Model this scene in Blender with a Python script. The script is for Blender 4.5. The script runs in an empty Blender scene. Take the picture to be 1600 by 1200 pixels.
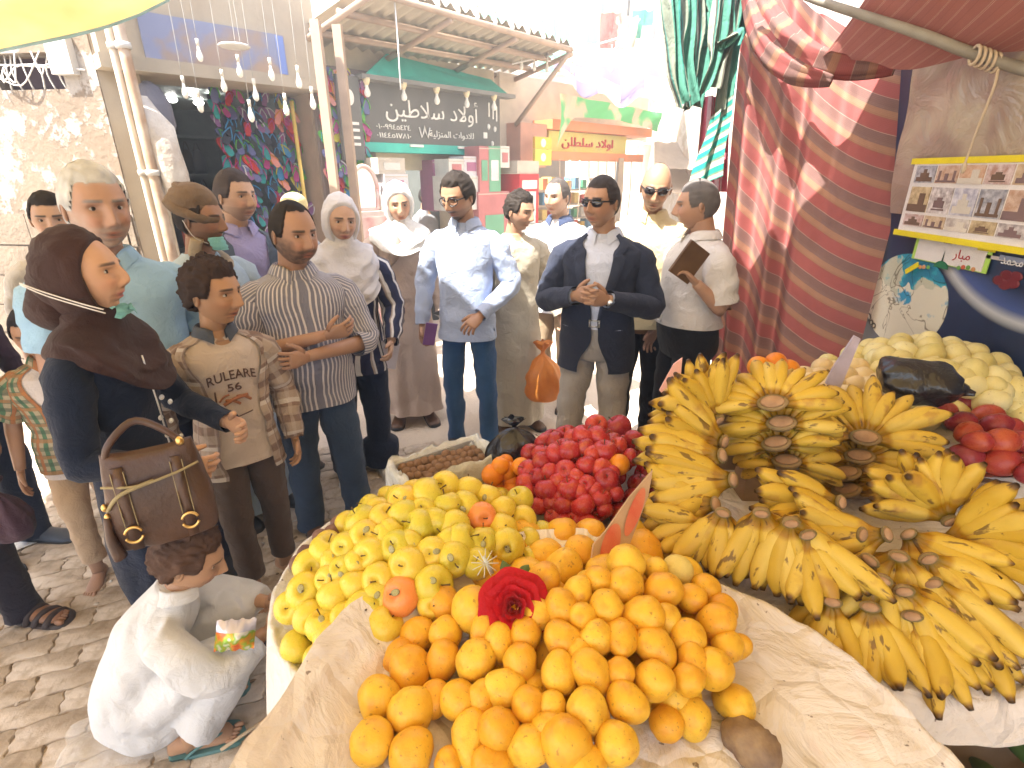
import bpy, math, random
import numpy as np
from mathutils import Vector, Matrix, noise, Euler
random.seed(7)
SC = bpy.context.scene
COL = SC.collection
R_ = math.radians
# ------------------------------------------------------------ camera
CAMZ, PITCH, FPX = 1.80, R_(21.8), 825.0
cam_d = bpy.data.cameras.new('camera'); cam = bpy.data.objects.new('camera', cam_d); COL.objects.link(cam)
cam.location = (0, 0, CAMZ); cam.rotation_euler = (math.pi/2 - PITCH, 0, 0)
cam_d.sensor_width = 36; cam_d.lens = 36*FPX/1600; cam_d.clip_start = .03; cam_d.clip_end = 300
SC.camera = cam
# ------------------------------------------------------------ world, sun, exposure
SUN_V = Vector((.44, .38, -1.0)).normalized()          # the way the sunlight travels
w = bpy.data.worlds.new('World'); SC.world = w; w.use_nodes = True
nt = w.node_tree; sky = nt.nodes.new('ShaderNodeTexSky'); sky.sky_type = 'NISHITA'; sky.sun_disc = False
sky.sun_elevation = math.asin(-SUN_V.z); sky.sun_rotation = math.atan2(-SUN_V.x, -SUN_V.y)
sky.dust_density = 3.0; sky.air_density = 1.0
bg = nt.nodes['Background']; bg.inputs['Strength'].default_value = .115
nt.links.new(sky.outputs[0], bg.inputs['Color'])
sd = bpy.data.lights.new('sun', 'SUN'); sun = bpy.data.objects.new('sun', sd); COL.objects.link(sun)
sd.energy = 4.8; sd.angle = R_(.55); sd.color = (1, .95, .86)
sun.rotation_euler = SUN_V.to_track_quat('-Z', 'Y').to_euler()
SC.view_settings.view_transform = 'Standard'; SC.view_settings.look = 'None'
SC.view_settings.exposure = 2.55; SC.view_settings.gamma = 1; SC.view_settings.use_curve_mapping = False
SC.cycles.max_bounces = 8; SC.cycles.diffuse_bounces = 5; SC.cycles.transmission_bounces = 4; SC.cycles.transparent_max_bounces = 6
SC.cycles.use_denoising = True

# ------------------------------------------------------------ measuring helpers
CP, SP = math.cos(PITCH), math.sin(PITCH)
def ray(u, v):
    cx, cy = (u-800)/FPX, (600-v)/FPX
    return Vector((cx, CP+cy*SP, -SP+cy*CP))
CAM = Vector((0, 0, CAMZ))
def PT(u, v, t): return CAM + ray(u, v)*t
def PZ(u, v, z):
    d = ray(u, v); return CAM + d*((z-CAMZ)/d.z)
def PH(u, v, zf):
    z = .95
    for _ in range(12):
        p = PZ(u, v, min(z, 1.7)); z = .5*z + .5*zf(p.x, p.y)
    return PZ(u, v, min(z, 1.7))
def sst(a, b, x):
    t = np.clip((x-a)/(b-a), 0, 1); return t*t*(3-2*t)

# ------------------------------------------------------------ materials
def nodes(name):
    m = bpy.data.materials.new(name); m.use_nodes = True
    t = m.node_tree; b = t.nodes['Principled BSDF']; return m, t, b
def N(t, typ, **kw):
    n = t.nodes.new(typ)
    for k, v in kw.items():
        if k.startswith('i_'):
            key = k[2:]; key = int(key) if key.isdigit() else key
            n.inputs[key].default_value = v
        else: setattr(n, k, v)
    return n
def rgba(c): return (c[0], c[1], c[2], 1)
def ramp(t, fac, stops):
    r = t.nodes.new('ShaderNodeValToRGB'); e = r.color_ramp.elements
    while len(e) < len(stops): e.new(.5)
    for i, (p, c) in enumerate(stops): e[i].position = p; e[i].color = rgba(c)
    t.links.new(fac, r.inputs[0]); return r.outputs[0]
def mixc(t, fac, a, b, typ='MIX'):
    n = t.nodes.new('ShaderNodeMix'); n.data_type = 'RGBA'; n.blend_type = typ
    if hasattr(fac, 'is_output'): t.links.new(fac, n.inputs[0])
    else: n.inputs[0].default_value = fac
    for k, x in ((6, a), (7, b)):
        if hasattr(x, 'is_output'): t.links.new(x, n.inputs[k])
        else: n.inputs[k].default_value = rgba(x)
    return n.outputs[2]
def mth(t, op, a, b=None, c=None):
    n = t.nodes.new('ShaderNodeMath'); n.operation = op
    for i, x in enumerate((a, b, c)):
        if x is None: continue
        if hasattr(x, 'is_output'): t.links.new(x, n.inputs[i])
        else: n.inputs[i].default_value = x
    return n.outputs[0]
def noi(t, scale, detail=4, vec=None, rough=.55, dist=0):
    n = N(t, 'ShaderNodeTexNoise'); n.inputs['Scale'].default_value = scale; n.inputs['Detail'].default_value = detail
    n.inputs['Roughness'].default_value = rough; n.inputs['Distortion'].default_value = dist
    if vec is not None: t.links.new(vec, n.inputs['Vector'])
    return n.outputs[0]
def oc(t):
    n = t.nodes.get('TC') or N(t, 'ShaderNodeTexCoord', name='TC'); return n.outputs['Object']
def uvc(t):
    n = t.nodes.get('TC') or N(t, 'ShaderNodeTexCoord', name='TC'); return n.outputs['UV']
def sep(t, v):
    n = N(t, 'ShaderNodeSeparateXYZ'); t.links.new(v, n.inputs[0]); return n.outputs
def bump(t, b, h, strength=.3, dist=.01):
    n = N(t, 'ShaderNodeBump'); n.inputs['Strength'].default_value = strength; n.inputs['Distance'].default_value = dist
    t.links.new(h, n.inputs['Height']); t.links.new(n.outputs[0], b.inputs['Normal'])
def orand(t):
    return N(t, 'ShaderNodeObjectInfo').outputs['Random']
MC = {}
def mat(name, col, rough=.6, col2=None, scale=6, bs=0, bscale=60, bdist=.004, metal=0, spec=.4, trans=0, lo=.35, hi=.65, emit=0):
    if name in MC: return MC[name]
    m, t, b = nodes(name)
    if col2 is None: col2 = tuple(c*.82 for c in col)
    c = ramp(t, noi(t, scale, 6, oc(t)), [(lo, col2), (hi, col)])
    t.links.new(c, b.inputs['Base Color']); b.inputs['Roughness'].default_value = rough
    b.inputs['Metallic'].default_value = metal; b.inputs['Specular IOR Level'].default_value = spec
    if bs: bump(t, b, noi(t, bscale, 5, oc(t)), bs, bdist)
    if emit: t.links.new(c, b.inputs['Emission Color']); b.inputs['Emission Strength'].default_value = emit
    if trans:
        tl = N(t, 'ShaderNodeBsdfTranslucent'); t.links.new(c, tl.inputs[0])
        mx = N(t, 'ShaderNodeMixShader'); mx.inputs[0].default_value = trans
        t.links.new(b.outputs[0], mx.inputs[1]); t.links.new(tl.outputs[0], mx.inputs[2])
        t.links.new(mx.outputs[0], t.nodes['Material Output'].inputs[0])
    MC[name] = m; return m
def vmat(name, rough=.55, bs=.1, bscale=120, spec=.4, var=.12, sss=0):
    if name in MC: return MC[name]
    m, t, b = nodes(name)
    a = N(t, 'ShaderNodeAttribute', attribute_name='Col')
    n = ramp(t, noi(t, 14, 5, oc(t)), [(.3, (1-var,)*3), (.7, (1, 1, 1))])
    t.links.new(mixc(t, 1, a.outputs['Color'], n, 'MULTIPLY'), b.inputs['Base Color'])
    b.inputs['Roughness'].default_value = rough; b.inputs['Specular IOR Level'].default_value = spec
    if sss:
        b.inputs['Subsurface Weight'].default_value = sss; b.inputs['Subsurface Radius'].default_value = (.012, .004, .002)
        b.inputs['Subsurface Scale'].default_value = .6
    if bs: bump(t, b, noi(t, bscale, 4, oc(t)), bs, .002)
    MC[name] = m; return m
def cloth(name, c, rough=.85, weave=500, var=.85, trans=0, fold=.7):
    if name in MC: return MC[name]
    m, t, b = nodes(name)
    k = ramp(t, noi(t, 5, 5, oc(t)), [(.3, tuple(x*var for x in c)), (.7, c)])
    t.links.new(k, b.inputs['Base Color']); b.inputs['Roughness'].default_value = rough
    b.inputs['Sheen Weight'].default_value = .1; b.inputs['Specular IOR Level'].default_value = .2
    h = mth(t, 'ADD', noi(t, 16, 3, oc(t), dist=.6), mth(t, 'MULTIPLY', noi(t, weave, 2, oc(t)), .12))
    bump(t, b, h, fold, .02)
    if trans:
        tl = N(t, 'ShaderNodeBsdfTranslucent'); t.links.new(k, tl.inputs[0])
        mx = N(t, 'ShaderNodeMixShader'); mx.inputs[0].default_value = trans
        t.links.new(b.outputs[0], mx.inputs[1]); t.links.new(tl.outputs[0], mx.inputs[2])
        t.links.new(mx.outputs[0], t.nodes['Material Output'].inputs[0])
    MC[name] = m; return m
def stripes(name, c1, c2, per, width=.5, axis=0, plaid=None, rough=.85, fold=.7):
    """woven stripes along the cloth's own UV (metres)"""
    if name in MC: return MC[name]
    m, t, b = nodes(name)
    s = sep(t, uvc(t))
    def band(o, p, wd): return mth(t, 'LESS_THAN', mth(t, 'FRACT', mth(t, 'DIVIDE', o, p)), wd)
    col = mixc(t, band(s[axis], per, width), c1, c2)
    if plaid:
        for (ax, p, wd, c, f) in plaid:
            col = mixc(t, mth(t, 'MULTIPLY', band(s[ax], p, wd), f), col, c)
    nz = ramp(t, noi(t, 6, 5, oc(t)), [(.3, (.82,)*3), (.7, (1, 1, 1))])
    t.links.new(mixc(t, 1, col, nz, 'MULTIPLY'), b.inputs['Base Color'])
    b.inputs['Roughness'].default_value = rough; b.inputs['Specular IOR Level'].default_value = .2
    bump(t, b, noi(t, 16, 3, oc(t), dist=.6), fold, .02)
    MC[name] = m; return m

# ------------------------------------------------------------ mesh helpers
class MB:
    def __init__(s): s.V = []; s.F = []; s.U = []; s.C = []; s.n = 0
    def add(s, V, F, U=None, C=None):
        V = np.asarray(V, float).reshape(-1, 3); o = s.n
        s.V.append(V); s.n += len(V)
        if U is None: U = [[(0, 0)]*len(f) for f in F]
        s.F += [tuple(i+o for i in f) for f in F]; s.U += list(U)
        if C is None: C = (1, 1, 1)
        C = np.asarray(C, float)
        s.C.append(np.broadcast_to(C, (len(V), 3)).copy())
        return s
    def xf(s, fn):
        s.V = [np.asarray(fn(v)) for v in s.V]; return s
    def mesh(s, name, m, smooth=True, col=False):
        me = bpy.data.meshes.new(name); V = np.vstack(s.V)
        me.from_pydata(V.tolist(), [], s.F)
        ul = me.uv_layers.new(name='UV')
        ul.data.foreach_set('uv', np.array([c for f in s.U for c in f], float).ravel())
        if col:
            a = me.color_attributes.new('Col', 'FLOAT_COLOR', 'POINT')
            c = np.ones((len(V), 4)); c[:, :3] = np.vstack(s.C); a.data.foreach_set('color', c.ravel())
        if smooth: me.polygons.foreach_set('use_smooth', [True]*len(me.polygons))
        for mm in (m if isinstance(m, (list, tuple)) else [m]): me.materials.append(mm)
        me.update(); return me
    def build(s, name, m, parent=None, smooth=True, col=False, **kw):
        return link(name, s.mesh(name, m, smooth, col), parent, **kw)
def link(name, me, parent=None, loc=None, rot=None, scale=None, label=None, cat=None, group=None, kind=None):
    o = bpy.data.objects.new(name, me); COL.objects.link(o)
    if parent is not None: o.parent = parent
    if loc is not None: o.location = loc
    if rot is not None:
        if isinstance(rot, Matrix): o.rotation_euler = rot.to_euler()
        else: o.rotation_euler = rot
    if scale is not None: o.scale = scale if hasattr(scale, '__len__') else (scale,)*3
    if label: o['label'] = label
    if cat: o['category'] = cat
    if group: o['group'] = group
    if kind: o['kind'] = kind
    return o
def empty(name, loc=(0, 0, 0), rz=0, **kw):
    o = link(name, None, None, loc, (0, 0, rz), **kw); o.empty_display_size = .05; return o
def gridF(nr, nc, closed=True, uw=1., vs=None):
    F = []; U = []
    if vs is None: vs = np.arange(nr)/max(1, nr-1)
    m = nc if closed else nc-1
    for i in range(nr-1):
        for j in range(m):
            k = (j+1) % nc
            F.append((i*nc+j, i*nc+k, (i+1)*nc+k, (i+1)*nc+j))
            a, b_ = j/m*uw, (j+1)/m*uw
            U.append(((a, vs[i]), (b_, vs[i]), (b_, vs[i+1]), (a, vs[i+1])))
    return F, U
def loft(mb, rings, closed=True, cap=(True, True), C=None, uw=None):
    """rings: (nr,nc,3)"""
    A = np.asarray(rings, float); nr, nc = A.shape[:2]
    cen = A.mean(1); vs = np.concatenate([[0], np.cumsum(np.linalg.norm(np.diff(A[:, 0], axis=0), axis=1))])
    if uw is None: uw = np.linalg.norm(np.diff(A[nr//2], axis=0), axis=1).sum()*(nc/(nc-1) if closed else 1)
    F, U = gridF(nr, nc, closed, uw, vs)
    V = A.reshape(-1, 3)
    if closed:
        if cap[0]: F.append(tuple(range(nc-1, -1, -1))); U.append([(0, 0)]*nc)
        if cap[1]: F.append(tuple((nr-1)*nc+j for j in range(nc))); U.append([(0, 0)]*nc)
    mb.add(V, F, U, C); return mb
def crom(P, n):
    """smooth resample of key rows (Catmull-Rom)"""
    P = np.asarray(P, float); k = len(P); out = []
    for x in np.linspace(0, k-1, n):
        i = min(int(x), k-2); f = x-i
        p0, p1, p2, p3 = P[max(i-1, 0)], P[i], P[i+1], P[min(i+2, k-1)]
        out.append(.5*((2*p1)+(-p0+p2)*f+(2*p0-5*p1+4*p2-p3)*f*f+(-p0+3*p1-3*p2+p3)*f**3))
    return np.array(out)
def frames(P, ref=None):
    P = np.asarray(P, float); T = np.gradient(P, axis=0); T /= np.linalg.norm(T, axis=1)[:, None]+1e-12
    r = np.array(ref if ref is not None else ((0, 0, 1) if abs(T[0][2]) < .9 else (0, 1, 0)), float)
    A = []; B = []
    for tt in T:
        a = r - tt*(r@tt); nn = np.linalg.norm(a)
        if nn < 1e-6: a = np.array((1, 0, 0.)) - tt*tt[0]; nn = np.linalg.norm(a)
        a /= nn; A.append(a); B.append(np.cross(tt, a)); r = a
    return T, np.array(A), np.array(B)
def tube(mb, P, rad, n=10, res=None, ref=None, flat=1., cap=(True, True), C=None, uw=None):
    P = np.asarray(P, float); rad = np.atleast_1d(np.asarray(rad, float))
    if len(rad) == 1: rad = np.repeat(rad, len(P))
    if res:
        Q = crom(np.column_stack([P, rad]), res); P = Q[:, :3]; rad = Q[:, 3]
    T, A, B = frames(P, ref); th = np.arange(n)/n*2*math.pi
    rings = P[:, None, :] + rad[:, None, None]*(np.cos(th)[None, :, None]*A[:, None, :]*flat + np.sin(th)[None, :, None]*B[:, None, :])
    return loft(mb, rings, True, cap, C, uw)
def ellip(mb, c, r, nu=12, nv=8, M=None, C=None, zcut=None):
    th = np.arange(nu)/nu*2*math.pi; ph = np.linspace(-math.pi/2, math.pi/2, nv+1)
    rings = np.stack([np.stack([np.cos(p)*np.cos(th), np.cos(p)*np.sin(th), np.full(nu, np.sin(p))], 1) for p in ph])*np.asarray(r)
    if M is not None: rings = rings @ np.asarray(M)[:3, :3].T
    return loft(mb, rings+np.asarray(c), True, (False, False), C)
def box(mb, lo, hi, M=None, bev=0, C=None):
    lo = np.asarray(lo, float); hi = np.asarray(hi, float)
    V = np.array([(x, y, z) for z in (0, 1) for y in (0, 1) for x in (0, 1)])*(hi-lo)+lo
    F = [(0, 2, 3, 1), (4, 5, 7, 6), (0, 1, 5, 4), (2, 6, 7, 3), (0, 4, 6, 2), (1, 3, 7, 5)]
    if M is not None:
        M = np.asarray(M); V = V @ M[:3, :3].T
        if M.shape[0] == 4: V = V+M[:3, 3]
    d = hi-lo
    U = [((0, 0), (0, d[1]), (d[0], d[1]), (d[0], 0)), ((0, 0), (d[0], 0), (d[0], d[1]), (0, d[1])), ((0, 0), (d[0], 0), (d[0], d[2]), (0, d[2])),
         ((d[0], 0), (d[0], d[2]), (0, d[2]), (0, 0)), ((0, 0), (0, d[2]), (d[1], d[2]), (d[1], 0)), ((0, 0), (d[1], 0), (d[1], d[2]), (0, d[2]))]
    return mb.add(V, F, U, C)
def vn(p, f=1., o=0): return noise.noise(Vector((p[0]*f+o, p[1]*f-o, p[2]*f+2*o)))
def wrinkle(V, amp, f=(7, 7, 14), seed=0, ridge=.5):
    out = V.copy()
    for i, p in enumerate(V):
        q = Vector((p[0]*f[0]+seed, p[1]*f[1]-seed, p[2]*f[2]+.37*seed))
        nv_ = noise.noise_vector(q); out[i] += np.array((nv_.x, nv_.y, nv_.z*.4))*amp
        if ridge: out[i, :2] += np.array((nv_.y, nv_.z))*amp*ridge*(1-2*abs(noise.noise(q*1.7)))
    return out
def textmesh(s, size, m, parent, M, name='lettering', extrude=.004, width=None):
    c = bpy.data.curves.new(name, 'FONT'); c.body = s; c.size = size; c.extrude = extrude; c.align_x = 'CENTER'; c.align_y = 'CENTER'; c.resolution_u = 4
    o = bpy.data.objects.new('tmp', c); COL.objects.link(o)
    dg = bpy.context.evaluated_depsgraph_get(); me = bpy.data.meshes.new_from_object(o.evaluated_get(dg))
    bpy.data.objects.remove(o); me.name = name
    if width:
        xs = [v.co.x for v in me.vertices]; k = width/(max(xs)-min(xs)+1e-9); mid = (max(xs)+min(xs))/2
        for v in me.vertices: v.co.x = (v.co.x-mid)*k
    me.materials.clear(); me.materials.append(m); me.transform(M)
    return link(name, me, parent)
# ------------------------------------------------------------ people
SKIN = vmat('skin', .5, .12, 160, .35, .1, .06)
HAIRM = vmat('hair', .75, .5, 260, .2, .35)
def G(x, z, cx, cz, sx, sz): return np.exp(-((x-cx)/sx)**2-((z-cz)/sz)**2)
NAZ, NEL = 104, 80
def head_dirs():
    A = np.arange(NAZ)/NAZ*2*np.pi-np.pi; az = A-.5*np.sin(A)
    el = np.linspace(-np.pi/2, np.pi/2, NEL)
    az, el = np.meshgrid(az, el)
    return az, el, np.stack([np.sin(az)*np.cos(el), -np.cos(az)*np.cos(el), np.sin(el)], -1)
def head_shape(fem=False, fat=0., mouth=0.):
    az, el, D = head_dirs(); x, y, z = D[..., 0], D[..., 1], D[..., 2]
    X = .0745*np.sign(x)*np.abs(x)**.92; Y = .098*y; Z = np.where(z > 0, .118, .121)*z
    low = np.clip(-z, 0, 1)
    X = X*(1-(.34-fat*.35 if not fem else .40)*low**1.7)
    Y = np.where(y > 0, Y*(1-.45*low**1.3), Y)
    Y = np.where(y < 0, -.098*np.abs(y)**.78*(1-.10*low**2), Y)
    Y = np.where(y > 0, Y*1.06, Y)
    Y += np.where((y < 0) & (z > .35), (z-.35)*.018, 0)
    m = sst(.12, .5, -y); ax = np.abs(X)
    d = (.011*G(X, Z, 0, .0, .011, .022)+.026*(.72 if fem else 1)*G(X, Z, 0, -.036, .0125, .015)+.014*G(X, Z, 0, -.018, .010, .018)
         + .009*G(ax, Z, .0135, -.041, .007, .008)+.007*G(ax, Z, .028, .0235, .022, .008)-.0125*G(ax, Z, .031, .003, .016, .012)
         - .006*G(X, Z, 0, .012, .010, .008)*0+.006*G(ax, Z, .043, -.030, .02, .018)
         + .0075*G(X, Z, 0, -.066, .023, .006)+.009*G(X, Z, 0, -.0785, .020, .0065)-(.006+mouth)*G(X, Z, 0, -.0722, .027, .0028+mouth*.35)
         - .005*G(X, Z, 0, -.090, .022, .006)+.011*G(X, Z, 0, -.107, .024, .014)+.004*G(ax, Z, .031, -.009, .012, .004))
    if fat: d += fat*.02*G(ax, Z, .045, -.065, .03, .04)
    Y = Y-m*d
    return az, el, np.stack([X, Y, Z], -1)
def hairline(az, style):
    a = np.abs(az)
    top = {'short': .070, 'curly': .066, 'balding': .094, 'bald': .2, 'grey': .072, 'fem': .06}.get(style, .07)
    if style == 'bald': z0 = np.where(a > 1.35, .0+.0*a, .3)
    else: z0 = top+0*a
    side = np.where(a > 1.25, -.012, z0)
    f = sst(.95, 1.3, a) if style != 'bald' else sst(1.25, 1.6, a)
    h = z0*(1-f)+(-.006)*f
    f2 = sst(1.65, 1.95, a); h = h*(1-f2)+(-.062)*f2
    return h
def make_head(sp):
    fem = sp.get('fem', False)
    az, el, P = head_shape(fem, sp.get('fat', 0), sp.get('mouth', 0))
    X, Y, Z = P[..., 0], P[..., 1], P[..., 2]; ax = np.abs(X)
    front = sst(.1, .45, -Y/.098)
    sk = np.array(sp.get('skin', (.40, .225, .145))); C = np.broadcast_to(sk, P.shape).copy()
    def lay(k, c): 
        nonlocal C
        k = np.clip(k, 0, 1)[..., None]; C = C*(1-k)+np.array(c)*k
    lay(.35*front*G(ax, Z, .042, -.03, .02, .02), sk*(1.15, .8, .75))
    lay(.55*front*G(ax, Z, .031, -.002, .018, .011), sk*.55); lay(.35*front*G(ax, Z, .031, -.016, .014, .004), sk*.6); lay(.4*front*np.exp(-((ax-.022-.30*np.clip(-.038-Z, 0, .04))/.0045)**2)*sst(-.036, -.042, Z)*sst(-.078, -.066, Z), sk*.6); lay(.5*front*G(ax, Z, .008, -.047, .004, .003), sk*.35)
    lay(front*.85*(G(X, Z, 0, -.0665, .023, .0045)+G(X, Z, 0, -.078, .02, .0055)), sk*(.95, .52, .50) if not fem else (.45, .10, .10))
    lay(front*.95*G(X, Z, 0, -.0722, .024, .0022+sp.get('mouth', 0)*.3), (.06, .02, .018))
    hc = np.array(sp.get('haircol', (.018, .013, .010)))
    bw = .9 if not fem else .8
    lay(front*bw*sst(.0052, .0028, np.abs(Z-.0235+.10*(ax-.03)**1*(ax > .03)))*sst(.008, .014, ax)*sst(.056, .048, ax), np.minimum(hc*1.2+.01, .25) if not sp.get('browcol') else sp['browcol'])
    lay(front*G(ax, Z, .031, .0095, .015, .0022), (.03, .018, .014))
    bc = np.array(sp.get('beardcol', hc)); bd = sp.get('beard')
    if bd:
        msk = sst(-.043, -.056, Z)*sst(.105, .02, Y) 
        side = sst(.045, .06, ax)*sst(.0, -.02, Z)*sst(.05, -.01, Y)
        mo = front*G(X, Z, 0, -.056, .026, .0055)*1.3
        chin = front*G(X, Z, 0, -.104, .024, .018)*1.4
        lips = front*(G(X, Z, 0, -.067, .021, .005)+G(X, Z, 0, -.079, .019, .006))
        if bd == 'full':
            br = np.array([.75+.5*noise.noise(Vector(p)*70) for p in P.reshape(-1, 3)]).reshape(X.shape); lay(np.clip(msk*1.0+side*.8+mo, 0, 1)*(1-.9*np.clip(lips, 0, 1))*sp.get('beardk', .9)*br, bc)
        if bd == 'stubble': lay(np.clip(msk+side*.5+mo, 0, 1)*(1-.9*np.clip(lips, 0, 1))*.38, bc)
        if bd == 'moustache': lay(mo*.9, bc)
        if bd == 'goatee': lay(np.clip(mo+chin+.3*msk, 0, 1)*.85*(1-.9*np.clip(lips, 0, 1)), bc)
    st = sp.get('hair', 'short')
    hl = hairline(az, st)+.006*np.array([noise.noise(Vector(p)*55) for p in P.reshape(-1, 3)]).reshape(X.shape)
    if st != 'none': lay(sst(-.012, .006, Z-hl)*(.95 if st != 'bald' else .45), hc)
    mb = MB(); V = P.reshape(-1, 3); F, U = gridF(NEL, NAZ)
    mb.add(V, F, U, C.reshape(-1, 3))
    for s in (-1, 1):     # ears and eyes
        M = Euler((0, 0, s*.35)).to_matrix()
        ellip(mb, (s*.0735, .012, -.010), (.008, .019, .031), 12, 8, M, sk*.9)
        ellip(mb, (s*.078, .012, -.008), (.006, .011, .019), 10, 6, M, sk*.55)
        i = np.argmin((X-s*.031)**2+(Z-.002)**2+(Y > 0)*9); ys = Y.ravel()[i]
        ellip(mb, (s*.031, ys+.0068, .001), (.0148, .0098, .0088), 14, 8, None, (.46, .42, .39))
        gx = sp.get('gaze', 0)*.004
        ellip(mb, (s*.031+gx, ys+.0005, .0015), (.0068, .0045, .0074), 10, 8, None, (.018, .010, .007))
    hair = None
    if st not in ('none', 'bald'):
        th = sp.get('hairth', {'short': .009, 'grey': .009, 'balding': .006, 'curly': .024}[st])
        k = sst(-.006, .022, Z-hl); H = P.copy()
        nrm = P/np.linalg.norm(P, axis=-1, keepdims=True)
        if st == 'curly':
            nz = np.array([.55+.9*abs(noise.noise(Vector(p)*62))+.5*noise.noise(Vector(p)*24) for p in P.reshape(-1, 3)]).reshape(k.shape)
        else: nz = np.array([1+.35*noise.noise(Vector((p[0]*70, p[1]*30, p[2]*70))) for p in P.reshape(-1, 3)]).reshape(k.shape)
        H += nrm*(th*k*nz-.004*(k < .02))[..., None]
        keep = (Z-hl > -.008).ravel()
        hm = MB(); F2 = []; 
        for f in F:
            if all(keep[i] for i in f): F2.append(f)
        var = np.array([.75+.5*noise.noise(Vector(p)*40) for p in P.reshape(-1, 3)])[:, None]
        hm.add(H.reshape(-1, 3), F2, None, np.clip(hc*(1+var*.6), 0, 1)); hair = hm
    return mb, hair
def hand(mb, wr, d, n, side, curl=.35, C=(.4, .22, .15), thumb=1., spread=.12, sc=1.):
    """palm with five bent fingers; d forearm direction, n palm normal, side +-1 places the thumb along side*(d x n)"""
    wr = np.asarray(wr, float); d = np.asarray(d, float); d /= np.linalg.norm(d)
    n = np.asarray(n, float); n = n-d*(n@d); n /= np.linalg.norm(n)+1e-9; b = np.cross(d, n)*side
    th = np.arange(12)/12*2*np.pi
    def sec(c, rx, ry): return c+np.outer(np.cos(th), b)*rx*sc+np.outer(np.sin(th), n)*ry*sc
    loft(mb, [sec(wr-d*.025*sc, .025, .021), sec(wr, .026, .019), sec(wr+d*.03*sc, .036, .017), sec(wr+d*.065*sc, .042, .0155), sec(wr+d*.09*sc, .041, .013), sec(wr+d*.1*sc, .033, .007)], C=C)
    for i, (o, L) in enumerate(zip((.030, .0105, -.0095, -.0285), (.072, .080, .075, .060))):
        p = wr+(d*(.088-.003*abs(i-1))+b*o)*sc; a = curl*(.85+.12*i); P = [p-d*.015*sc, p]; dd = d+b*(1.3-i)*spread; dd /= np.linalg.norm(dd)
        for k, fr in enumerate((.45, .30, .25)):
            ang = a*(k+.7); v = dd*math.cos(ang)+n*math.sin(ang); P.append(P[-1]+v*L*fr*sc)
        tube(mb, P, np.array([.0095, .0095, .0088, .008, .0058])*sc, 8, C=C)
    p0 = wr+(d*.022+b*.022)*sc; dt = d*.62+b*.78*thumb+n*.25; dt /= np.linalg.norm(dt); d2 = d*.9+b*.3*thumb+n*.35; d2 /= np.linalg.norm(d2)
    tube(mb, [p0, p0+dt*.032*sc, p0+dt*.045*sc+d2*.02*sc, p0+dt*.045*sc+d2*.045*sc], np.array([.015, .0125, .0105, .007])*sc, 8, C=C)
def foot_rings(L=.26, wd=1., hh=1., sole=0.):
    R = []; th = np.arange(16)/16*2*np.pi
    for t, wv, h, c in ((0, .018, .05, .0), (.05, .032, .085, 0), (.2, .036, .095, 0), (.35, .038, .082, .002), (.55, .044, .062, .004), (.75, .049, .048, .006), (.9, .043, .036, .004), (.97, .028, .028, .0), (1.0, .010, .018, 0)):
        x = np.cos(th)*wv*wd+c; z = np.where(np.sin(th) > 0, np.sin(th)*h*hh*.55, np.sin(th)*h*hh*.45); z = np.sign(z)*np.abs(z)**.8*np.abs(h*hh*.5)**.2+h*hh*.45
        R.append(np.stack([x, np.full(16, -(t*L-.07)), np.maximum(z, sole)], 1))
    return np.array(R)
TORSO = np.array([  # z rx ry cy
 (.80, .178, .122, .012), (.90, .184, .134, .010), (1.0, .176, .128, .004), (1.10, .168, .120, -.002), (1.20, .176, .121, -.004), (1.30, .192, .122, -.002), (1.375, .200, .112, .008), (1.415, .182, .098, .016), (1.445, .135, .084, .022), (1.468, .092, .074, .022), (1.485, .072, .067, .020)])
def torso_rings(prof, n, nc, gap=None, expo=2.3, th0=0, openf=0., belly=0, wide=1., th_off=0.):
    Q = crom(prof, n); R = []
    for z, rx, ry, cy in Q:
        g = gap(z) if gap else 0.
        if gap: th = np.linspace(-(math.pi-g), math.pi-g, nc)
        else: th = np.arange(nc)/nc*2*math.pi
        s, c = np.sin(th), np.cos(th)
        bl = belly*math.exp(-((z-1.06)/.16)**2)
        ex = 2/expo
        x = np.sign(s)*np.abs(s)**ex*rx*wide; y = cy+np.sign(c)*np.abs(c)**ex*ry*wide
        y = y-bl*np.clip(-c, 0, 1)*1.0; x = x*(1+bl*1.2)
        zz = np.full(nc, z)-openf*1.5*np.clip((z-1.40)/.08, 0, 1)*np.clip(-c, 0, 1)**9
        R.append(np.stack([x, y, zz], 1))
    return np.array(R)
def bend(a, e, w_, n=16):
    a, e, w_ = map(lambda q: np.asarray(q, float), (a, e, w_)); P = []
    for t in np.linspace(0, 1, n):
        if t < .42: p = a+(e-a)*(t/.42)*.86
        elif t > .58: p = w_+(e-w_)*((1-t)/.42)*.86
        else:
            u = (t-.42)/.16; p0 = a+(e-a)*.86; p2 = w_+(e-w_)*.86; p = p0*(1-u)**2+2*e*u*(1-u)+p2*u*u
        P.append(p)
    return np.array(P)
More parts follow.
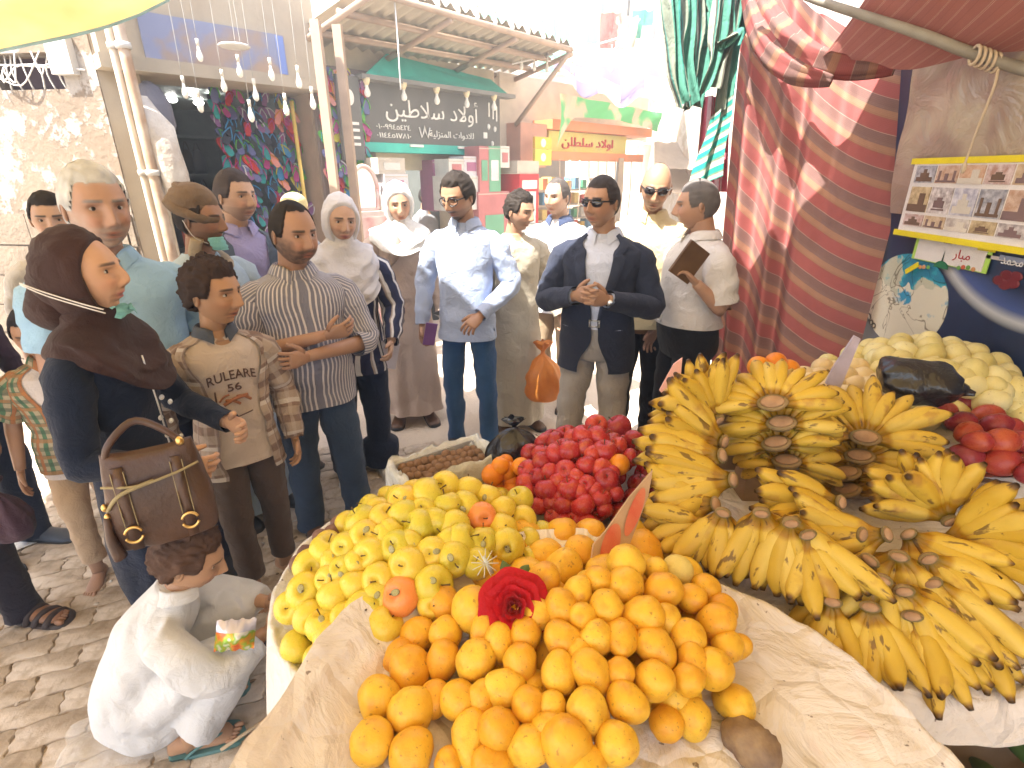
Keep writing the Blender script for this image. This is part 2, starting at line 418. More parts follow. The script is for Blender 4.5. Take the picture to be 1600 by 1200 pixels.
def person(label, xy, H, yaw, sp, top, bottom, arms=None, head=(0, 0, 0), shoes=('black',), feet=None, wide=1., belly=0., hs=1.06, group=None, lean=(0, 0), extras=()):
    """standing figure; local frame faces -Y; arms: {-1|1: (elbow, wrist, palm normal, curl)} in metres of a 1.75 m body"""
    s = H/1.75; sp = dict(sp); sp['skin'] = tuple(np.array(sp.get('skin', (.40, .225, .145)))*(1.16, 1.2, 1.22)); sk = np.array(sp['skin'])
    loc = Vector((xy[0], xy[1], 0)); RZ = yaw
    def xf(V):
        V = np.asarray(V).copy(); k = np.clip(V[:, 2]/1.75, 0, 1.2)**1.5
        V[:, 0] += lean[0]*k; V[:, 1] += lean[1]*k
        return V*s
    piv = np.array((0, .02, 1.53)); HM = np.array(Euler((R_(head[1]), R_(head[2]), R_(head[0]))).to_matrix())
    ho = np.array((0, -.012, 1.635))
    def hx(V): return ((V*hs+(ho-piv)+np.array((0, 0, .115*(hs-1)))) @ HM.T)+piv
    body = MB(); hm, hair = make_head(sp); hm.xf(hx)
    for v, c in zip(hm.V, hm.C): pass
    body.V += hm.V; body.F += hm.F; body.U += hm.U; body.C += hm.C; body.n = hm.n
    hb = hx(np.array([(0, .018, -.075)]))[0]
    fn = 1+.22*sp.get('fat', 0)
    tube(body, [hb, hb*.5+np.array((0, .024, 1.50))*.5, (0, .026, 1.475), (0, .022, 1.43)], np.array([.056, .055, .059, .075])*fn*(.88 if sp.get('fem') else 1), 18, 10, ref=(0, 1, 0), C=sk)
    loft(body, torso_rings(TORSO*np.array((1, .86, .86, 1)), 14, 24, belly=belly, wide=wide), C=sk)
    arms = arms or {}; A = {}
    for sd in (-1, 1):
        a = arms.get(sd) or ((sd*.245, .03, 1.135), (sd*.262, -.055, .885), (-sd, .1, 0), .35)
        el, wr, pn, cu = a[:4]; A[sd] = (np.array((sd*.190*wide, .012, 1.345)), np.array(el, float), np.array(wr, float))
        P = bend(*A[sd]); r = np.interp(np.linspace(0, 1, 16), [0, .3, .5, .6, .8, 1], [.05, .046, .040, .041, .034, .026])
        tube(body, P, r, 12, C=sk)
        hand(body, wr, np.array(wr)-np.array(el), pn, a[4] if len(a) > 4 else -sd, cu, sk*.97)
    feet = feet or {}; L = {}
    bare = shoes[0] in ('bare', 'sandal', 'flipflop')
    for sd in (-1, 1):
        fx, fy, fyaw = feet.get(sd, (sd*.105, 0, sd*12)); 
        hip = np.array((sd*.080, .01, .92)); ank = np.array((fx, fy+.005, .09)); kn = (hip+ank)/2+np.array((sd*.012, -.025, 0)); L[sd] = (hip, kn, ank, fyaw)
        if bare:
            tube(body, [kn, kn*.45+ank*.55, ank, ank-(0, 0, .04)], [.05, .05, .036, .036], 12, C=sk*.9)
            fm = MB(); loft(fm, foot_rings(.235, .92, .85), C=sk*.9)
            for i, (o, r) in enumerate(((.026*-sd, .013), (.006*-sd, .009), (-.010*-sd, .0085), (-.024*-sd, .008), (-.036*-sd, .007))):
                ellip(fm, (o, -.178+abs(i)*.007*(i > 0), .012), (r, .022, r), 8, 6, None, sk*.95)
            Mz = np.array(Euler((0, 0, R_(fyaw))).to_matrix()); off = np.array((ank[0], ank[1], .006 if shoes[0] != 'bare' else 0))
            if shoes[0] != 'bare': off[2] = .02
            fm.xf(lambda V: V @ Mz.T+off); body.V += fm.V; body.F += [tuple(i+body.n for i in f) for f in fm.F]; body.U += fm.U; body.C += fm.C; body.n += fm.n
    root = body.xf(xf).build('person', SKIN, None, True, True, loc=loc, rot=(0, 0, RZ), label=label, cat='person', group=group)
    def part(name, mb, m, par=None, **kw): return mb.xf(xf).build(name, m, par or root, **kw)
    if hair: hair.xf(hx); part('hair', hair, HAIRM, col=True)
    # ---- shoes
    for sd in (-1, 1):
        hip, kn, ank, fyaw = L[sd]; Mz = np.array(Euler((0, 0, R_(fyaw))).to_matrix()); off = np.array((ank[0], ank[1], 0))
        if not bare:
            f = MB(); loft(f, foot_rings(.285, 1.08, 1.05, .012)); f.xf(lambda V: V @ Mz.T+off); so = part('shoe', f, shoes[1])
            f = MB(); R = foot_rings(.295, 1.14, 1); R[..., 2] = np.where(R[..., 2] > .02, .02, 0); loft(f, R); f.xf(lambda V: V @ Mz.T+off); part('sole', f, shoes[2] if len(shoes) > 2 else MC['shoe_sole'], so)
        elif shoes[0] in ('sandal', 'flipflop'):
            f = MB(); R = foot_rings(.275, 1.18, 1); R[..., 2] = np.where(R[..., 2] > .02, .024, 0); loft(f, R); f.xf(lambda V: V @ Mz.T+off); so = part('sandal_sole', f, shoes[1])
            st = MB()
            if shoes[0] == 'sandal':
                for y, zt, w2, tw in ((-.10, .062, .047, .018), (-.055, .078, .044, .012), (-.135, .048, .05, .0), (.02, .10, .04, 0)):
                    P = [(-w2, y+tw, .022), (-w2*.75, y+tw*.6, zt*.75), (0, y, zt), (w2*.75, y-tw*.6, zt*.75), (w2, y-tw, .022)]
                    tube(st, P, .013, 8, 14, ref=(0, 1, 0), flat=1.0)
                st.xf(lambda V: V*np.array((1, 1, 1)))
            else:
                for q in (-1, 1): tube(st, [(0.012*-sd, -.135, .03), (q*.02, -.09, .062), (q*.046, -.03, .045), (q*.047, -.0, .022)], .006, 8, 12)
            st.xf(lambda V: V @ Mz.T+off); part('strap', st, shoes[2] if len(shoes) > 2 else shoes[1], so)
    # ---- trousers
    seed = random.random()*50
    if bottom:
        t = MB(); lw = bottom.get('w', 1.); zh = bottom.get('hem', .045)
        for sd in (-1, 1):
            hip, kn, ank, fy = L[sd]; an = ank.copy(); an[2] = zh
            P = bend(hip+np.array((0, 0, .03)), kn, an, 26)
            r = np.interp(np.linspace(0, 1, 26), [0, .12, .3, .5, .75, .95, 1], np.array([.078, .092, .088, .073, .067, .064, .066])*lw*(wide*.5+.5)); r[-5:] *= bottom.get('flare', 1.)
            q = MB(); tube(q, P, r, 24, ref=(0, 1, 0), cap=(True, False))
            q.xf(lambda V: wrinkle(V, .011*(bottom.get('wr', 1)), (9, 9, 15), seed+sd)); t.V += q.V; t.F += [tuple(i+t.n for i in f) for f in q.F]; t.U += q.U; t.C += q.C; t.n += q.n
        pr = np.array([(.80, .150, .112, .012), (.86, .178, .128, .014), (.95, .176, .128, .008), (1.03, .166, .119, 0), (1.06, .166, .119, 0)])
        tk = 1.01 if bottom.get('belt') else .86
        loft(t, torso_rings(pr*np.array((1, tk, tk, 1)), 10, 40, belly=belly*(.8 if bottom.get('belt') else .4), wide=wide))
        part('trousers', t, bottom['m'])
    # ---- upper garments
    def sleeves(mb, kind, rs=1., cuff=0.):
        for sd in (-1, 1):
            P = bend(*A[sd], 30); r = np.interp(np.linspace(0, 1, 30), [0, .1, .3, .5, .62, .9, 1], np.array([.069, .068, .061, .055, .053, .043, .040])*rs*(.6+.4*wide))
            pre = np.array([(sd*.045*wide, .016, 1.392), (sd*.10*wide, .015, 1.398), (sd*.150*wide, .013, 1.385)]); P = np.vstack([pre, P]); r = np.concatenate([np.array([.036, .048, .060])*(.5+.5*rs), r])
            n1 = {'long': 33, 'short': 13, 'half': 16, 'rolled': 22}[kind]
            if kind in ('short', 'half'): r = r*np.linspace(1, 1.22, len(r))
            q = MB(); tube(q, P[:n1], r[:n1], 22, ref=(0, 1, 0), cap=(True, False))
            q.xf(lambda V: wrinkle(V, .013, (13, 13, 22), seed+3*sd, .8)); mb.V += q.V; mb.F += [tuple(i+mb.n for i in f) for f in q.F]; mb.U += q.U; mb.C += q.C; mb.n += q.n
    def collar(m, par, open_=.05, big=1., z0=1.0):
        c = MB(); rows = []; nc = 40
        for (rad, z, drop) in ((.069, 1.462, 0), (.067, 1.498, 0), (.071, 1.512, .004), (.080, 1.500, .012), (.095*big, 1.468, .022)):
            th = np.linspace(-(math.pi-.33), math.pi-.33, nc); fr = np.clip(-np.cos(th), 0, 1)
            x = np.sin(th)*rad*1.06*fn; y = .022+np.cos(th)*rad*fn; z = z-fr**4*drop-open_*.45*fr**9
            rows.append(np.stack([x, y-fr**6*.012, z], 1))
        loft(c, rows, closed=False); return part('collar', c, m, par)
    def layer(name, g):
        kind = g.get('kind', 'shirt'); hem = g.get('hem', .86); gr = g.get('grow', 1.)
        pr = TORSO.copy()
        if kind == 'galabiya':
            hw = g.get('hw', 1.)
            low = np.array([(g.get('hem', .06), .225*hw, .19*hw, 0), (.3, .215*hw, .175*hw, 0), (.6, .205, .155, .004)]); pr = np.vstack([low, pr[1:]])
        else: pr = np.vstack([np.array([(hem, .19, .14, .006)]), pr[pr[:, 0] > hem+.06]])
        pr = pr*np.array((1, gr, gr, 1)); gap = g.get('gap'); op = g.get('open', .05)
        if kind == 'shirt' and g.get('collar') and not gap: gap = lambda z: op*4.6*sst(1.34, 1.475, z)
        if gap: op = 0
        mb = MB(); n = 46 if kind == 'galabiya' else 34
        n = int(n*1.5); R = torso_rings(pr, n, 84, gap, openf=op*.5, belly=belly, wide=wide)
        if kind == 'galabiya':
            for i in range(len(R)):
                z = R[i, :, 2].mean(); k = sst(1.0, .1, z)*.055
                th = np.arctan2(R[i, :, 0], R[i, :, 1]); f = np.cos(th*7+2*math.sin(z*2+seed))*.6+np.cos(th*11+seed+z)*.4
                R[i, :, :2] *= (1+k*f*1.6)[:, None]
        loft(mb, R, not gap, (False, False), uw=1.05)
        amp = g.get('wr', .012)
        mb.xf(lambda V: np.where((V[:, 2] < 1.44)[:, None], wrinkle(V, amp, (6, 6, 10), seed, .8), V))
        if g.get('sleeve'): sleeves(mb, g['sleeve'], g.get('rs', gr))
        o = part(name, mb, g['m'])
        if g.get('collar'): collar(g['collar'], o, g.get('open', .05))
        if g.get('placket'):
            q = MB(); rr = torso_rings(pr*np.array((1, 1.016, 1.016, 1)), 30, 9, lambda z: math.pi-.105, openf=g.get('open', .05)*.8, belly=belly, wide=wide)
            rr = rr[rr[:, 4, 2] < 1.385]; loft(q, rr, False); q.xf(lambda V: np.where((V[:, 2] < 1.44)[:, None], wrinkle(V, amp, (6, 6, 10), seed, .8), V)+np.array((0, -.004, 0))); part('placket', q, g['m'], o)
            q = MB()
            for z in (1.36, 1.28, 1.19, 1.10, 1.01, .93):
                if z < hem+.03: continue
                k = np.argmin(np.abs(rr[:, 4, 2]-z)); c = wrinkle(rr[k, 4][None], amp, (6, 6, 10), seed, .8)[0]; ellip(q, c+(0, -.007, 0), (.006, .003, .006), 8, 4)
            part('buttons', q, MC['button'], o)
        return o
    out = {}
    for g in (top if isinstance(top, list) else [top]): out[g.get('name', 'shirt')] = layer(g.get('name', 'shirt'), g)
    if bottom and bottom.get('belt'):
        b = MB(); pr = np.array([(1.012, .170, .122, 0), (1.03, .172, .124, 0), (1.05, .170, .122, 0)])*np.array((1, 1.02, 1.03, 1))
        loft(b, torso_rings(pr, 4, 40, belly=belly*.8, wide=wide), cap=(False, False)); bo = part('belt', b, bottom['belt'])
        b = MB(); y = -(.127+.8*belly*.95)*wide; 
        for lo, hi in (((-.03, y-.012, 1.012), (-.022, y, 1.052)), ((.022, y-.012, 1.012), (.03, y, 1.052)), ((-.022, y-.012, 1.012), (.022, y, 1.019)), ((-.022, y-.012, 1.045), (.022, y, 1.052))): box(b, lo, hi)
        part('buckle', b, MC['silver'], bo)
    def W(p): return loc+Matrix.Rotation(RZ, 3, 'Z') @ Vector(xf(np.array([p], float))[0])
    ctx = dict(W=W, root=root, part=part, hx=hx, s=s, A=A, xf=xf, sk=sk, belly=belly, wide=wide, out=out)
    for e in extras: e(ctx)
    return root, ctx
# ---- accessories
def ex_sunglasses(m=None, clear=False):
    def f(c):
        g = MB(); lens = MB()
        for s in (-1, 1):
            P = [(s*(.031+.027*math.cos(a)), -.101+.012*abs(math.cos(a)) if math.cos(a) > 0 else -.104, .0+.019*math.sin(a)) for a in np.linspace(0, 2*math.pi, 17)]
            if clear: tube(g, P, .0026, 6)
            else: ellip(lens, (s*.031, -.093, .001), (.030, .009, .0195), 16, 8, Euler((0, 0, s*.28)).to_matrix())
            tube(g, [(s*.057, -.088, .008), (s*.074, -.03, .006), (s*.077, .015, .0)], .0028 if clear else .004, 6, 8)
        tube(g, [(-.008, -.107, .006), (.008, -.107, .006)], .003, 6)
        if not clear: tube(g, [(-.055, -.093, .018), (0, -.112, .016), (.055, -.093, .018)], .003, 6, 8)
        g.xf(c['hx']); o = c['part']('glasses' if clear else 'sunglasses', g, MC['black_gloss'])
        if not clear: lens.xf(c['hx']); c['part']('lens', lens, MC['dark_lens'], o)
    return f
def ex_hijab(m, drape=1.32, fringe=None, face=(.92, .62, -.98), back=0., big=1., narrow=1., deep=1.):
    def f(c):
        mb = MB(); nph, nps = 64, 40; rows = []
        for k in range(nps):
            t_ = k/(nps-1); row = []
            for j_ in range(nph):
                ph = j_/nph*2*math.pi; cx_, cz_ = math.sin(ph), math.cos(ph); av = face[1] if cz_ > 0 else -face[2]; e0 = 1/math.sqrt((cx_/face[0])**2+(cz_/av)**2)
                ps = e0+(math.pi-e0)*t_; dd = Vector((math.sin(ps)*cx_, -math.cos(ps), math.sin(ps)*cz_)); nzv = 1+.05*noise.noise(dd*2.3+Vector((3, 1, 2)))+.035*noise.noise(Vector((dd[0]*3, dd[1]*3, dd[2]*15)))
                lip = math.exp(-t_*26); rr = (1-.10*math.exp(-t_*90)+.03*math.exp(-((t_-.05)/.03)**2))
                row.append((.096*dd[0]*nzv*big*rr, (.118*dd[1]+.012)*nzv*big+back*max(0, dd[1])*max(0, .3-dd[2])+.020*lip*(dd[1] < 0), .142*dd[2]*nzv*big*rr))
            rows.append(row)
        F, U = gridF(nps, nph); mb.add(np.array(rows).reshape(-1, 3), F); mb.xf(c['hx'])
        d = MB(); pr = np.array([(drape, .212, .172, -.012), (drape+.05, .210, .164, -.010), (1.43, .182, .137, 0), (1.48, .115, .105, .008), (1.53, .086, .092, .012), (1.57, .078, .085, .01)])
        R = torso_rings(pr, 40, 64, openf=0, wide=.5+.5*c['wide'])
        R[..., 0] *= narrow; R[..., 1] *= deep
        for i in range(len(R)):
            zz = R[i, :, 2].mean(); th = np.arctan2(R[i, :, 0], -R[i, :, 1]); kk = sst(1.58, 1.40, zz)
            R[i, :, 2] += kk*(.055*np.sin(th)**2-.085*np.clip(np.cos(th), 0, 1)**1.5*(1 if drape < 1.36 else .5)); R[i, :, 1] -= kk*.022*np.clip(np.cos(th), 0, 1)
            R[i] *= 1+ (.026*kk*np.sin(zz*95+5*np.cos(th)+2*np.sin(th)))[:, None]*np.array((1, 1, 0))
        q = MB(); loft(q, R, True, (False, False)); q.xf(lambda V: wrinkle(V, .016, (9, 9, 20), 4, .9)); mb.V += q.V; mb.F += [tuple(i+mb.n for i in f_) for f_ in q.F]; mb.U += [[(0, 0)]*len(f_) for f_ in q.F] if len(q.U) != len(q.F) else q.U; mb.C += q.C; mb.n += q.n
        c['part']('headscarf', mb, m)
    return f
def ex_mask(m, at=(0, -.085, -.095), r=(.045, .02, .028)):
    def f(c):
        mb = MB(); M = Euler((.5, 0, 0)).to_matrix(); rows = []
        for i, t in enumerate(np.linspace(-1, 1, 9)):
            a = np.linspace(-1.15, 1.15, 15); pl = .004*math.sin(i*2.4)
            rows.append(np.stack([at[0]+np.sin(a)*r[0]*(1-.15*t*t)*1.15, at[1]+.05-np.cos(a)*.066+pl+.012*t, np.full(15, at[2]+t*r[2])], 1))
        loft(mb, rows, False); mb.xf(c['hx']); o = c['part']('face_mask', mb, m)
        st = MB()
        for s in (-1, 1): tube(st, [(s*.046, at[1]+.03, at[2]), (s*.075, -.01, at[2]+.03), (s*.088, .02, .0)], .0016, 6, 10)
        st.xf(c['hx']); c['part']('ear_loop', st, MC['white_cord'], o)
    return f
# ------------------------------------------------------------ shared materials
mat('shoe_sole', (.03, .028, .026), .8); mat('button', (.6, .6, .58), .4); mat('silver', (.7, .7, .68), .3, metal=1)
mat('black_gloss', (.012, .012, .014), .25); mat('dark_lens', (.018, .012, .014), .08, spec=.8); mat('white_cord', (.75, .73, .7), .7)
def pave_mat():
    m, t, b = nodes('dusty_paver'); o = oc(t)
    a = ramp(t, noi(t, 3.2, 6, o), [(.3, (.48, .40, .315)), (.7, (.60, .51, .41))])
    s = ramp(t, noi(t, 26, 5, o), [(.32, (.72, .68, .62)), (.55, (1, 1, 1))])
    rv = ramp(t, orand(t), [(0, (.88, .86, .84)), (1, (1.0, 1.0, 1.0))])
    t.links.new(mixc(t, 1, mixc(t, 1, a, s, 'MULTIPLY'), rv, 'MULTIPLY'), b.inputs['Base Color'])
    b.inputs['Roughness'].default_value = .92; b.inputs['Specular IOR Level'].default_value = .15
    bump(t, b, noi(t, 60, 6, o), .5, .01); return m
PAVE = pave_mat()
# ------------------------------------------------------------ ground
def ground():
    nx, ny = 90, 110; mb = MB(); X = np.linspace(-14, 14, nx); Y = np.linspace(-8, 40, ny); V = []
    for y in Y:
        for x in X: V.append((x, y, -.003+.004*noise.noise(Vector((x*.8, y*.8, 0)))))
    F, U = gridF(ny, nx, False); mb.add(V, F, U)
    return mb.build('ground', mat('dusty_ground', (.60, .51, .41), .95, (.52, .435, .345), 2.2, .6, 45, .012), None, kind='structure')
GROUND = ground()
def pavers():
    Lx, Ly = .225, .112; ms = []
    for k in range(4):
        mb = MB(); n = 10; out = []
        def edge(a, b, amp, ph): return [np.array(a)+(np.array(b)-np.array(a))*t+np.array((-(b[1]-a[1]), b[0]-a[0]))/math.hypot(b[0]-a[0], b[1]-a[1])*amp*math.sin(ph+t*4*math.pi) for t in np.arange(n)/n]
        h = (Lx/2-.0025, Ly/2-.0025); c = [(-h[0], -h[1]), (h[0], -h[1]), (h[0], h[1]), (-h[0], h[1])]
        o = edge(c[0], c[1], .005, 0)+edge(c[1], c[2], .005, 0)+edge(c[2], c[3], .005, math.pi)+edge(c[3], c[0], .005, math.pi)
        o = np.array(o); n4 = len(o); z = [.012+.003*vn((p[0], p[1], k), 14) for p in o]
        top = np.column_stack([o*.965, np.array(z)]); mid = np.column_stack([o, np.array(z)-.0025]); bot = np.column_stack([o, np.full(n4, -.03)])
        loft(mb, [bot, mid, top], True, (False, True)); ms.append(mb.mesh('paver', PAVE, True))
    a = R_(24); ca, sa = math.cos(a), math.sin(a); k = 0
    for j in range(-40, 60):
        for i in range(-30, 40):
            x0 = i*Lx+(Lx/2 if j % 2 else 0); y0 = j*Ly; x = x0*ca-y0*sa-1.4; y = x0*sa+y0*ca+2.2
            if not (-2.75 < x < -.55 and .75 < y < 3.3): continue
            if x > -.62+.0*y and y < 1.6: continue
            if x*1.0 < -.97*(y*.93+.67)-.25: continue
            if k >= 298: return
            r = random.random; link('paver', ms[k % 4], GROUND, (x, y, -.004+.005*r()), ((r()-.5)*.03, (r()-.5)*.03, a+(r()-.5)*.03+(math.pi if r() > .5 else 0))); k += 1
pavers()
# ------------------------------------------------------------ facade line of the left side of the street
def set_front(x, y, dx, dy):
    global FB, FE, FN, FM, FT
    FB = Vector((x, y, 0)); FE = Vector((dx, dy, 0)).normalized(); FN = Vector((FE.y, -FE.x, 0))
    FM = Matrix(((FE.x, FN.x, 0, FB.x), (FE.y, FN.y, 0, FB.y), (0, 0, 1, 0), (0, 0, 0, 1)))   # local x along the front, y out of it, z up
    FT = Matrix(((FE.x, 0, FN.x, 0), (FE.y, 0, FN.y, 0), (0, 1, 0, 0), (0, 0, 0, 1)))          # lettering: x along, y up, z out
set_front(-3.15, 4.35, 1, -.12)
def FP(s, z, o=0): return FB+FE*s+FN*o+Vector((0, 0, z))
def fp(u, v, o=0):
    d = ray(u, v); t = (o-(CAM-FB).dot(FN))/d.dot(FN); p = CAM+d*t-FB; return p.dot(FE), p.z
def fbox(mb, s0, s1, z0, z1, o0, o1): return box(mb, (s0, o0, z0), (s1, o1, z1), FM)
def plaster(name, c1, c2, c3):
    m, t, b = nodes(name); o = oc(t)
    base = ramp(t, noi(t, 3.0, 7, o), [(.3, c2), (.7, c1)])
    pe = ramp(t, noi(t, 3.4, 9, o, .68), [(.50, (0, 0, 0)), (.545, (1, 1, 1))])
    t.links.new(mixc(t, pe, base, c3), b.inputs['Base Color']); b.inputs['Roughness'].default_value = .95
    bump(t, b, mth(t, 'ADD', mth(t, 'MULTIPLY', sep(t, pe)[0], .5), noi(t, 24, 6, o)), .5, .02); return m
# far-left old wall
sL, _ = fp(-160, 300); sR, _ = fp(198, 300)
def old_wall():
    s0w, zt = fp(98, 84); s1w, zb = fp(0, 140); sw0, sw1 = fp(-30, 100)[0], fp(94, 100)[0]; z1 = fp(50, 82)[1]; z0 = fp(60, 140)[1]
    mb = MB(); P = plaster('peeling_plaster', (.215, .165, .122), (.165, .125, .09), (.32, .285, .25))
    fbox(mb, sL-3, sw0, 0, 4.2, -.3, 0); fbox(mb, sw1, sR, 0, 4.2, -.3, 0); fbox(mb, sw0, sw1, 0, z0, -.3, 0); fbox(mb, sw0, sw1, z1, 4.2, -.3, 0)
    o = mb.build('house_wall', P, None, False, label='old beige house wall with peeling plaster and a small barred window', cat='wall')
    w_ = MB(); fbox(w_, sw0, sw1, z0, z1, -.25, -.2); wo = w_.build('window', mat('purple_dark', (.045, .02, .035), .6), o, False)
    f = MB()
    for k in range(7):
        s = sw0+(sw1-sw0)*(k+.5)/7; tube(f, [FP(s, z0, -.05), FP(s+.03*math.sin(k*2), (z0+z1)/2, -.03), FP(s+.04*math.cos(k), z1, -.05)], .006, 6, 8)
    f.build('window_bar', mat('pale_metal', (.6, .58, .54), .6), wo)
    c = MB()
    for k in range(6):
        a, b_ = random.random(), random.random()
        tube(c, [FP(sw0+(sw1-sw0)*a, z1, .03), FP(sw0+(sw1-sw0)*(a+b_)/2, z0+.1*b_, .05), FP(sw0+(sw1-sw0)*b_, z1-.08, .03), FP(sw1+.2, z1-.12, .02)], .005, 5, 16)
    c.build('tangled_wires', MC['white_cord'], None, label='tangle of thin white wires hanging across the small barred window', cat='cable')
    b = MB(); fbox(b, fp(88, 100)[0], fp(122, 100)[0], fp(100, 118)[1], z1+.1, 0, .06); b.build('meter_box', mat('box_grey', (.55, .53, .5), .6), None, False, label='pale grey square box on the old wall right of the small window', cat='box')
    # rough courses of stone low on the wall
    sm = mat('stone_course', (.205, .165, .125), .95, (.16, .125, .095), 5, .6, 30, .02); z = 0
    for r in range(6):
        h = .25; s = sL-1+random.random()*.3
        while s < sR-.05:
            l = .35+.25*random.random(); q = MB(); fbox(q, s, min(s+l-.012, sR-.01), z+.006, z+h-.006, -.02, .012+.014*random.random()); q.build('stone', sm, o, False); s += l
        z += h
old_wall()
def pipes():
    rust = mat('rusty_pipe', (.36, .24, .16), .7, (.5, .42, .34), 9); wt = mat('pale_pipe', (.62, .56, .47), .6)
    for (u0, v0, u1, v1, r, m, lb) in ((172, 60, 262, 420, .022, wt, 'thin cream pipe at the corner of the old wall, leftmost of the pair'), (190, 60, 275, 400, .035, rust, 'thick rusty brown pipe at the corner of the old wall beside the shoe shop')):
        s0, z0 = fp(u0, v0, .12); m_ = MB(); tube(m_, [FP(s0, 0, .12), FP(s0, 1.4, .12), FP(s0, 3.4, .12)], r, 12, 8)
        o = m_.build('drain_pipe', m, None, label=lb, cat='pipe', group='pipes at the wall corner')
        for z in (.8, 1.8, 2.6):
            q = MB(); tube(q, [FP(s0, z-.02, .12), FP(s0, z+.02, .12)], r*1.35, 12); q.build('pipe_clamp', mat('box_grey', (.5,)*3), o)
pipes()
# ------------------------------------------------------------ shoe shop
def bulb(mb, p, r=.032):
    p = np.asarray(p, float); rings = []
    for z, k in ((0, .3), (-.02, .45), (-.035, .5), (-.05, .75), (-.075, 1), (-.1, .8), (-.112, .3)):
        th = np.arange(10)/10*2*np.pi; rings.append(p+np.stack([np.cos(th)*r*k, np.sin(th)*r*k, np.full(10, z)], 1))
    loft(mb, rings)
BULBM = mat('bulb_glass', (.85, .83, .75), .15, spec=.6); SOCK = mat('socket', (.7, .66, .58), .5)
def hanging_bulb(p, top, label=None, group='bare bulbs hanging on strings over the shops', thick=.0022):
    e = empty('hanging_bulb', p, label=label or 'bare pear shaped bulb hanging on a thin string before the shop fronts', cat='light bulb', group=group)
    m_ = MB(); bulb(m_, (0, 0, 0), .023); m_.build('bulb', BULBM, e)
    m_ = MB(); tube(m_, [(0, 0, -.005), (0, 0, .04)], .012, 10); m_.build('socket', SOCK, e)
    m_ = MB(); tube(m_, [(0, 0, .05), (.006, .004, (top-p[2])*.5), (0, 0, top-p[2])], thick, 5, 8); m_.build('string', mat('cord_grey', (.38, .36, .33), .8), e); return e
SANDC = [(.55, .03, .03), (.04, .25, .5), (.1, .42, .05), (.75, .3, .03), (.55, .5, .04), (.5, .06, .25), (.03, .35, .35), (.6, .6, .62), (.03, .03, .05), (.28, .12, .3), (.85, .35, .3), (.15, .16, .35)]
SANDM = [mat('rubber_%s' % n, c, .5) for n, c in zip('red blue green orange yellow pink teal white black violet salmon navy'.split(), SANDC)]
def sandal_meshes():
    out = []
    for m1 in SANDM:
        mb = MB(); R = foot_rings(.24, 1.15, 1); R[..., 2] = np.where(R[..., 2] > .02, .022, 0); loft(mb, R)
        st = MB(); 
        for q in (-1, 1): tube(st, [(0, -.135, .025), (q*.02, -.09, .055), (q*.046, -.03, .04), (q*.047, 0, .02)], .008, 6, 8)
        out.append((mb.mesh('sole', m1), st.mesh('strap', random.choice(SANDM))))
    return out
SD = sandal_meshes()
set_front(-3.12, 4.40, .70, .714)
sR = fp(196, 300)[0]
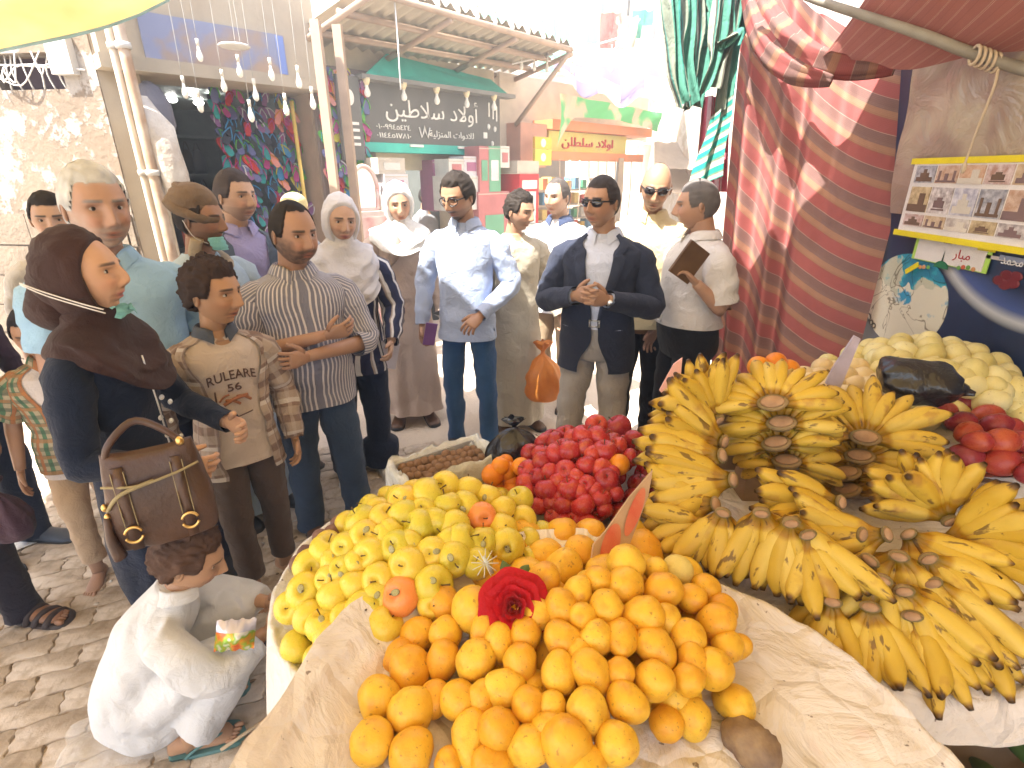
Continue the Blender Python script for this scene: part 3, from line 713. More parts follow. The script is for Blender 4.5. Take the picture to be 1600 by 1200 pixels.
def shoe_shop():
    s0, s1 = fp(228, 200)[0], fp(482, 200)[0]
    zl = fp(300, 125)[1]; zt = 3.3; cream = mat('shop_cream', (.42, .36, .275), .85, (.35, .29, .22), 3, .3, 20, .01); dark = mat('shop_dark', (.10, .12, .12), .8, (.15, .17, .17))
    e = empty('shoe_shop', FP(s0, 0, 0), label='open shoe shop with dark interior and faded blue and brown sign above', cat='shop')
    def P(name, mb, m, par=e, sm=False):
        mb.xf(lambda V: V-np.array(e.location)); return mb.build(name, m, par, sm)
    m_ = MB(); fbox(m_, sR-.02, s0, 0, zt, -.3, .15); P('pier', m_, cream)
    m_ = MB(); fbox(m_, s1, s1+.1, 0, 3.0, -.3, .1); P('pier', m_, mat('brown_pier', (.42, .31, .22), .85))
    m_ = MB(); fbox(m_, sR+.0, s1+.02, zl, zt, -.3, .30); fa = P('fascia', m_, cream)
    m_ = MB(); fbox(m_, sR-.02, s1+.05, zl-.02, zl+.07, -.3, .34); P('lintel_trim', m_, mat('trim_cream', (.40, .34, .26), .8), fa)
    sg0, sg1 = fp(222, 60, .32)[0], fp(446, 80, .32)[0]; zs0 = fp(330, 104, .32)[1]; zs1 = fp(330, 36, .32)[1]
    mt, t, b = nodes('faded_sign'); o = oc(t)
    c = ramp(t, noi(t, 2.6, 4, o, dist=.4), [(.42, (.20, .22, .33)), (.52, (.29, .22, .19)), (.62, (.34, .235, .165))]); t.links.new(c, b.inputs['Base Color']); b.inputs['Roughness'].default_value = .6
    m_ = MB(); fbox(m_, sg0, sg1, zs0, zs1, .30, .32); so = P('sign_board', m_, mt, fa)
    m_ = MB(); fbox(m_, sg1-.07, sg1-.01, zs0+.01, zs1-.01, .32, .327); P('sign_border', m_, mat('sign_blue', (.16, .24, .55), .6), so)
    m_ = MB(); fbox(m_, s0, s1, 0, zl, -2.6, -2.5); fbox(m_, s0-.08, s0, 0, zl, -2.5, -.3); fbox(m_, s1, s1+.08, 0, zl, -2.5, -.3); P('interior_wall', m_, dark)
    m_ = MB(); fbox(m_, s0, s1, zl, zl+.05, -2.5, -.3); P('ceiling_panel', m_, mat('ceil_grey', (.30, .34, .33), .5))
    red = mat('red_frame', (.62, .10, .06), .5); sr = s0+.08; m_ = MB(); fbox(m_, sr, sr+.09, 0, zl-.35, .02, .1); fbox(m_, sr-.25, sr+.09, zl-.35, zl-.25, .02, .1); P('door_frame', m_, red)
    for k, (a, o_) in enumerate(((.2, -.8), (.42, -.55), (.42, -1.2), (.58, -.7), (.62, -1.3), (.3, -1.5))):
        p = FP(s0+(s1-s0)*a, zl-.03, o_); q = MB(); ellip(q, (0, 0, 0), (.05, .05, .03), 10, 6)
        lm = MC.get('lamp_lit') or mat('lamp_lit', (1, .98, .92), .5, (1, .98, .92), emit=4)
        link('ceiling_lamp', q.mesh('ceiling_lamp', lm), None, p, label='small round lit lamp in the shoe shop ceiling', cat='ceiling lamp', group='lit ceiling lamps in the shoe shop')
    sh = mat('shelf_grey', (.16, .18, .18), .6)
    for k in range(5):
        m_ = MB(); fbox(m_, s0+.02, s1-.02, .5+k*.42, .53+k*.42, -2.5, -2.15); P('shelf', m_, sh)
    bm = [mat('bag_%d' % k, c, .5) for k, c in enumerate(((.03, .03, .035), (.05, .035, .03), (.10, .10, .12), (.03, .05, .05)))]
    for k in range(34):
        r = random.random; q = MB(); ss = s0+.1+(k % 9)/9*(s1-s0-.3); zz = .53+(k//9)*.42+.42
        loft(q, [np.array([(math.cos(a)*.1*wv, math.sin(a)*.05*wv, h) for a in np.arange(10)/10*2*math.pi]) for h, wv in ((0, .9), (.06, 1), (.16, .95), (.24, .6), (.27, .3))])
        tube(q, [(-.05, 0, .25), (0, 0, .36), (.05, 0, .25)], .008, 6, 8)
        link('handbag', q.mesh('handbag', bm[k % 4]), None, FP(ss, zz, -2.3), (0, 0, 1.3), label='dark handbag on the shelves deep inside the shoe shop', cat='handbag', group='handbags on the back shelves')
    # sandals on wires, right half of the doorway and the stand beside it
    spots = []
    for c_ in range(11):
        for r_ in range(15):
            a = .44+.05*c_; spots.append((s0+(s1-s0)*a+random.uniform(-.04, .04), zl-.12-r_*.105+random.uniform(-.03, .03), -.15+.03*math.sin(c_*5+r_), c_ < 7))
    for c_ in range(6):
        for r_ in range(17): spots.append((s1+.06+c_*.085+random.uniform(-.03, .03), zl+.1-r_*.10+random.uniform(-.03, .03), .22, False))
    for k, (s, z, o_, dk) in enumerate(spots):
        i = random.choice((8, 11, 6, 9, 8, 11, 5, 0)) if dk else random.randrange(len(SD)); so, st = SD[i]; r = random.random
        ro = (FM.to_3x3() @ Euler((-1.35+.3*r(), (r()-.5)*1.2, math.pi+(r()-.5)*1.0)).to_matrix())
        lb = 'dark rubber sandal hung in the right half of the shoe shop doorway' if dk else 'bright coloured rubber sandal hung on the rack right of the shoe shop'
        o = link('sandal', so, None, FP(s, z, o_), ro, random.uniform(.5, .8), label=lb, cat='sandal', group='sandals hung in the doorway' if dk else 'sandals on the rack')
        link('strap', st, o)
    m_ = MB(); fbox(m_, s1+.02, s1+.62, .4, zl+.22, .10, .15); m_.build('sandal_rack', mat('rack_board', (.22, .17, .15), .8), None, False, label='brown board rack covered with colourful sandals beside the shoe shop', cat='rack')
    q = MB(); sp_, zp = s0+(s1-s0)*.86, zl; tube(q, [FP(sp_, 0, .12), FP(sp_, zl-.1, .12)], .018, 8); q.build('pole', mat('yellow_pole', (.6, .42, .10), .5), None, label='thin yellow pole standing before the sandals in the doorway', cat='pole')
    # bagged stock hanging left of the door
    q = MB(); p = PT(258, 250, 3.95); rng = []
    for h, wv, dx in ((.42, .04, -.06), (.34, .08, -.05), (.22, .11, -.03), (.08, .12, 0), (-.08, .12, .02), (-.24, .09, .05), (-.33, .03, .06)):
        th = np.arange(18)/18*2*np.pi; rng.append(np.array([(p.x+dx+math.cos(a)*wv*(1+.12*math.sin(4*a+h*5)), p.y+math.sin(a)*wv, p.z+h) for a in th]))
    loft(q, rng); q.xf(lambda V: wrinkle(V, .04, (6, 6, 6), 3)); q.build('plastic_sack', mat('sack_pale', (.60, .57, .53), .35, (.38, .33, .29), 4, .5, 18, .03), None, label='pale plastic wrapped bundle hanging left of the shoe shop door', cat='sack')
    q = MB(); p = PT(240, 168, 4.0); rng = []
    for h, wv in ((.17, .03), (.13, .08), (.02, .12), (-.12, .13), (-.17, .11)):
        th = np.arange(18)/18*2*np.pi; rng.append(np.array([(p.x+math.cos(a)*wv, p.y+math.sin(a)*wv*.6, p.z+h) for a in th]))
    loft(q, rng); q.xf(lambda V: wrinkle(V, .03, (9, 9, 5), 8)); q.build('hanging_cloth', cloth('cloth_slate', (.17, .17, .21)), None, label='slate grey cloth hanging above the pale bundle left of the shoe shop', cat='cloth')
    for (u, v, vt) in ((286, 128, -40), (347, 118, -30), (397, 132, -30), (309, 70, -40), (372, 95, -30), (422, 100, -30), (445, 155, 20), (487, 145, 40), (310, 150, 0), (390, 165, 0), (465, 112, 0)):
        p = PT(u, v, 3.95); hanging_bulb(p, 3.5)
    q = MB(); p = PT(366, 72, 3.8); ellip(q, p, (.11, .11, .02), 16, 6); q.build('lamp_plate', mat('pale_metal', (.6,)*3), None, label='flat pale round lamp plate hanging before the faded sign', cat='lamp')
shoe_shop()
# ------------------------------------------------------------ corrugated awning and its posts
def awning():
    c = [PT(575, -30, 4.1), PT(893, 68, 5.7), PT(800, 112, 6.7), PT(440, 66, 4.75)]   # near-front, far-front, far-back, near-back
    steel = mat('awning_sheet', (.50, .45, .36), .6, (.40, .35, .27), 3, .2, 30, .01); rib = mat('awning_frame', (.40, .29, .21), .7)
    e = empty('corrugated_awning', (0, 0, 0), label='long corrugated metal awning on a brown frame over the housewares shop', cat='awning')
    n, m = 120, 8; V = []
    for j in range(m):
        b = j/(m-1)
        for i in range(n):
            a = i/(n-1); p = c[0]*(1-a)*(1-b)+c[1]*a*(1-b)+c[2]*a*b+c[3]*(1-a)*b
            V.append((p.x, p.y, p.z+.022*math.sin(a*2*math.pi*22)))
    mb = MB(); F, U = gridF(m, n, False); mb.add(V, F, U); mb.add(np.array(V)+(0, 0, .006), [tuple(reversed(f)) for f in F], U); mb.build('roof_sheet', steel, e)
    for b in (0, .33, .66, 1):
        q = MB(); tube(q, [c[0]*(1-b)+c[3]*b-Vector((0, 0, .06)), c[1]*(1-b)+c[2]*b-Vector((0, 0, .06))], .03, 6); q.build('purlin', rib, e)
    for a in (0, .33, .66, 1):
        q = MB(); tube(q, [c[0]*(1-a)+c[1]*a-Vector((0, 0, .1)), c[3]*(1-a)+c[2]*a-Vector((0, 0, .1))], .03, 6); q.build('rafter', rib, e)
    for k, (u, v, t) in enumerate(((527, 330, 4.7), (557, 330, 4.85))):
        p = PT(u, v, t); q = MB(); box(q, (p.x-.035, p.y-.035, 0), (p.x+.035, p.y+.035, 2.92)); q.build('awning_post', rib, None, False, label='brown square awning post, %s of the pair left of the grey sign' % ('left one' if k == 0 else 'right one'), cat='post', group='awning posts')
    q = MB(); p = c[1]; tube(q, [PT(890, 82, 5.7), PT(806, 195, 6.6)], .028, 6); q.build('awning_brace', rib, None, label='slanting brown brace under the far end of the awning', cat='brace')
    for k in range(12):
        a = k/11; p = c[0]*(1-a)+c[1]*a; hanging_bulb((p.x, p.y, p.z-.02+.08), p.z+.14, 'white bulb in the row along the front edge of the awning', 'bulbs along the awning edge')
    q = MB(); tube(q, [PT(615, -20, 4.3), PT(622, 70, 4.35), PT(626, 140, 4.4)], .006, 6); q.build('cable', MC['white_cord'], None, label='pale cable hanging straight down in front of the grey sign', cat='cable')
    q = MB(); tube(q, [PT(486, 66, 5.0), PT(505, 70, 5.1), PT(588, 90, 5.5)], .085, 16, 10); q.build('rolled_tarp', mat('tarp_grey', (.45, .45, .42), .6), None, label='rolled grey tarpaulin lying under the near end of the awning', cat='tarpaulin')
awning()
# ------------------------------------------------------------ housewares shop with the grey sign
def housewares():
    o0 = .2; a0, zb = fp(570, 232, o0); a1, _ = fp(781, 200, o0); zt = fp(575, 128, o0)[1]
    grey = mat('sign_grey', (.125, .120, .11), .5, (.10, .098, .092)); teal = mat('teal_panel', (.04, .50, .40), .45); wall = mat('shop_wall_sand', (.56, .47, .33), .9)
    e = empty('housewares_shop', (0, 0, 0), label='housewares shop under a long grey sign with teal strips', cat='shop')
    def P(name, mb, m, par=e, sm=False): return mb.build(name, m, par, sm)
    S0 = fp(488, 200)[0]
    m_ = MB(); fbox(m_, S0, a0+.1, 0, zb, -.3, 0); fbox(m_, a1-.6, a1+.1, 0, zb, -.3, 0); fbox(m_, S0, a1+.1, zb-.2, 2.95, -.3, 0); P('wall', m_, wall)
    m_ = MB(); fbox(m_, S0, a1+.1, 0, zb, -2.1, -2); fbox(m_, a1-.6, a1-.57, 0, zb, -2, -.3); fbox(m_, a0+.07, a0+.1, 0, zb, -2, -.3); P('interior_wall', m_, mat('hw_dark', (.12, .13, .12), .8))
    m_ = MB(); fbox(m_, a0-.02, a1, zb+.06, zt, .03, o0); so = P('sign_board', m_, grey)
    m_ = MB(); fbox(m_, a0-.02, a1-.2, zb-.03, zb+.06, .03, o0+.02); P('teal_strip', m_, teal, so)
    sl = [FP(a0, zt+.04, o0+.14), FP(a1, zt+.04, o0+.14), FP(a1, zt+.22, .05), FP(a0+.45, zt+.30, .05)]
    V = [tuple(p) for p in sl]+[tuple(p-FN*.03) for p in sl]; m_ = MB(); m_.add(V, [(0, 1, 2, 3), (7, 6, 5, 4), (0, 4, 5, 1), (1, 5, 6, 2), (2, 6, 7, 3), (3, 7, 4, 0)]); P('teal_canopy', m_, teal, so)
    m_ = MB(); fbox(m_, a0-.06, a1+.1, zt, zt+.04, o0, o0+.17); P('canopy_edge', m_, mat('edge_grey', (.2, .195, .18), .5), so)
    wt = mat('sign_white', (.82, .80, .74), .5); cs = (a0+a1)/2; W = a1-a0; H = zt-zb-.06
    def T(s, z, txt, size, width, nm='sign_lettering'):
        p = FP(s, z, o0+.004); textmesh(txt, size, wt, so, Matrix.Translation(p) @ FT, nm, .006, width)
    T(a0+W*.475, zb+.06+H*.60, '\uFEE6\uFEF4\uFEC3\uFEFC\uFEB3 \uFEA9\uFEFB\uFEED\uFE83', H*.42, W*.66)
    T(a0+W*.60, zb+.06+H*.2, '\uFE94\uFEF4\uFEDF\uFEB0\uFEE8\uFEE4\uFEDF\uFE8D \uFE95\uFE8D\uFEED\uFEA9\uFEFC\uFEDF', H*.17, W*.34)
    T(a0+W*.19, zb+.06+H*.28, '\u0660\u0661\u0660\u0660\u0669\u0669\u0664\u0665\u0664\u0662\u0664', H*.13, W*.22)
    T(a0+W*.19, zb+.06+H*.13, '\u0660\u0661\u0661\u0664\u0664\u0665\u0661\u0667\u0668\u0661\u0660', H*.13, W*.22)
    q = MB(); zc = zb+.06+H*.22; p0 = a0+W*.395
    tube(q, [FP(p0+d, zc+z, o0+.01) for d, z in ((-.07, .05), (-.04, -.05), (-.012, .01), (0, .06), (.012, .01), (.04, -.05), (.07, .05))], .008, 6); q.build('sign_emblem', wt, so)
    q = MB(); fbox(q, a0+W*.855, a0+W*.885, zb+.06+H*.18, zb+.06+H*.30, o0, o0+.008); q.build('sign_emblem', wt, so, False)
    for k, sc in enumerate((.90, .935, .965)):
        q = MB(); fbox(q, a0+W*sc, a0+W*(sc+.009), zb+.06+H*(.62-.04*k), zb+.06+H*(.9-.03*k), o0, o0+.008); q.build('sign_emblem', wt, so, False)
    for k, sc in enumerate((.9, .955, .93)):
        q = MB(); ellip(q, FP(a0+W*sc, zb+.06+H*(.42, .38, .08)[k], o0), (.022, .02, .032), 10, 6); q.build('sign_emblem', wt, so)
    for sc in (.28, .63):
        q = MB(); fbox(q, a0+W*sc, a0+W*(sc+.09), zb+.03, zb+.055, o0+.02, o0+.04); q.build('tube_lamp', wt, so, False)
    for k, sc in enumerate((.0, .22, .44, .66, .88)):
        p = FP(a0+W*sc, zt-.02, o0+.14); sp = empty('spot_lamp', p, label='brass coloured spot lamp under the canopy edge above the grey sign', cat='lamp', group='spot lamps above the grey sign')
        q = MB(); tube(q, [(0, 0, .03), (0, 0, 0), (0, 0, -.03)], [.04, .032, .018], 12); q.build('lamp_shade', mat('lamp_brass', (.72, .60, .38), .5), sp); q = MB(); bulb(q, (0, 0, -.02), .032); q.build('bulb', BULBM, sp)
    # narrow side panel left of the sign
    b0, b1 = fp(534, 200, .3)[0], fp(567, 200, .3)[0]; z1 = fp(548, 118, .3)[1]; z0 = fp(548, 250, .3)[1]
    m_ = MB(); fbox(m_, b0, b1, z0, z1, .25, .3); so2 = m_.build('side_sign', grey, None, False, label='narrow dark side sign with white discs between the awning posts', cat='sign')
    q = MB(); ellip(q, FP((b0+b1)/2, z1-(z1-z0)*.25, .3), (.05, .008, .07), 16, 8, FM.to_3x3()); q.build('emblem', wt, so2)
    for k in (.55, .63, .72, .8): q = MB(); fbox(q, b0+.04, b1-.04, z1-(z1-z0)*k-.015, z1-(z1-z0)*k+.01, .3, .305); q.build('emblem', wt, so2, False)
    # stock: cartons and boxes
    cm = [mat('carton_%d' % k, c, .7) for k, c in enumerate(((.52, .46, .38), (.62, .60, .55), (.45, .16, .16), (.14, .35, .22), (.6, .58, .6), (.35, .12, .22)))]
    def carton(u0, v0, u1, v1, o, dm, k, lb, prt=True):
        sA, zA = fp(u0, v1, o); sB, zB = fp(u1, v0, o); q = MB(); zb_ = fp(u0, v1, o)[1]; zt_ = fp(u0, v0, o)[1]
        fbox(q, sA, sB, zb_, zt_, o-dm, o); ob = q.build('carton', cm[k], None, False, label=lb, cat='carton', group='cartons before the housewares shop')
        if prt:
            q = MB(); fbox(q, sA+(sB-sA)*.2, sB-(sB-sA)*.2, zb_+(zt_-zb_)*.25, zb_+(zt_-zb_)*.7, o, o+.006); q.build('printed_label', cm[(k+1) % 6], ob, False)
            q = MB(); fbox(q, sA, sB, zt_-.03, zt_-.02, o, o+.004); q.build('tape', cm[0], ob, False)
    carton(592, 246, 632, 272, .5, .25, 0, 'beige carton at the top of the stack beside the oval mirror')
    carton(603, 272, 637, 305, .52, .25, 4, 'white printed carton below the beige one beside the oval mirror')
    carton(603, 305, 640, 345, .54, .25, 1, 'pale carton at the bottom of the stack beside the oval mirror')
    carton(598, 345, 645, 420, .55, .25, 0, 'brown carton on the ground under the stack beside the mirror')
    carton(680, 250, 700, 330, .2, .25, 5, 'purple upright carton on the right side of the housewares doorway')
    carton(702, 248, 725, 275, .45, .25, 1, 'pale carton with dark marks under the right end of the grey sign')
    carton(725, 244, 748, 275, .45, .25, 4, 'grey white carton under the right end of the grey sign')
    carton(700, 275, 748, 330, .47, .25, 1, 'wide pale carton under the right end of the grey sign')
    carton(750, 228, 764, 300, .5, .25, 2, 'red carton standing beside the green one right of the grey sign')
    carton(764, 228, 782, 300, .5, .25, 3, 'green carton with red print right of the grey sign')
    carton(782, 228, 796, 262, .5, .25, 1, 'white carton with red corner at the shop corner')
    carton(750, 300, 796, 420, .5, .25, 2, 'large red carton standing on the ground at the shop corner')
    for r_ in range(4):
        m_ = MB(); fbox(m_, a0+.12, a1-.62, .6+r_*.32, .62+r_*.32, -1.7, -1.4); P('shelf', m_, mat('shelf_grey', (.2, .2, .2)))
    pm = [mat('pot_%d' % k, c, .3, metal=mt_) for k, (c, mt_) in enumerate((((.6, .6, .6), 1), ((.5, .5, .45), 0), ((.2, .35, .3), 0)))]
    for k in range(28):
        q = MB(); rr = .05+.03*random.random(); th = np.arange(12)/12*2*np.pi
        loft(q, [np.stack([np.cos(th)*rr*w_, np.sin(th)*rr*w_, np.full(12, z)], 1) for z, w_ in ((0, .8), (.04, 1), (.11, 1.05), (.12, .9), (.14, .3), (.16, .1))])
        link('cooking_pot', q.mesh('cooking_pot', pm[k % 3]), None, FP(a0+.2+(k % 7)*(a1-a0-.9)/7, .62+(k//7)*.32, -1.55), label='cooking pot on the shelves inside the housewares shop', cat='pot', group='pots on the housewares shelves')
    # oval mirror
    sM, zM = fp(570, 296, .45); me = empty('oval_mirror', FP(sM, zM, .45), label='arched mirror in a pale red patterned frame under the narrow side sign', cat='mirror')
    P_ = [FE*(.14*math.cos(a))+Vector((0, 0, 1))*(.21*math.sin(a) if math.sin(a) > 0 else .19*max(-1, 2.5*math.sin(a))) for a in np.linspace(0, 2*math.pi, 33)]
    q = MB(); tube(q, P_, .022, 8); q.build('frame', mat('mirror_frame', (.55, .27, .24), .5, (.6, .5, .45), 9), me)
    q = MB(); q.add([tuple(p) for p in P_[:-1]]+[tuple(p-FN*.03) for p in P_[:-1]], [tuple(range(32)), tuple(range(63, 31, -1))]+[(i, i+32, (i+1) % 32+32, (i+1) % 32) for i in range(32)]); q.build('mirror_glass', mat('mirror_glass', (.8, .8, .78), .15, metal=1), me, False)
    q = MB(); s_ = sM-.2; fbox(q, s_, s_+.42, 0, zM-.2, .3, .55); ob = q.build('dresser', mat('dresser_pale', (.58, .5, .46), .6), None, False, label='pale dresser with red patterned drawers below the arched mirror', cat='dresser')
    for k in range(3): q = MB(); fbox(q, s_+.03, s_+.39, .12+k*.45, .50+k*.45, .55, .562); q.build('drawer', mat('drawer_red', (.5, .2, .2), .5, (.65, .6, .55), 6), ob, False)
housewares()
# ------------------------------------------------------------ orange shop further on
def orange_shop():
    o0 = .2; e = empty('orange_shop', (0, 0, 0), label='far shop with orange boards and a yellow sign behind a green banner', cat='shop')
    org = mat('orange_board', (.72, .22, .08), .6, (.6, .25, .12)); yel = mat('sign_yellow', (.72, .60, .12), .6, (.60, .62, .2), 3)
    a0, a1 = fp(850, 200, o0)[0], fp(980, 200, o0)[0]
    z = lambda v: fp(862, v, o0)[1]
    m_ = MB(); fbox(m_, a0-.62, a1+.9, z(205), 2.95, -.3, 0); fbox(m_, a0-.62, a0, 0, z(205), -.3, 0); m_.build('wall', mat('far_wall_sand', (.60, .52, .42), .9), e, False)
    m_ = MB(); fbox(m_, a0, a1+.5, z(203), z(188), 0, o0+.15); m_.build('board', org, e, False)
    m_ = MB(); fbox(m_, a0, a1+.3, z(250), z(237), 0, o0+.15); m_.build('board', org, e, False)
    m_ = MB(); fbox(m_, a0-.5, a0, z(262), z(196), 0, o0+.05); m_.build('side_board', mat('salmon_board', (.62, .33, .24), .7), e, False)
    m_ = MB(); fbox(m_, a0+.1, a1, z(237), z(204), .1, o0); so = m_.build('sign_board', yel, e, False)
    p = FP((a0+a1)/2, (z(237)+z(204))/2, o0+.01); textmesh('\uFEE6\uFE8E\uFEC4\uFEE0\uFEB3 \uFEA9\uFEFB\uFEED\uFE8D', (z(204)-z(237))*.62, mat('sign_red', (.62, .05, .04), .5), so, Matrix.Translation(p) @ FT, 'sign_lettering', .01, (a1-a0)*.62)
    m_ = MB(); fbox(m_, a0, a1+.6, 0, z(205), -1.6, -1.5); m_.build('interior_wall', mat('or_dark', (.25, .2, .16), .8), e, False)
    for k in range(9):
        q = MB(); ss = a0+.1+k*(a1-a0)/9; tube(q, [FP(ss, z(250), .4), FP(ss+.03, z(300), .4), FP(ss, z(345), .4)], .009, 6); q.build('cord', mat('cord_tan', (.6, .48, .36), .8), None, label='tan cord hanging from the lower orange board of the far shop', cat='cord', group='cords hanging from the orange shop')
    # banner
    V = []; n = 40
    for j in range(5):
        for i in range(n):
            a = i/(n-1); s = a0-.05+(a1-a0+.5)*a; zt = z(152)-.05*a; h = .27-.07*math.sin(a*math.pi)+(.34*max(0, 1-a*9)); p = FP(s, zt-h*j/4, o0+.3+.03*math.sin(a*20+j)); V.append(tuple(p))
    m_, t, b = nodes('green_banner'); c = ramp(t, noi(t, 2.2, 2, oc(t)), [(.5, (.10, .45, .16)), (.57, (.62, .48, .34))]); t.links.new(c, b.inputs['Base Color']); b.inputs['Roughness'].default_value = .7
    mb = MB(); F, U = gridF(5, n, False); mb.add(V, F, U); mb.build('banner', m_, None, label='green cloth banner with cream medallions sagging before the orange shop', cat='banner')
    for k, (u0, v0, u1, v1, c, lb) in enumerate(((836, 215, 862, 232, (.85, .5, .05), 'orange yellow sign plate with a pale disc left of the green banner'), (836, 234, 862, 258, (.85, .6, .08), 'lower yellow sign plate left of the green banner'))):
        sA, zA = fp(u0, v1, .5); sB, zB = fp(u1, v0, .5); q = MB(); fbox(q, sA, sB, zA, zB, .46, .5); ob = q.build('plate_sign', mat('plate_%d' % k, c, .5), None, False, label=lb, cat='sign')
        q = MB(); ellip(q, FP((sA+sB)/2, (zA+zB)/2, .5), (.05, .008, .05), 12, 6, FM.to_3x3()); q.build('emblem', MC['sign_white'], ob)
    # red drinks fridge
    sA, zt = fp(812, 272, .6); sB = fp(842, 272, .6)[0]; fr = empty('drinks_fridge', FP(sA, 0, .3), label='tall red drinks fridge with white front in front of the orange shop', cat='fridge')
    def L(mb): mb.xf(lambda V: V-np.array(fr.location)); return mb
    q = MB(); fbox(q, sA, sB, 0, zt, .25, .6); L(q).build('body', mat('fridge_red', (.62, .02, .03), .4), fr, False)
    q = MB(); fbox(q, sA+.03, sB-.06, .25, zt-.2, .6, .61); L(q).build('glass_door', mat('fridge_door', (.65, .66, .66), .2), fr, False)
    for k in range(4): q = MB(); fbox(q, sA+.04, sB-.07, .45+k*.25, .46+k*.25, .61, .618); L(q).build('shelf', MC['shelf_grey'], fr, False)
    q = MB(); fbox(q, sA+.04, sB-.04, zt-.17, zt-.07, .6, .61); L(q).build('header', mat('fridge_head', (.75, .7, .68), .4), fr, False)
    q = MB(); fbox(q, sA-.02, sB+.02, zt+.005, zt+.15, .27, .58); q.build('carton', MC['carton_0'], None, False, label='grey brown carton lying on top of the red drinks fridge', cat='carton')
    pal = [(.7, .1, .06), (.75, .5, .1), (.15, .35, .6), (.1, .4, .2), (.7, .68, .62), (.75, .3, .12), (.75, .6, .2)]
    for k in range(40):
        r = random.random; s = a0+.04+(k % 10)*(a1-a0)/10; q = MB(); zz = .9+(k//10)*.22; fbox(q, s, s+.11, zz, zz+.12+.06*r(), -.5-.1*r(), -.35); q.build('packet', mat('packet_%d' % (k % 7), pal[k % 7], .5), None, False, label='coloured grocery packet stacked in the opening of the orange shop', cat='packet', group='packets in the orange shop')
    for k in range(4): q = MB(); fbox(q, a0, a1, .87+k*.22, .895+k*.22, -.65, -.33); q.build('shelf', MC['carton_0'], e, False)
orange_shop()
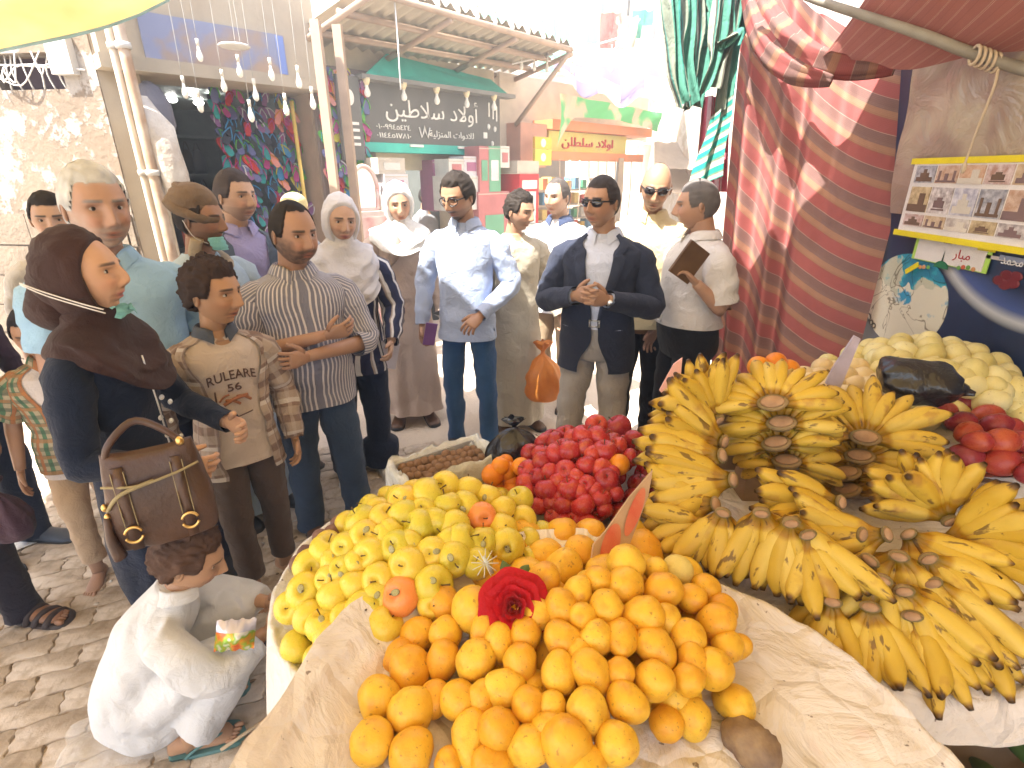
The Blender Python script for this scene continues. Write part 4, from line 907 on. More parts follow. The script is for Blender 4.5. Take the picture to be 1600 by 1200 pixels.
# ------------------------------------------------------------ far end of the street
def far_end():
    st = plaster('pale_stucco', (.52, .48, .41), (.45, .40, .33), (.60, .57, .53)); gl = mat('shutter_green', (.10, .50, .33), .6)
    def house(x0, y0, x1, y1, h, lb, wins):
        q = MB(); box(q, (x0, y0, 0), (x1, y1, h)); o = q.build('house', st, None, False, label=lb, cat='house')
        for (x, z, w_, hh) in wins:
            f = MB(); box(f, (x-w_/2-.08, y0-.06, z-.08), (x+w_/2+.08, y0, z+hh+.08)); fo = f.build('window', mat('win_frame', (.6, .56, .5), .7), o, False)
            for sg in (-1, 1): f = MB(); box(f, (x+(0.01 if sg > 0 else -w_/2), y0-.1, z), (x+(w_/2 if sg > 0 else -.01), y0-.06, z+hh)); f.build('shutter', gl, fo, False)
        return o
    house(-2.0, 17.5, 3.2, 22, 8.2, 'pale stucco house with green shutters above the patchwork canopy', [(-.6, 4.6, .9, 1.3), (1.2, 4.5, .9, 1.3), (2.5, 5.2, .8, 1.2), (.3, 6.4, .9, 1.1)])
    house(3.3, 14, 9, 20, 7.0, 'cream house at the end of the street behind the striped curtain', [(4.2, 3.6, .9, 1.3), (6.2, 3.6, .9, 1.3)])
    house(-8, 13.5, -2.2, 20, 4.9, 'low pale house behind the corrugated awning', [])
    q = MB(); box(q, (2.6, 3.9, 0), (6, 13.5, 5.2)); q.build('house', plaster('right_wall', (.62, .56, .47), (.5, .44, .36), (.68, .65, .6)), None, False, label='plain side wall of the house on the right of the street', cat='house')
    # brown tarpaulins over stalls at the end
    for k, (u0, v0, u1, v1, t, c, lb) in enumerate(((1022, 222, 1100, 262, 8.3, (.40, .33, .27), 'brown sagging tarpaulin over a far stall beside the striped curtain'), (1030, 262, 1100, 300, 8.0, (.46, .37, .29), 'lower brown tarpaulin over a far stall beside the striped curtain'), (985, 195, 1050, 225, 11, (.55, .5, .43), 'pale tarpaulin hanging at the end of the street'))):
        A, B, C_, D_ = PT(u0, v0, t), PT(u1, v0, t), PT(u1, v1, t-1.2), PT(u0, v1, t-1.2); V = []
        for j in range(8):
            for i in range(16):
                a, b = i/15, j/7; p = A*(1-a)*(1-b)+B*a*(1-b)+C_*a*b+D_*(1-a)*b; V.append((p.x, p.y, p.z-.12*math.sin(a*math.pi)*math.sin(b*3)+.03*noise.noise(Vector((a*6, b*6, k)))))
        mb = MB(); F, U = gridF(8, 16, False); mb.add(V, F, U); mb.build('tarpaulin', cloth('tarp_brown_%d' % k, c, trans=.25), None, label=lb, cat='tarpaulin')
    tb = mat('stall_wood', (.38, .3, .22), .8)
    e = empty('far_stall', PT(1045, 330, 7.6), label='wooden far stall under the brown tarpaulins', cat='stall'); p = e.location.copy(); e.location.z = 0
    q = MB(); box(q, (-.7, -.3, .75), (.9, .5, .82)); q.build('counter', tb, e, False)
    for x in (-.65, .85):
        for y in (-.25, .45): q = MB(); box(q, (x-.035, y-.035, 0), (x+.035, y+.035, 2.0 if y > 0 else .748)); q.build('leg', tb, e, False)
    q = MB(); box(q, (-.7, -.29, .2), (.9, -.26, .74)); q.build('front_board', mat('stall_board', (.5, .42, .33), .8), e, False)
    # patchwork canopy
    Q = [PT(862, 92, 7.8), PT(1050, 56, 7.4), PT(1045, 150, 5.9), PT(868, 118, 6.4)]
    m_, t, b = nodes('patchwork'); s = sep(t, uvc(t))
    ch = mth(t, 'FRACT', mth(t, 'MULTIPLY', mth(t, 'ADD', mth(t, 'FLOOR', mth(t, 'MULTIPLY', s[0], 5.)), mth(t, 'FLOOR', mth(t, 'MULTIPLY', s[1], 3.))), .5)); c = mixc(t, mth(t, 'GREATER_THAN', ch, .25), (.62, .51, .36), (.17, .14, .23))
    t.links.new(c, b.inputs['Base Color']); b.inputs['Roughness'].default_value = .9
    tl = N(t, 'ShaderNodeBsdfTranslucent'); t.links.new(c, tl.inputs[0]); mx = N(t, 'ShaderNodeMixShader'); mx.inputs[0].default_value = .45; t.links.new(b.outputs[0], mx.inputs[1]); t.links.new(tl.outputs[0], mx.inputs[2]); t.links.new(mx.outputs[0], t.nodes['Material Output'].inputs[0])
    V = []
    for j in range(14):
        for i in range(26):
            a, b_ = i/25, j/13; p = Q[0]*(1-a)*(1-b_)+Q[1]*a*(1-b_)+Q[2]*a*b_+Q[3]*(1-a)*b_; V.append((p.x, p.y, p.z-.16*math.sin(math.pi*a)*(.4+.6*b_)+.06*math.sin(a*18)*b_))
    mb = MB(); F, U = gridF(14, 26, False, 1.0); mb.add(V, F, U); mb.build('patchwork_canopy', m_, None, label='canopy of cream and purple cloth squares stretched across the far street', cat='canopy')
    for k, pts in enumerate((((800, 100), (870, 84), (930, 70), (975, 55), (1000, 30)), ((850, 95), (900, 96), (950, 85), (975, 58)), ((860, 70), (920, 76), (1000, 80), (1042, 78)))):
        q = MB(); tube(q, [PT(u, v, 6.0) for u, v in pts], .009, 6, 30); q.build('light_string', MC['white_cord'], None, label=('long white cable rising to the canopy peak', 'sagging white cable with small bulbs under the canopy edge', 'nearly level white cable crossing before the canopy')[k], cat='cable')
    for k in range(9):
        u = 815+k*20; p = PT(u, 98-abs(k-4)*1.5, 6.0); hanging_bulb(p, p.z+.15, 'small white bulb on the sagging cable under the patchwork canopy', 'bulbs on the canopy cable', .01)
    # washing and cloths high over the street
    pal = [(.5, .12, .1), (.62, .55, .42), (.08, .42, .3), (.5, .35, .38), (.62, .6, .55)]
    for k, (u, v) in enumerate(((955, 20), (980, 26), (1005, 16), (1020, 40), (1010, 60))):
        p = PT(u, v, 9); V = []
        for j in range(6):
            for i in range(6): V.append((p.x+(i/5-.5)*.36, p.y+.05*math.sin(i*2+j), p.z-.55*j/5+.02*math.sin(i*3)))
        mb = MB(); F, U = gridF(6, 6, False); mb.add(V, F, U); mb.build('hanging_cloth', cloth('wash_%d' % k, pal[k], trans=.3), None, label=('dark red', 'cream', 'green', 'dusty pink', 'pale')[k]+' cloth hanging high over the far street', cat='cloth', group='cloths high over the street')
far_end()
# ------------------------------------------------------------ awning cloths over the stall
def sheet(name, fn, nu, nv, m, uw=1., vw=1., thick=.003, **kw):
    V = [tuple(fn(i/(nu-1), j/(nv-1))) for j in range(nv) for i in range(nu)]; F, U = gridF(nv, nu, False, uw, np.linspace(0, vw, nv)); mb = MB(); mb.add(V, F, U); o = mb.build(name, m, None, **kw)
    return o
def tarp_fn(a, b):
    # overhead from behind the stall (b=0) to the front edge over the street (b=1), drooping low at the left
    x = -3.6+6.0*a; y = -2.6+5.05*b+.16*math.sin(a*9)*b+.10*math.sin(a*23)*b*b; z = 3.05-.10*math.sin(a*9)*b
    L = [PT(-420, 150, 3.0), PT(-40, 90, 3.15), PT(100, 59, 3.2), PT(165, 41, 3.2), PT(220, 21, 3.2), PT(300, -20, 3.1)]
    k = sst(.40, .33, a)*sst(.25, 1, b)
    if k > 0:
        q = min(a/.36, .999)*5; i = int(q); h = L[i].lerp(L[i+1], q-i); x += (h.x-x)*k; y += (h.y-y)*k; z += (h.z-z)*k
    return (x, y, z+.04*noise.noise(Vector((a*6, b*5, 0)))*(1-b*.6))
ty, tt, tb_ = nodes('yellow_tarp'); _c = ramp(tt, noi(tt, 1.5, 6, oc(tt)), [(.3, (.34, .22, .075)), (.55, (.44, .32, .14)), (.7, (.54, .44, .24))]); tt.links.new(_c, tb_.inputs['Base Color']); tb_.inputs['Roughness'].default_value = .8
_tl = N(tt, 'ShaderNodeBsdfTranslucent'); tt.links.new(_c, _tl.inputs[0]); _mx = N(tt, 'ShaderNodeMixShader'); _mx.inputs[0].default_value = .36; tt.links.new(tb_.outputs[0], _mx.inputs[1]); tt.links.new(_tl.outputs[0], _mx.inputs[2]); tt.links.new(_mx.outputs[0], tt.nodes['Material Output'].inputs[0])
TARP = sheet('overhead_tarp', tarp_fn, 50, 40, ty, label='yellow tarpaulin stretched overhead with a drooping blue edge at upper left', cat='tarpaulin')
q = MB(); tube(q, [tarp_fn(a, 1.0) for a in np.linspace(0, 1, 50)], .011, 8); q.build('hem', mat('tarp_blue', (.24, .38, .42), .7), TARP)
# ------------------------------------------------------------ right wall with the poster
WX = 1.86
def right_wall():
    q = MB(); box(q, (WX, -1.5, 0), (WX+.2, 3.1, 3.2)); wl = q.build('stall_wall', mat('stall_wall_tan', (.42, .33, .24), .9, (.33, .26, .19), 3), None, False, label='tan wall behind the fruit stall that carries the big space poster', cat='wall')
    m, t, b = nodes('space_print'); o = oc(t); s = sep(t, o)
    star = ramp(t, noi(t, 1.6, 6, o), [(.3, (.008, .010, .022)), (.55, (.02, .035, .085)), (.75, (.05, .07, .15))])
    # a pale planet limb arc
    def circ(y0, z0, r, w_):
        dy = mth(t, 'SUBTRACT', s[1], y0); dz = mth(t, 'SUBTRACT', s[2], z0); d = mth(t, 'SQRT', mth(t, 'ADD', mth(t, 'MULTIPLY', dy, dy), mth(t, 'MULTIPLY', dz, dz)))
        return mth(t, 'SUBTRACT', 1.0, mth(t, 'MINIMUM', mth(t, 'DIVIDE', mth(t, 'ABSOLUTE', mth(t, 'SUBTRACT', d, r)), w_), 1.0))
    c = mixc(t, circ(1.85, 1.95, .66, .035), star, (.55, .55, .50)); c = mixc(t, mth(t, 'MULTIPLY', circ(1.85, 1.95, .62, .07), .5), c, (.10, .16, .45))
    c = mixc(t, mth(t, 'MULTIPLY', circ(1.0, .2, 1.05, .10), .75), c, (.10, .12, .38))
    t.links.new(c, b.inputs['Base Color']); b.inputs['Roughness'].default_value = .3
    q = MB(); box(q, (WX-.012, .3, .7), (WX-.002, 3.0, 2.5)); po = q.build('space_poster', m, None, False, label='large glossy dark blue space poster with a globe fixed to the stall wall', cat='poster')
    # the globe, printed flat: a disc with land and sea
    mg, t, b = nodes('globe_print'); o = oc(t); s = sep(t, o)
    sea = ramp(t, noi(t, 5, 5, o, dist=.8), [(.44, (.02, .20, .33)), (.50, (.03, .34, .44)), (.54, (.46, .46, .36))])
    land = ramp(t, noi(t, 6, 4, o, dist=.4), [(.60, (.62, .58, .47)), (.64, (.03, .28, .48))])
    up = mth(t, 'GREATER_THAN', mth(t, 'ADD', s[2], mth(t, 'MULTIPLY', mth(t, 'SUBTRACT', noi(t, 4, 3, o), .5), .35)), 1.31)
    c = mixc(t, up, land, sea)
    ln = ramp(t, noi(t, 4.5, 3, o, dist=1.), [(.49, (1, 1, 1)), (.497, (.35, .32, .28)), (.504, (.35, .32, .28)), (.511, (1, 1, 1))])
    t.links.new(mixc(t, 1, c, ln, 'MULTIPLY'), b.inputs['Base Color']); b.inputs['Roughness'].default_value = .3
    cy, cz, r = wallp(1412, 470)[0], wallp(1412, 470)[1], .19
    th = np.arange(40)/40*2*np.pi; q = MB(); ry = .265; rz = .215
    loft(q, [np.stack([np.full(40, WX-.012), cy+np.cos(th)*ry, cz+np.sin(th)*rz], 1), np.stack([np.full(40, WX-.015), cy+np.cos(th)*ry, cz+np.sin(th)*rz], 1)]); q.build('printed_globe', mg, po, False)
    blk = mat('print_black', (.03, .025, .02), .5)
    WT = Matrix(((0, 0, -1, 0), (-1, 0, 0, 0), (0, 1, 0, 0), (0, 0, 0, 1)))
    for ch, (u, v), rr in zip('awOoo', ((1345, 478), (1351, 487), (1358, 496), (1364, 503), (1368, 508)), (-60, -55, -50, -45, -42)):
        y, z = wallp(u, v); textmesh(ch, .06, blk, po, Matrix.Translation((WX-.017, y, z)) @ WT @ Matrix.Rotation(R_(rr), 4, 'Z'), 'poster_lettering', .001)
    # brown packing film over the upper part
    mf, t, b = nodes('packing_film'); c = ramp(t, noi(t, 2.4, 6, oc(t)), [(.3, (.28, .215, .155)), (.55, (.41, .34, .26)), (.8, (.52, .46, .38))]); t.links.new(c, b.inputs['Base Color']); b.inputs['Roughness'].default_value = .22; b.inputs['Specular IOR Level'].default_value = .6; pm_ = ramp(t, noi(t, 1.9, 3, oc(t)), [(.52, (0, 0, 0)), (.60, (1, 1, 1))]); c = mixc(t, mth(t, 'MULTIPLY', sep(t, pm_)[0], .6), c, (.24, .15, .14)); t.links.new(c, b.inputs['Base Color']); bump(t, b, noi(t, 4.5, 5, oc(t), dist=.9), .75, .05)
    y1, z1 = wallp(1432, 110); y0 = .2; zb = 1.62
    def film(a, b_):
        y = y1+(y0-y1)*a; z = 2.62+(zb-2.62)*b_
        y -= .10*b_**2*(1-a); return (WX-.03-.015*noise.noise(Vector((y*4, z*5, 0)))-.010*abs(math.sin(z*7+y*4+noise.noise(Vector((y*2, z*2, 5)))*3)), y, z)
    sheet('packing_film', film, 40, 30, mf, label='sheet of brown wrinkled packing film covering the upper poster', cat='plastic sheet')
    # picture card with nine prints
    def wq(mb, u0, v0, u1, v1, x0, x1):
        ya, za = wallp(u0, v0); yb, zb_ = wallp(u1, v1); return box(mb, (WX-x1, min(ya, yb), min(za, zb_)), (WX-x0, max(ya, yb), max(za, zb_)))
    e = empty('picture_card', (0, 0, 0), label='white card with rows of small building photographs inside yellow tape', cat='poster')
    yel = mat('yellow_tape', (.75, .62, .02), .4); wh = mat('card_white', (.74, .70, .68), .5)
    ya, za = wallp(1448, 256); _, zb_ = wallp(1436, 362); yb = ya-.86
    q = MB(); box(q, (WX-.062, yb, zb_), (WX-.056, ya, za)); q.build('card', wh, e, False)
    for z0, z1_ in ((za-.002, za+.022), (zb_-.02, zb_+.004)): q = MB(); box(q, (WX-.066, yb, z0), (WX-.054, ya+.02, z1_)); q.build('tape', yel, e, False)
    prc = [((.20, .20, .24), (.5, .5, .55)), ((.36, .30, .28), (.6, .55, .5)), ((.40, .24, .16), (.58, .44, .36)), ((.30, .22, .12), (.6, .48, .3)), ((.46, .26, .16), (.62, .45, .34)), ((.28, .24, .24), (.65, .6, .6)), ((.36, .2, .16), (.6, .5, .5)), ((.3, .3, .4), (.6, .58, .62)), ((.42, .30, .18), (.58, .46, .34))]
    hh = (za-zb_)
    for r_, (zt, hz, off) in enumerate(((.03, .24, .0), (.33, .36, .0), (.73, .17, 0))):
        for c_ in range(6):
            k = (r_*3+c_*2) % 9; m_, t, b = nodes('photo_print'); cc = ramp(t, noi(t, 38, 5, oc(t)), [(.35, prc[k][0]), (.65, prc[k][1])]); t.links.new(cc, b.inputs['Base Color']); b.inputs['Roughness'].default_value = .35
            z1_ = za-hh*zt; y1_ = ya-.025-c_*.125-(.0, .0, .03)[r_]*0; q = MB(); box(q, (WX-.0655, y1_-.116, z1_-hh*hz), (WX-.062, y1_, z1_)); ph = q.build('photograph', m_, e, False)
            tp = z1_-hh*hz; H_ = hh*hz; kd = (r_*2+c_) % 4; dk = mat('photo_detail_%d' % (k % 3), [(.16, .10, .07), (.66, .60, .52), (.20, .13, .13)][k % 3], .4)
            rects = (((.1, .9, .08, .34), (.28, .72, .34, .58), (.42, .58, .58, .8)), ((.05, .95, .05, .16), (.12, .22, .16, .7), (.42, .58, .16, .55), (.8, .9, .16, .7)), ((0., 1., 0., .3), (.52, .82, .3, .75)), ((.2, .8, .12, .18), (.26, .74, .22, .5), (.38, .62, .5, .62)))[kd]
            q = MB()
            for a0, a1, b0, b1 in rects: box(q, (WX-.0672, y1_-a1*.116, tp+b0*H_), (WX-.0655, y1_-a0*.116, tp+b1*H_))
            q.build('print_shape', dk, ph, False)
    # paper with green rim, dome and flowers
    e = empty('greeting_sheet', (0, 0, 0), label='white greeting sheet with a green rim and green dome below the picture card', cat='poster')
    lime = mat('lime_rim', (.45, .70, .12), .5); q = MB(); wq(q, 1438, 370, 1545, 428, .020, .024); q.build('rim', lime, e, False)
    q = MB(); wq(q, 1443, 372, 1539, 425, .024, .027); q.build('sheet', wh, e, False)
    y, z = wallp(1476, 419); q = MB(); th = np.linspace(0, math.pi, 15); q.add([(WX-.029, y+math.cos(a)*.042, z+math.sin(a)*.03) for a in th], [tuple(range(15))]); q.build('green_dome', mat('dome_green', (.02, .17, .08), .5), e, False)
    q = MB(); q.add([(WX-.0295, y+.006, z+.028), (WX-.0295, y-.004, z+.028), (WX-.0295, y+.001, z+.075)], [(0, 1, 2)]); q.build('spire', mat('dome_dark', (.03, .06, .05), .5), e, False)
    for u in (1444, 1450, 1457, 1505, 1512, 1520, 1528):
        y, z = wallp(u, 419+2*math.sin(u)); q = MB(); ellip(q, (WX-.029, y, z), (.002, .011, .009), 8, 5); q.build('printed_flower', mat('flower_%d' % (u % 3), [(.6, .12, .06), (.65, .3, .12), (.15, .35, .08)][u % 3], .5), e, False)
    y, z = wallp(1510, 399); textmesh('\uFEAD\uFE8E\uFE92\uFEE3', .05, mat('ink_red', (.5, .05, .06), .5), e, Matrix.Translation((WX-.029, y, z)) @ WT, 'lettering', .0006, .085)
    y, z = wallp(1492, 378); textmesh('\uFEAA\uFEE4\uFEA3\uFE8D', .025, blk, e, Matrix.Translation((WX-.029, y, z)) @ WT, 'lettering', .0006, .07)
    for (u0, v0, u1, v1, c, lb, rot) in ((1540, 384, 1564, 392, 'yellow_tape', 'short yellow tape strip right of the greeting sheet', 0), (1420, 414, 1446, 424, 'yellow_tape', 'slanting yellow tape strip on the printed globe', -35)):
        y, z = wallp((u0+u1)/2, (v0+v1)/2); q = MB(); box(q, (-.002, -.04, -.011), (.002, .04, .011), Matrix.Rotation(R_(rot), 3, 'X')); q.build('tape_strip', yel, None, False, loc=(WX-.034, y, z), label=lb, cat='tape')
    e = empty('sticker', (0, 0, 0), label='pale sticker strip with blue print at the right edge below the picture card', cat='sticker')
    q = MB(); wq(q, 1536, 396, 1640, 420, .020, .024); q.build('sheet', mat('sticker_pale', (.58, .52, .5), .5), e, False)
    q = MB(); wq(q, 1570, 398, 1640, 418, .024, .027); q.build('print', mat('sticker_blue', (.30, .34, .48), .5), e, False)
    y, z = wallp(1590, 408); textmesh('\uFEAA\uFEE4\uFEA4\uFEE3', .05, mat('sticker_ink', (.75, .75, .78), .5), e, Matrix.Translation((WX-.029, y, z)) @ WT, 'lettering', .0006, .09)
    q = MB()
    for k, (u, v) in enumerate(((1563, 438), (1575, 430), (1585, 443), (1572, 445), (1590, 432))): y, z = wallp(u, v); ellip(q, (WX-.016, y, z), (.001, .03, .018), 10, 6)
    q.build('printed_flower', mat('print_wine', (.16, .02, .03), .4), po)
def wallp(u, v):
    d = ray(u, v); t = (WX-.01)/d.x; p = CAM+d*t; return p.y, p.z
right_wall()
# ------------------------------------------------------------ striped curtain, drape, pole, green cloth
def tent_stripe(name, per=.155, horiz=True, base=None):
    m, t, b = nodes(name); s = sep(t, uvc(t)); f = mth(t, 'FRACT', mth(t, 'DIVIDE', s[1 if horiz else 0], per))
    cr = t.nodes.new('ShaderNodeValToRGB'); cr.color_ramp.interpolation = 'CONSTANT'; e = cr.color_ramp.elements
    st = base or [(0, (.43, .135, .13)), (.30, (.56, .42, .36)), (.315, (.28, .165, .15)), (.56, (.30, .185, .165)), (.66, (.46, .255, .175)), (.82, (.43, .235, .16)), (.88, (.39, .14, .125)), (.90, (.43, .135, .13))]
    while len(e) < len(st): e.new(.5)
    for i, (p, c) in enumerate(st): e[i].position = p; e[i].color = rgba(c)
    t.links.new(f, cr.inputs[0]); nz = ramp(t, noi(t, 3, 6, oc(t)), [(.3, (.78,)*3), (.7, (1, 1, 1))])
    fine = ramp(t, mth(t, 'FRACT', mth(t, 'MULTIPLY', s[1 if horiz else 0], 130.)), [(.0, (.86,)*3), (.5, (1, 1, 1)), (1, (.86,)*3)])
    c = mixc(t, 1, mixc(t, 1, cr.outputs[0], nz, 'MULTIPLY'), fine, 'MULTIPLY'); t.links.new(c, b.inputs['Base Color']); b.inputs['Roughness'].default_value = .85; b.inputs['Specular IOR Level'].default_value = .15
    h = mth(t, 'ADD', noi(t, 4, 4, oc(t), dist=.8), mth(t, 'MULTIPLY', noi(t, 400, 2, oc(t)), .05)); bump(t, b, h, .35, .03)
    tl = N(t, 'ShaderNodeBsdfTranslucent'); t.links.new(c, tl.inputs[0]); mx = N(t, 'ShaderNodeMixShader'); mx.inputs[0].default_value = .35; t.links.new(b.outputs[0], mx.inputs[1]); t.links.new(tl.outputs[0], mx.inputs[2]); t.links.new(mx.outputs[0], t.nodes['Material Output'].inputs[0])
    return m
TS = tent_stripe('tent_stripe')
def curtain(a, b):
    # a 0..1 from the wall end (near) to the street end (far); b 0 top .. 1 bottom
    near_top = PT(1462, 88, 2.42); far_top = PT(1165, -60, 3.0); near_bot = PT(1328, 600, 2.60); far_bot = PT(1112, 640, 3.05)
    top = near_top*(1-a)+far_top*a; top = top+Vector((0, 0, -.06*math.sin(math.pi*min(1, a*1.15))))
    bot = near_bot*(1-a)+far_bot*a; bot.z = .05
    p = top*(1-b)+bot*b
    k = sst(.30, .62, a+.25*(.5-b)); fold = (.060*math.sin(a*30+1.3*b)+.022*math.sin(a*51+2*b))*k
    diag = .016*math.sin(7*(a*1.2+.9*b)+.6)*(1-k)*sst(0, .15, a)
    n = Vector((-.6, -.8, 0))
    return p+n*(fold+diag)
NU, NV = 150, 80
V = [tuple(curtain(i/(NU-1), j/(NV-1))) for j in range(NV) for i in range(NU)]
mb = MB(); F, _ = gridF(NV, NU, False)
def cuv(i, j):
    a, b = i/(NU-1), j/(NV-1); return (a*1.2, b*2.3-.10*a*(1-a)*2*(1-b)+.30*a*a)
U = [tuple(cuv(k % NU, k//NU) for k in f) for f in F]; mb.add(V, F, U)
mb.build('striped_curtain', TS, None, label='tall red and brown striped curtain hanging in folds beside the poster', cat='curtain')
TS2 = tent_stripe('tent_stripe_top', .13, False, [(0, (.40, .165, .14)), (.40, (.39, .17, .14)), (.455, (.66, .50, .39)), (.47, (.40, .16, .14)), (.53, (.66, .50, .39)), (.545, (.39, .16, .14)), (.9, (.34, .14, .12)), (.95, (.40, .165, .14))])
def drape(a, b):
    # heavy overhead drape: lower hem from the curtain knot to the right, rising overhead toward the camera
    hem = [PT(1245, 98, 2.5), PT(1300, 100, 2.42), PT(1400, 100, 2.15), PT(1500, 90, 1.95), PT(1640, 66, 1.70), PT(1900, 20, 1.45)]
    x = a*(len(hem)-1); i = min(int(x), len(hem)-2); h = hem[i].lerp(hem[i+1], x-i)
    up = Vector((.1, -.9*b, .62*b-.12*math.sin(b*math.pi))) if True else 0
    p = h+up*(1+.2*a)
    p.z += .05*math.sin(a*13+b*4)*(.3+b)+.12*b*math.sin(a*5+1); p.y += .04*math.sin(a*21+b*2)
    return p
sheet('overhead_drape', drape, 90, 40, TS2, 2.2, 1.0, label='dusty red drape with thin cream stripes slung overhead at upper right', cat='drape')
for k, (pts, r_) in enumerate((([(1178, -40, 2.75), (1196, 20, 2.68), (1226, 62, 2.6), (1268, 92, 2.52), (1330, 104, 2.45), (1400, 102, 2.38)], (.05, .055, .06, .055, .045, .03)), ([(1166, -40, 2.78), (1178, 30, 2.72), (1200, 80, 2.64), (1240, 112, 2.56), (1300, 126, 2.48)], (.04, .045, .05, .045, .02)))):
    q = MB(); P = crom(np.array([np.array(PT(*p)) for p in pts]), 40); rr = np.interp(np.linspace(0, 1, 40), np.linspace(0, 1, len(r_)), r_); T_, A_, B_ = frames(P, (0, 0, 1)); th = np.arange(26)/26*2*np.pi; R = []
    for i in range(40):
        f = 1+.16*np.cos(5*th+i*.12)+.08*np.cos(9*th-i*.2); R.append(P[i]+rr[i]*f[:, None]*(np.cos(th)[:, None]*A_[i]*1.15+np.sin(th)[:, None]*B_[i]*.7))
    loft(q, R, uw=.4); q.build('rolled_fold', TS, None, label=('thick rolled fold gathered along the top corner of the striped curtain', 'thinner rolled fold just below the thick one on the striped curtain')[k], cat='curtain')
q = MB(); tube(q, [PT(1180, -40, 2.5), PT(1270, -2, 2.3), PT(1430, 50, 2.05), PT(1520, 84, 1.95), PT(1640, 120, 1.85)], [.016, .017, .019, .02, .02], 12, 20); q.build('pole', mat('grey_pole', (.27, .25, .21), .5, (.2, .18, .15), 8), None, label='grey wooden pole slanting across the upper right under the drape', cat='pole')
rope = mat('rope', (.55, .45, .33), .9, bs=.4, bscale=200)
e = empty('rope', PT(1535, 90, 1.93), label='beige rope knotted round the slanting pole with its end hanging down', cat='rope'); ex = np.array(e.location)
q = MB()
for k in range(5):
    c = PT(1523+k*8, 86+k*3, 1.93); P = [np.array(c)-ex+np.array((.006*math.cos(a), math.cos(a)*.03, math.sin(a)*.03)) for a in np.linspace(0, 2*math.pi, 14)]; tube(q, P, .006, 6)
q.build('knot', rope, e)
q = MB(); tube(q, [np.array(PT(u, v, t_))-ex for u, v, t_ in ((1562, 95, 1.92), (1555, 130, 1.92), (1540, 170, 1.95), (1522, 215, 1.98), (1508, 255, 2.0))], [.005, .005, .005, .004, .004], 6, 16); q.build('hanging_end', rope, e)
q = MB(); ellip(q, np.array(PT(1506, 262, 2.0))-ex, (.009, .009, .022), 8, 6); q.build('tassel', rope, e)
q = MB(); p = PT(1500, 4, 2.0); ellip(q, p, (.03, .02, .015), 10, 6); q.build('torn_patch', mat('dark_patch', (.03, .02, .02), .9), None, label='small black patch on the overhead drape near the top edge', cat='patch')
# green striped cloth knotted beside the curtain
GS = stripes('green_stripe', (.060, .19, .145), (.16, .185, .145), .14, .42, 0, [(0, .14, .12, (.015, .17, .15), .9), (0, .19, .07, (.06, .05, .04), .9), (0, .24, .03, (.36, .37, .3), .8)])
e = empty('green_cloth', (0, 0, 0), label='bunch of green and teal striped cloth tied up beside the curtain top', cat='cloth')
for k, (pts, w0) in enumerate((([(1046, -60), (1052, 40), (1060, 120), (1070, 165)], .10), ([(1075, -60), (1080, 30), (1074, 90), (1085, 165)], .12), ([(1105, -60), (1108, 50), (1098, 110), (1080, 168)], .13), ([(1135, -60), (1130, 40), (1120, 100), (1108, 140)], .12), ([(1165, -60), (1155, 30), (1140, 90), (1130, 170)], .09), ([(1090, -60), (1118, 10), (1125, 50), (1100, 72)], .08), ([(1150, 50), (1125, 72), (1118, 60), (1130, -40)], .05))):
    t0 = 2.75+.06*(k % 3); A = [np.array(PT(u, v, t0+.02*i)) for i, (u, v) in enumerate(pts)]
    A = crom(A, 24); V = []
    for i, p in enumerate(A):
        for j in range(12):
            s_ = j/11-.5; ww = w0*(1-.25*i/23+.12*math.sin(i*.5+k)); V.append((p[0]+s_*ww, p[1]+.045*math.sin(s_*13+k+i*.12)+.02*math.cos(s_*25), p[2]+.02*math.sin(s_*7+i*.3)))
    mb = MB(); F, U = gridF(24, 12, False, w0*1.8, np.linspace(0, .7, 24)); mb.add(V, F, U); mb.build('hanging_fold', GS, e)
GS2 = stripes('green_sash', (.015, .19, .16), (.26, .30, .25), .075, .55, 1, [(1, .075, .15, (.08, .10, .06), .8)])
A = crom([np.array(PT(u, v, 2.85)) for u, v in ((1128, 165), (1122, 200), (1108, 245), (1100, 290))], 24); V = []
for i, p in enumerate(A):
    for j in range(12): s_ = j/11-.5; ww = .08+.09*i/23; V.append((p[0]+s_*ww, p[1]+.03*math.sin(s_*9), p[2]+s_*.10))
mb = MB(); F, U = gridF(24, 12, False, .17, np.linspace(0, .5, 24)); mb.add(V, F, U); mb.build('sash_end', GS2, e)
def pink(a, b):
    p0 = PT(1098, 150, 3.05).lerp(PT(1140, 150, 3.0), a); p1 = PT(1085, 300, 3.05).lerp(PT(1135, 300, 3.0), a); p = p0.lerp(p1, b*1.0); p.y += .03*math.sin(a*16); return p
sheet('pink_cloth', pink, 24, 12, stripes('pink_stripe', (.50, .10, .14), (.52, .33, .34), .05, .5, 0, None), .25, .6, label='strip of pink and grey cloth hanging behind the green sash', cat='cloth')
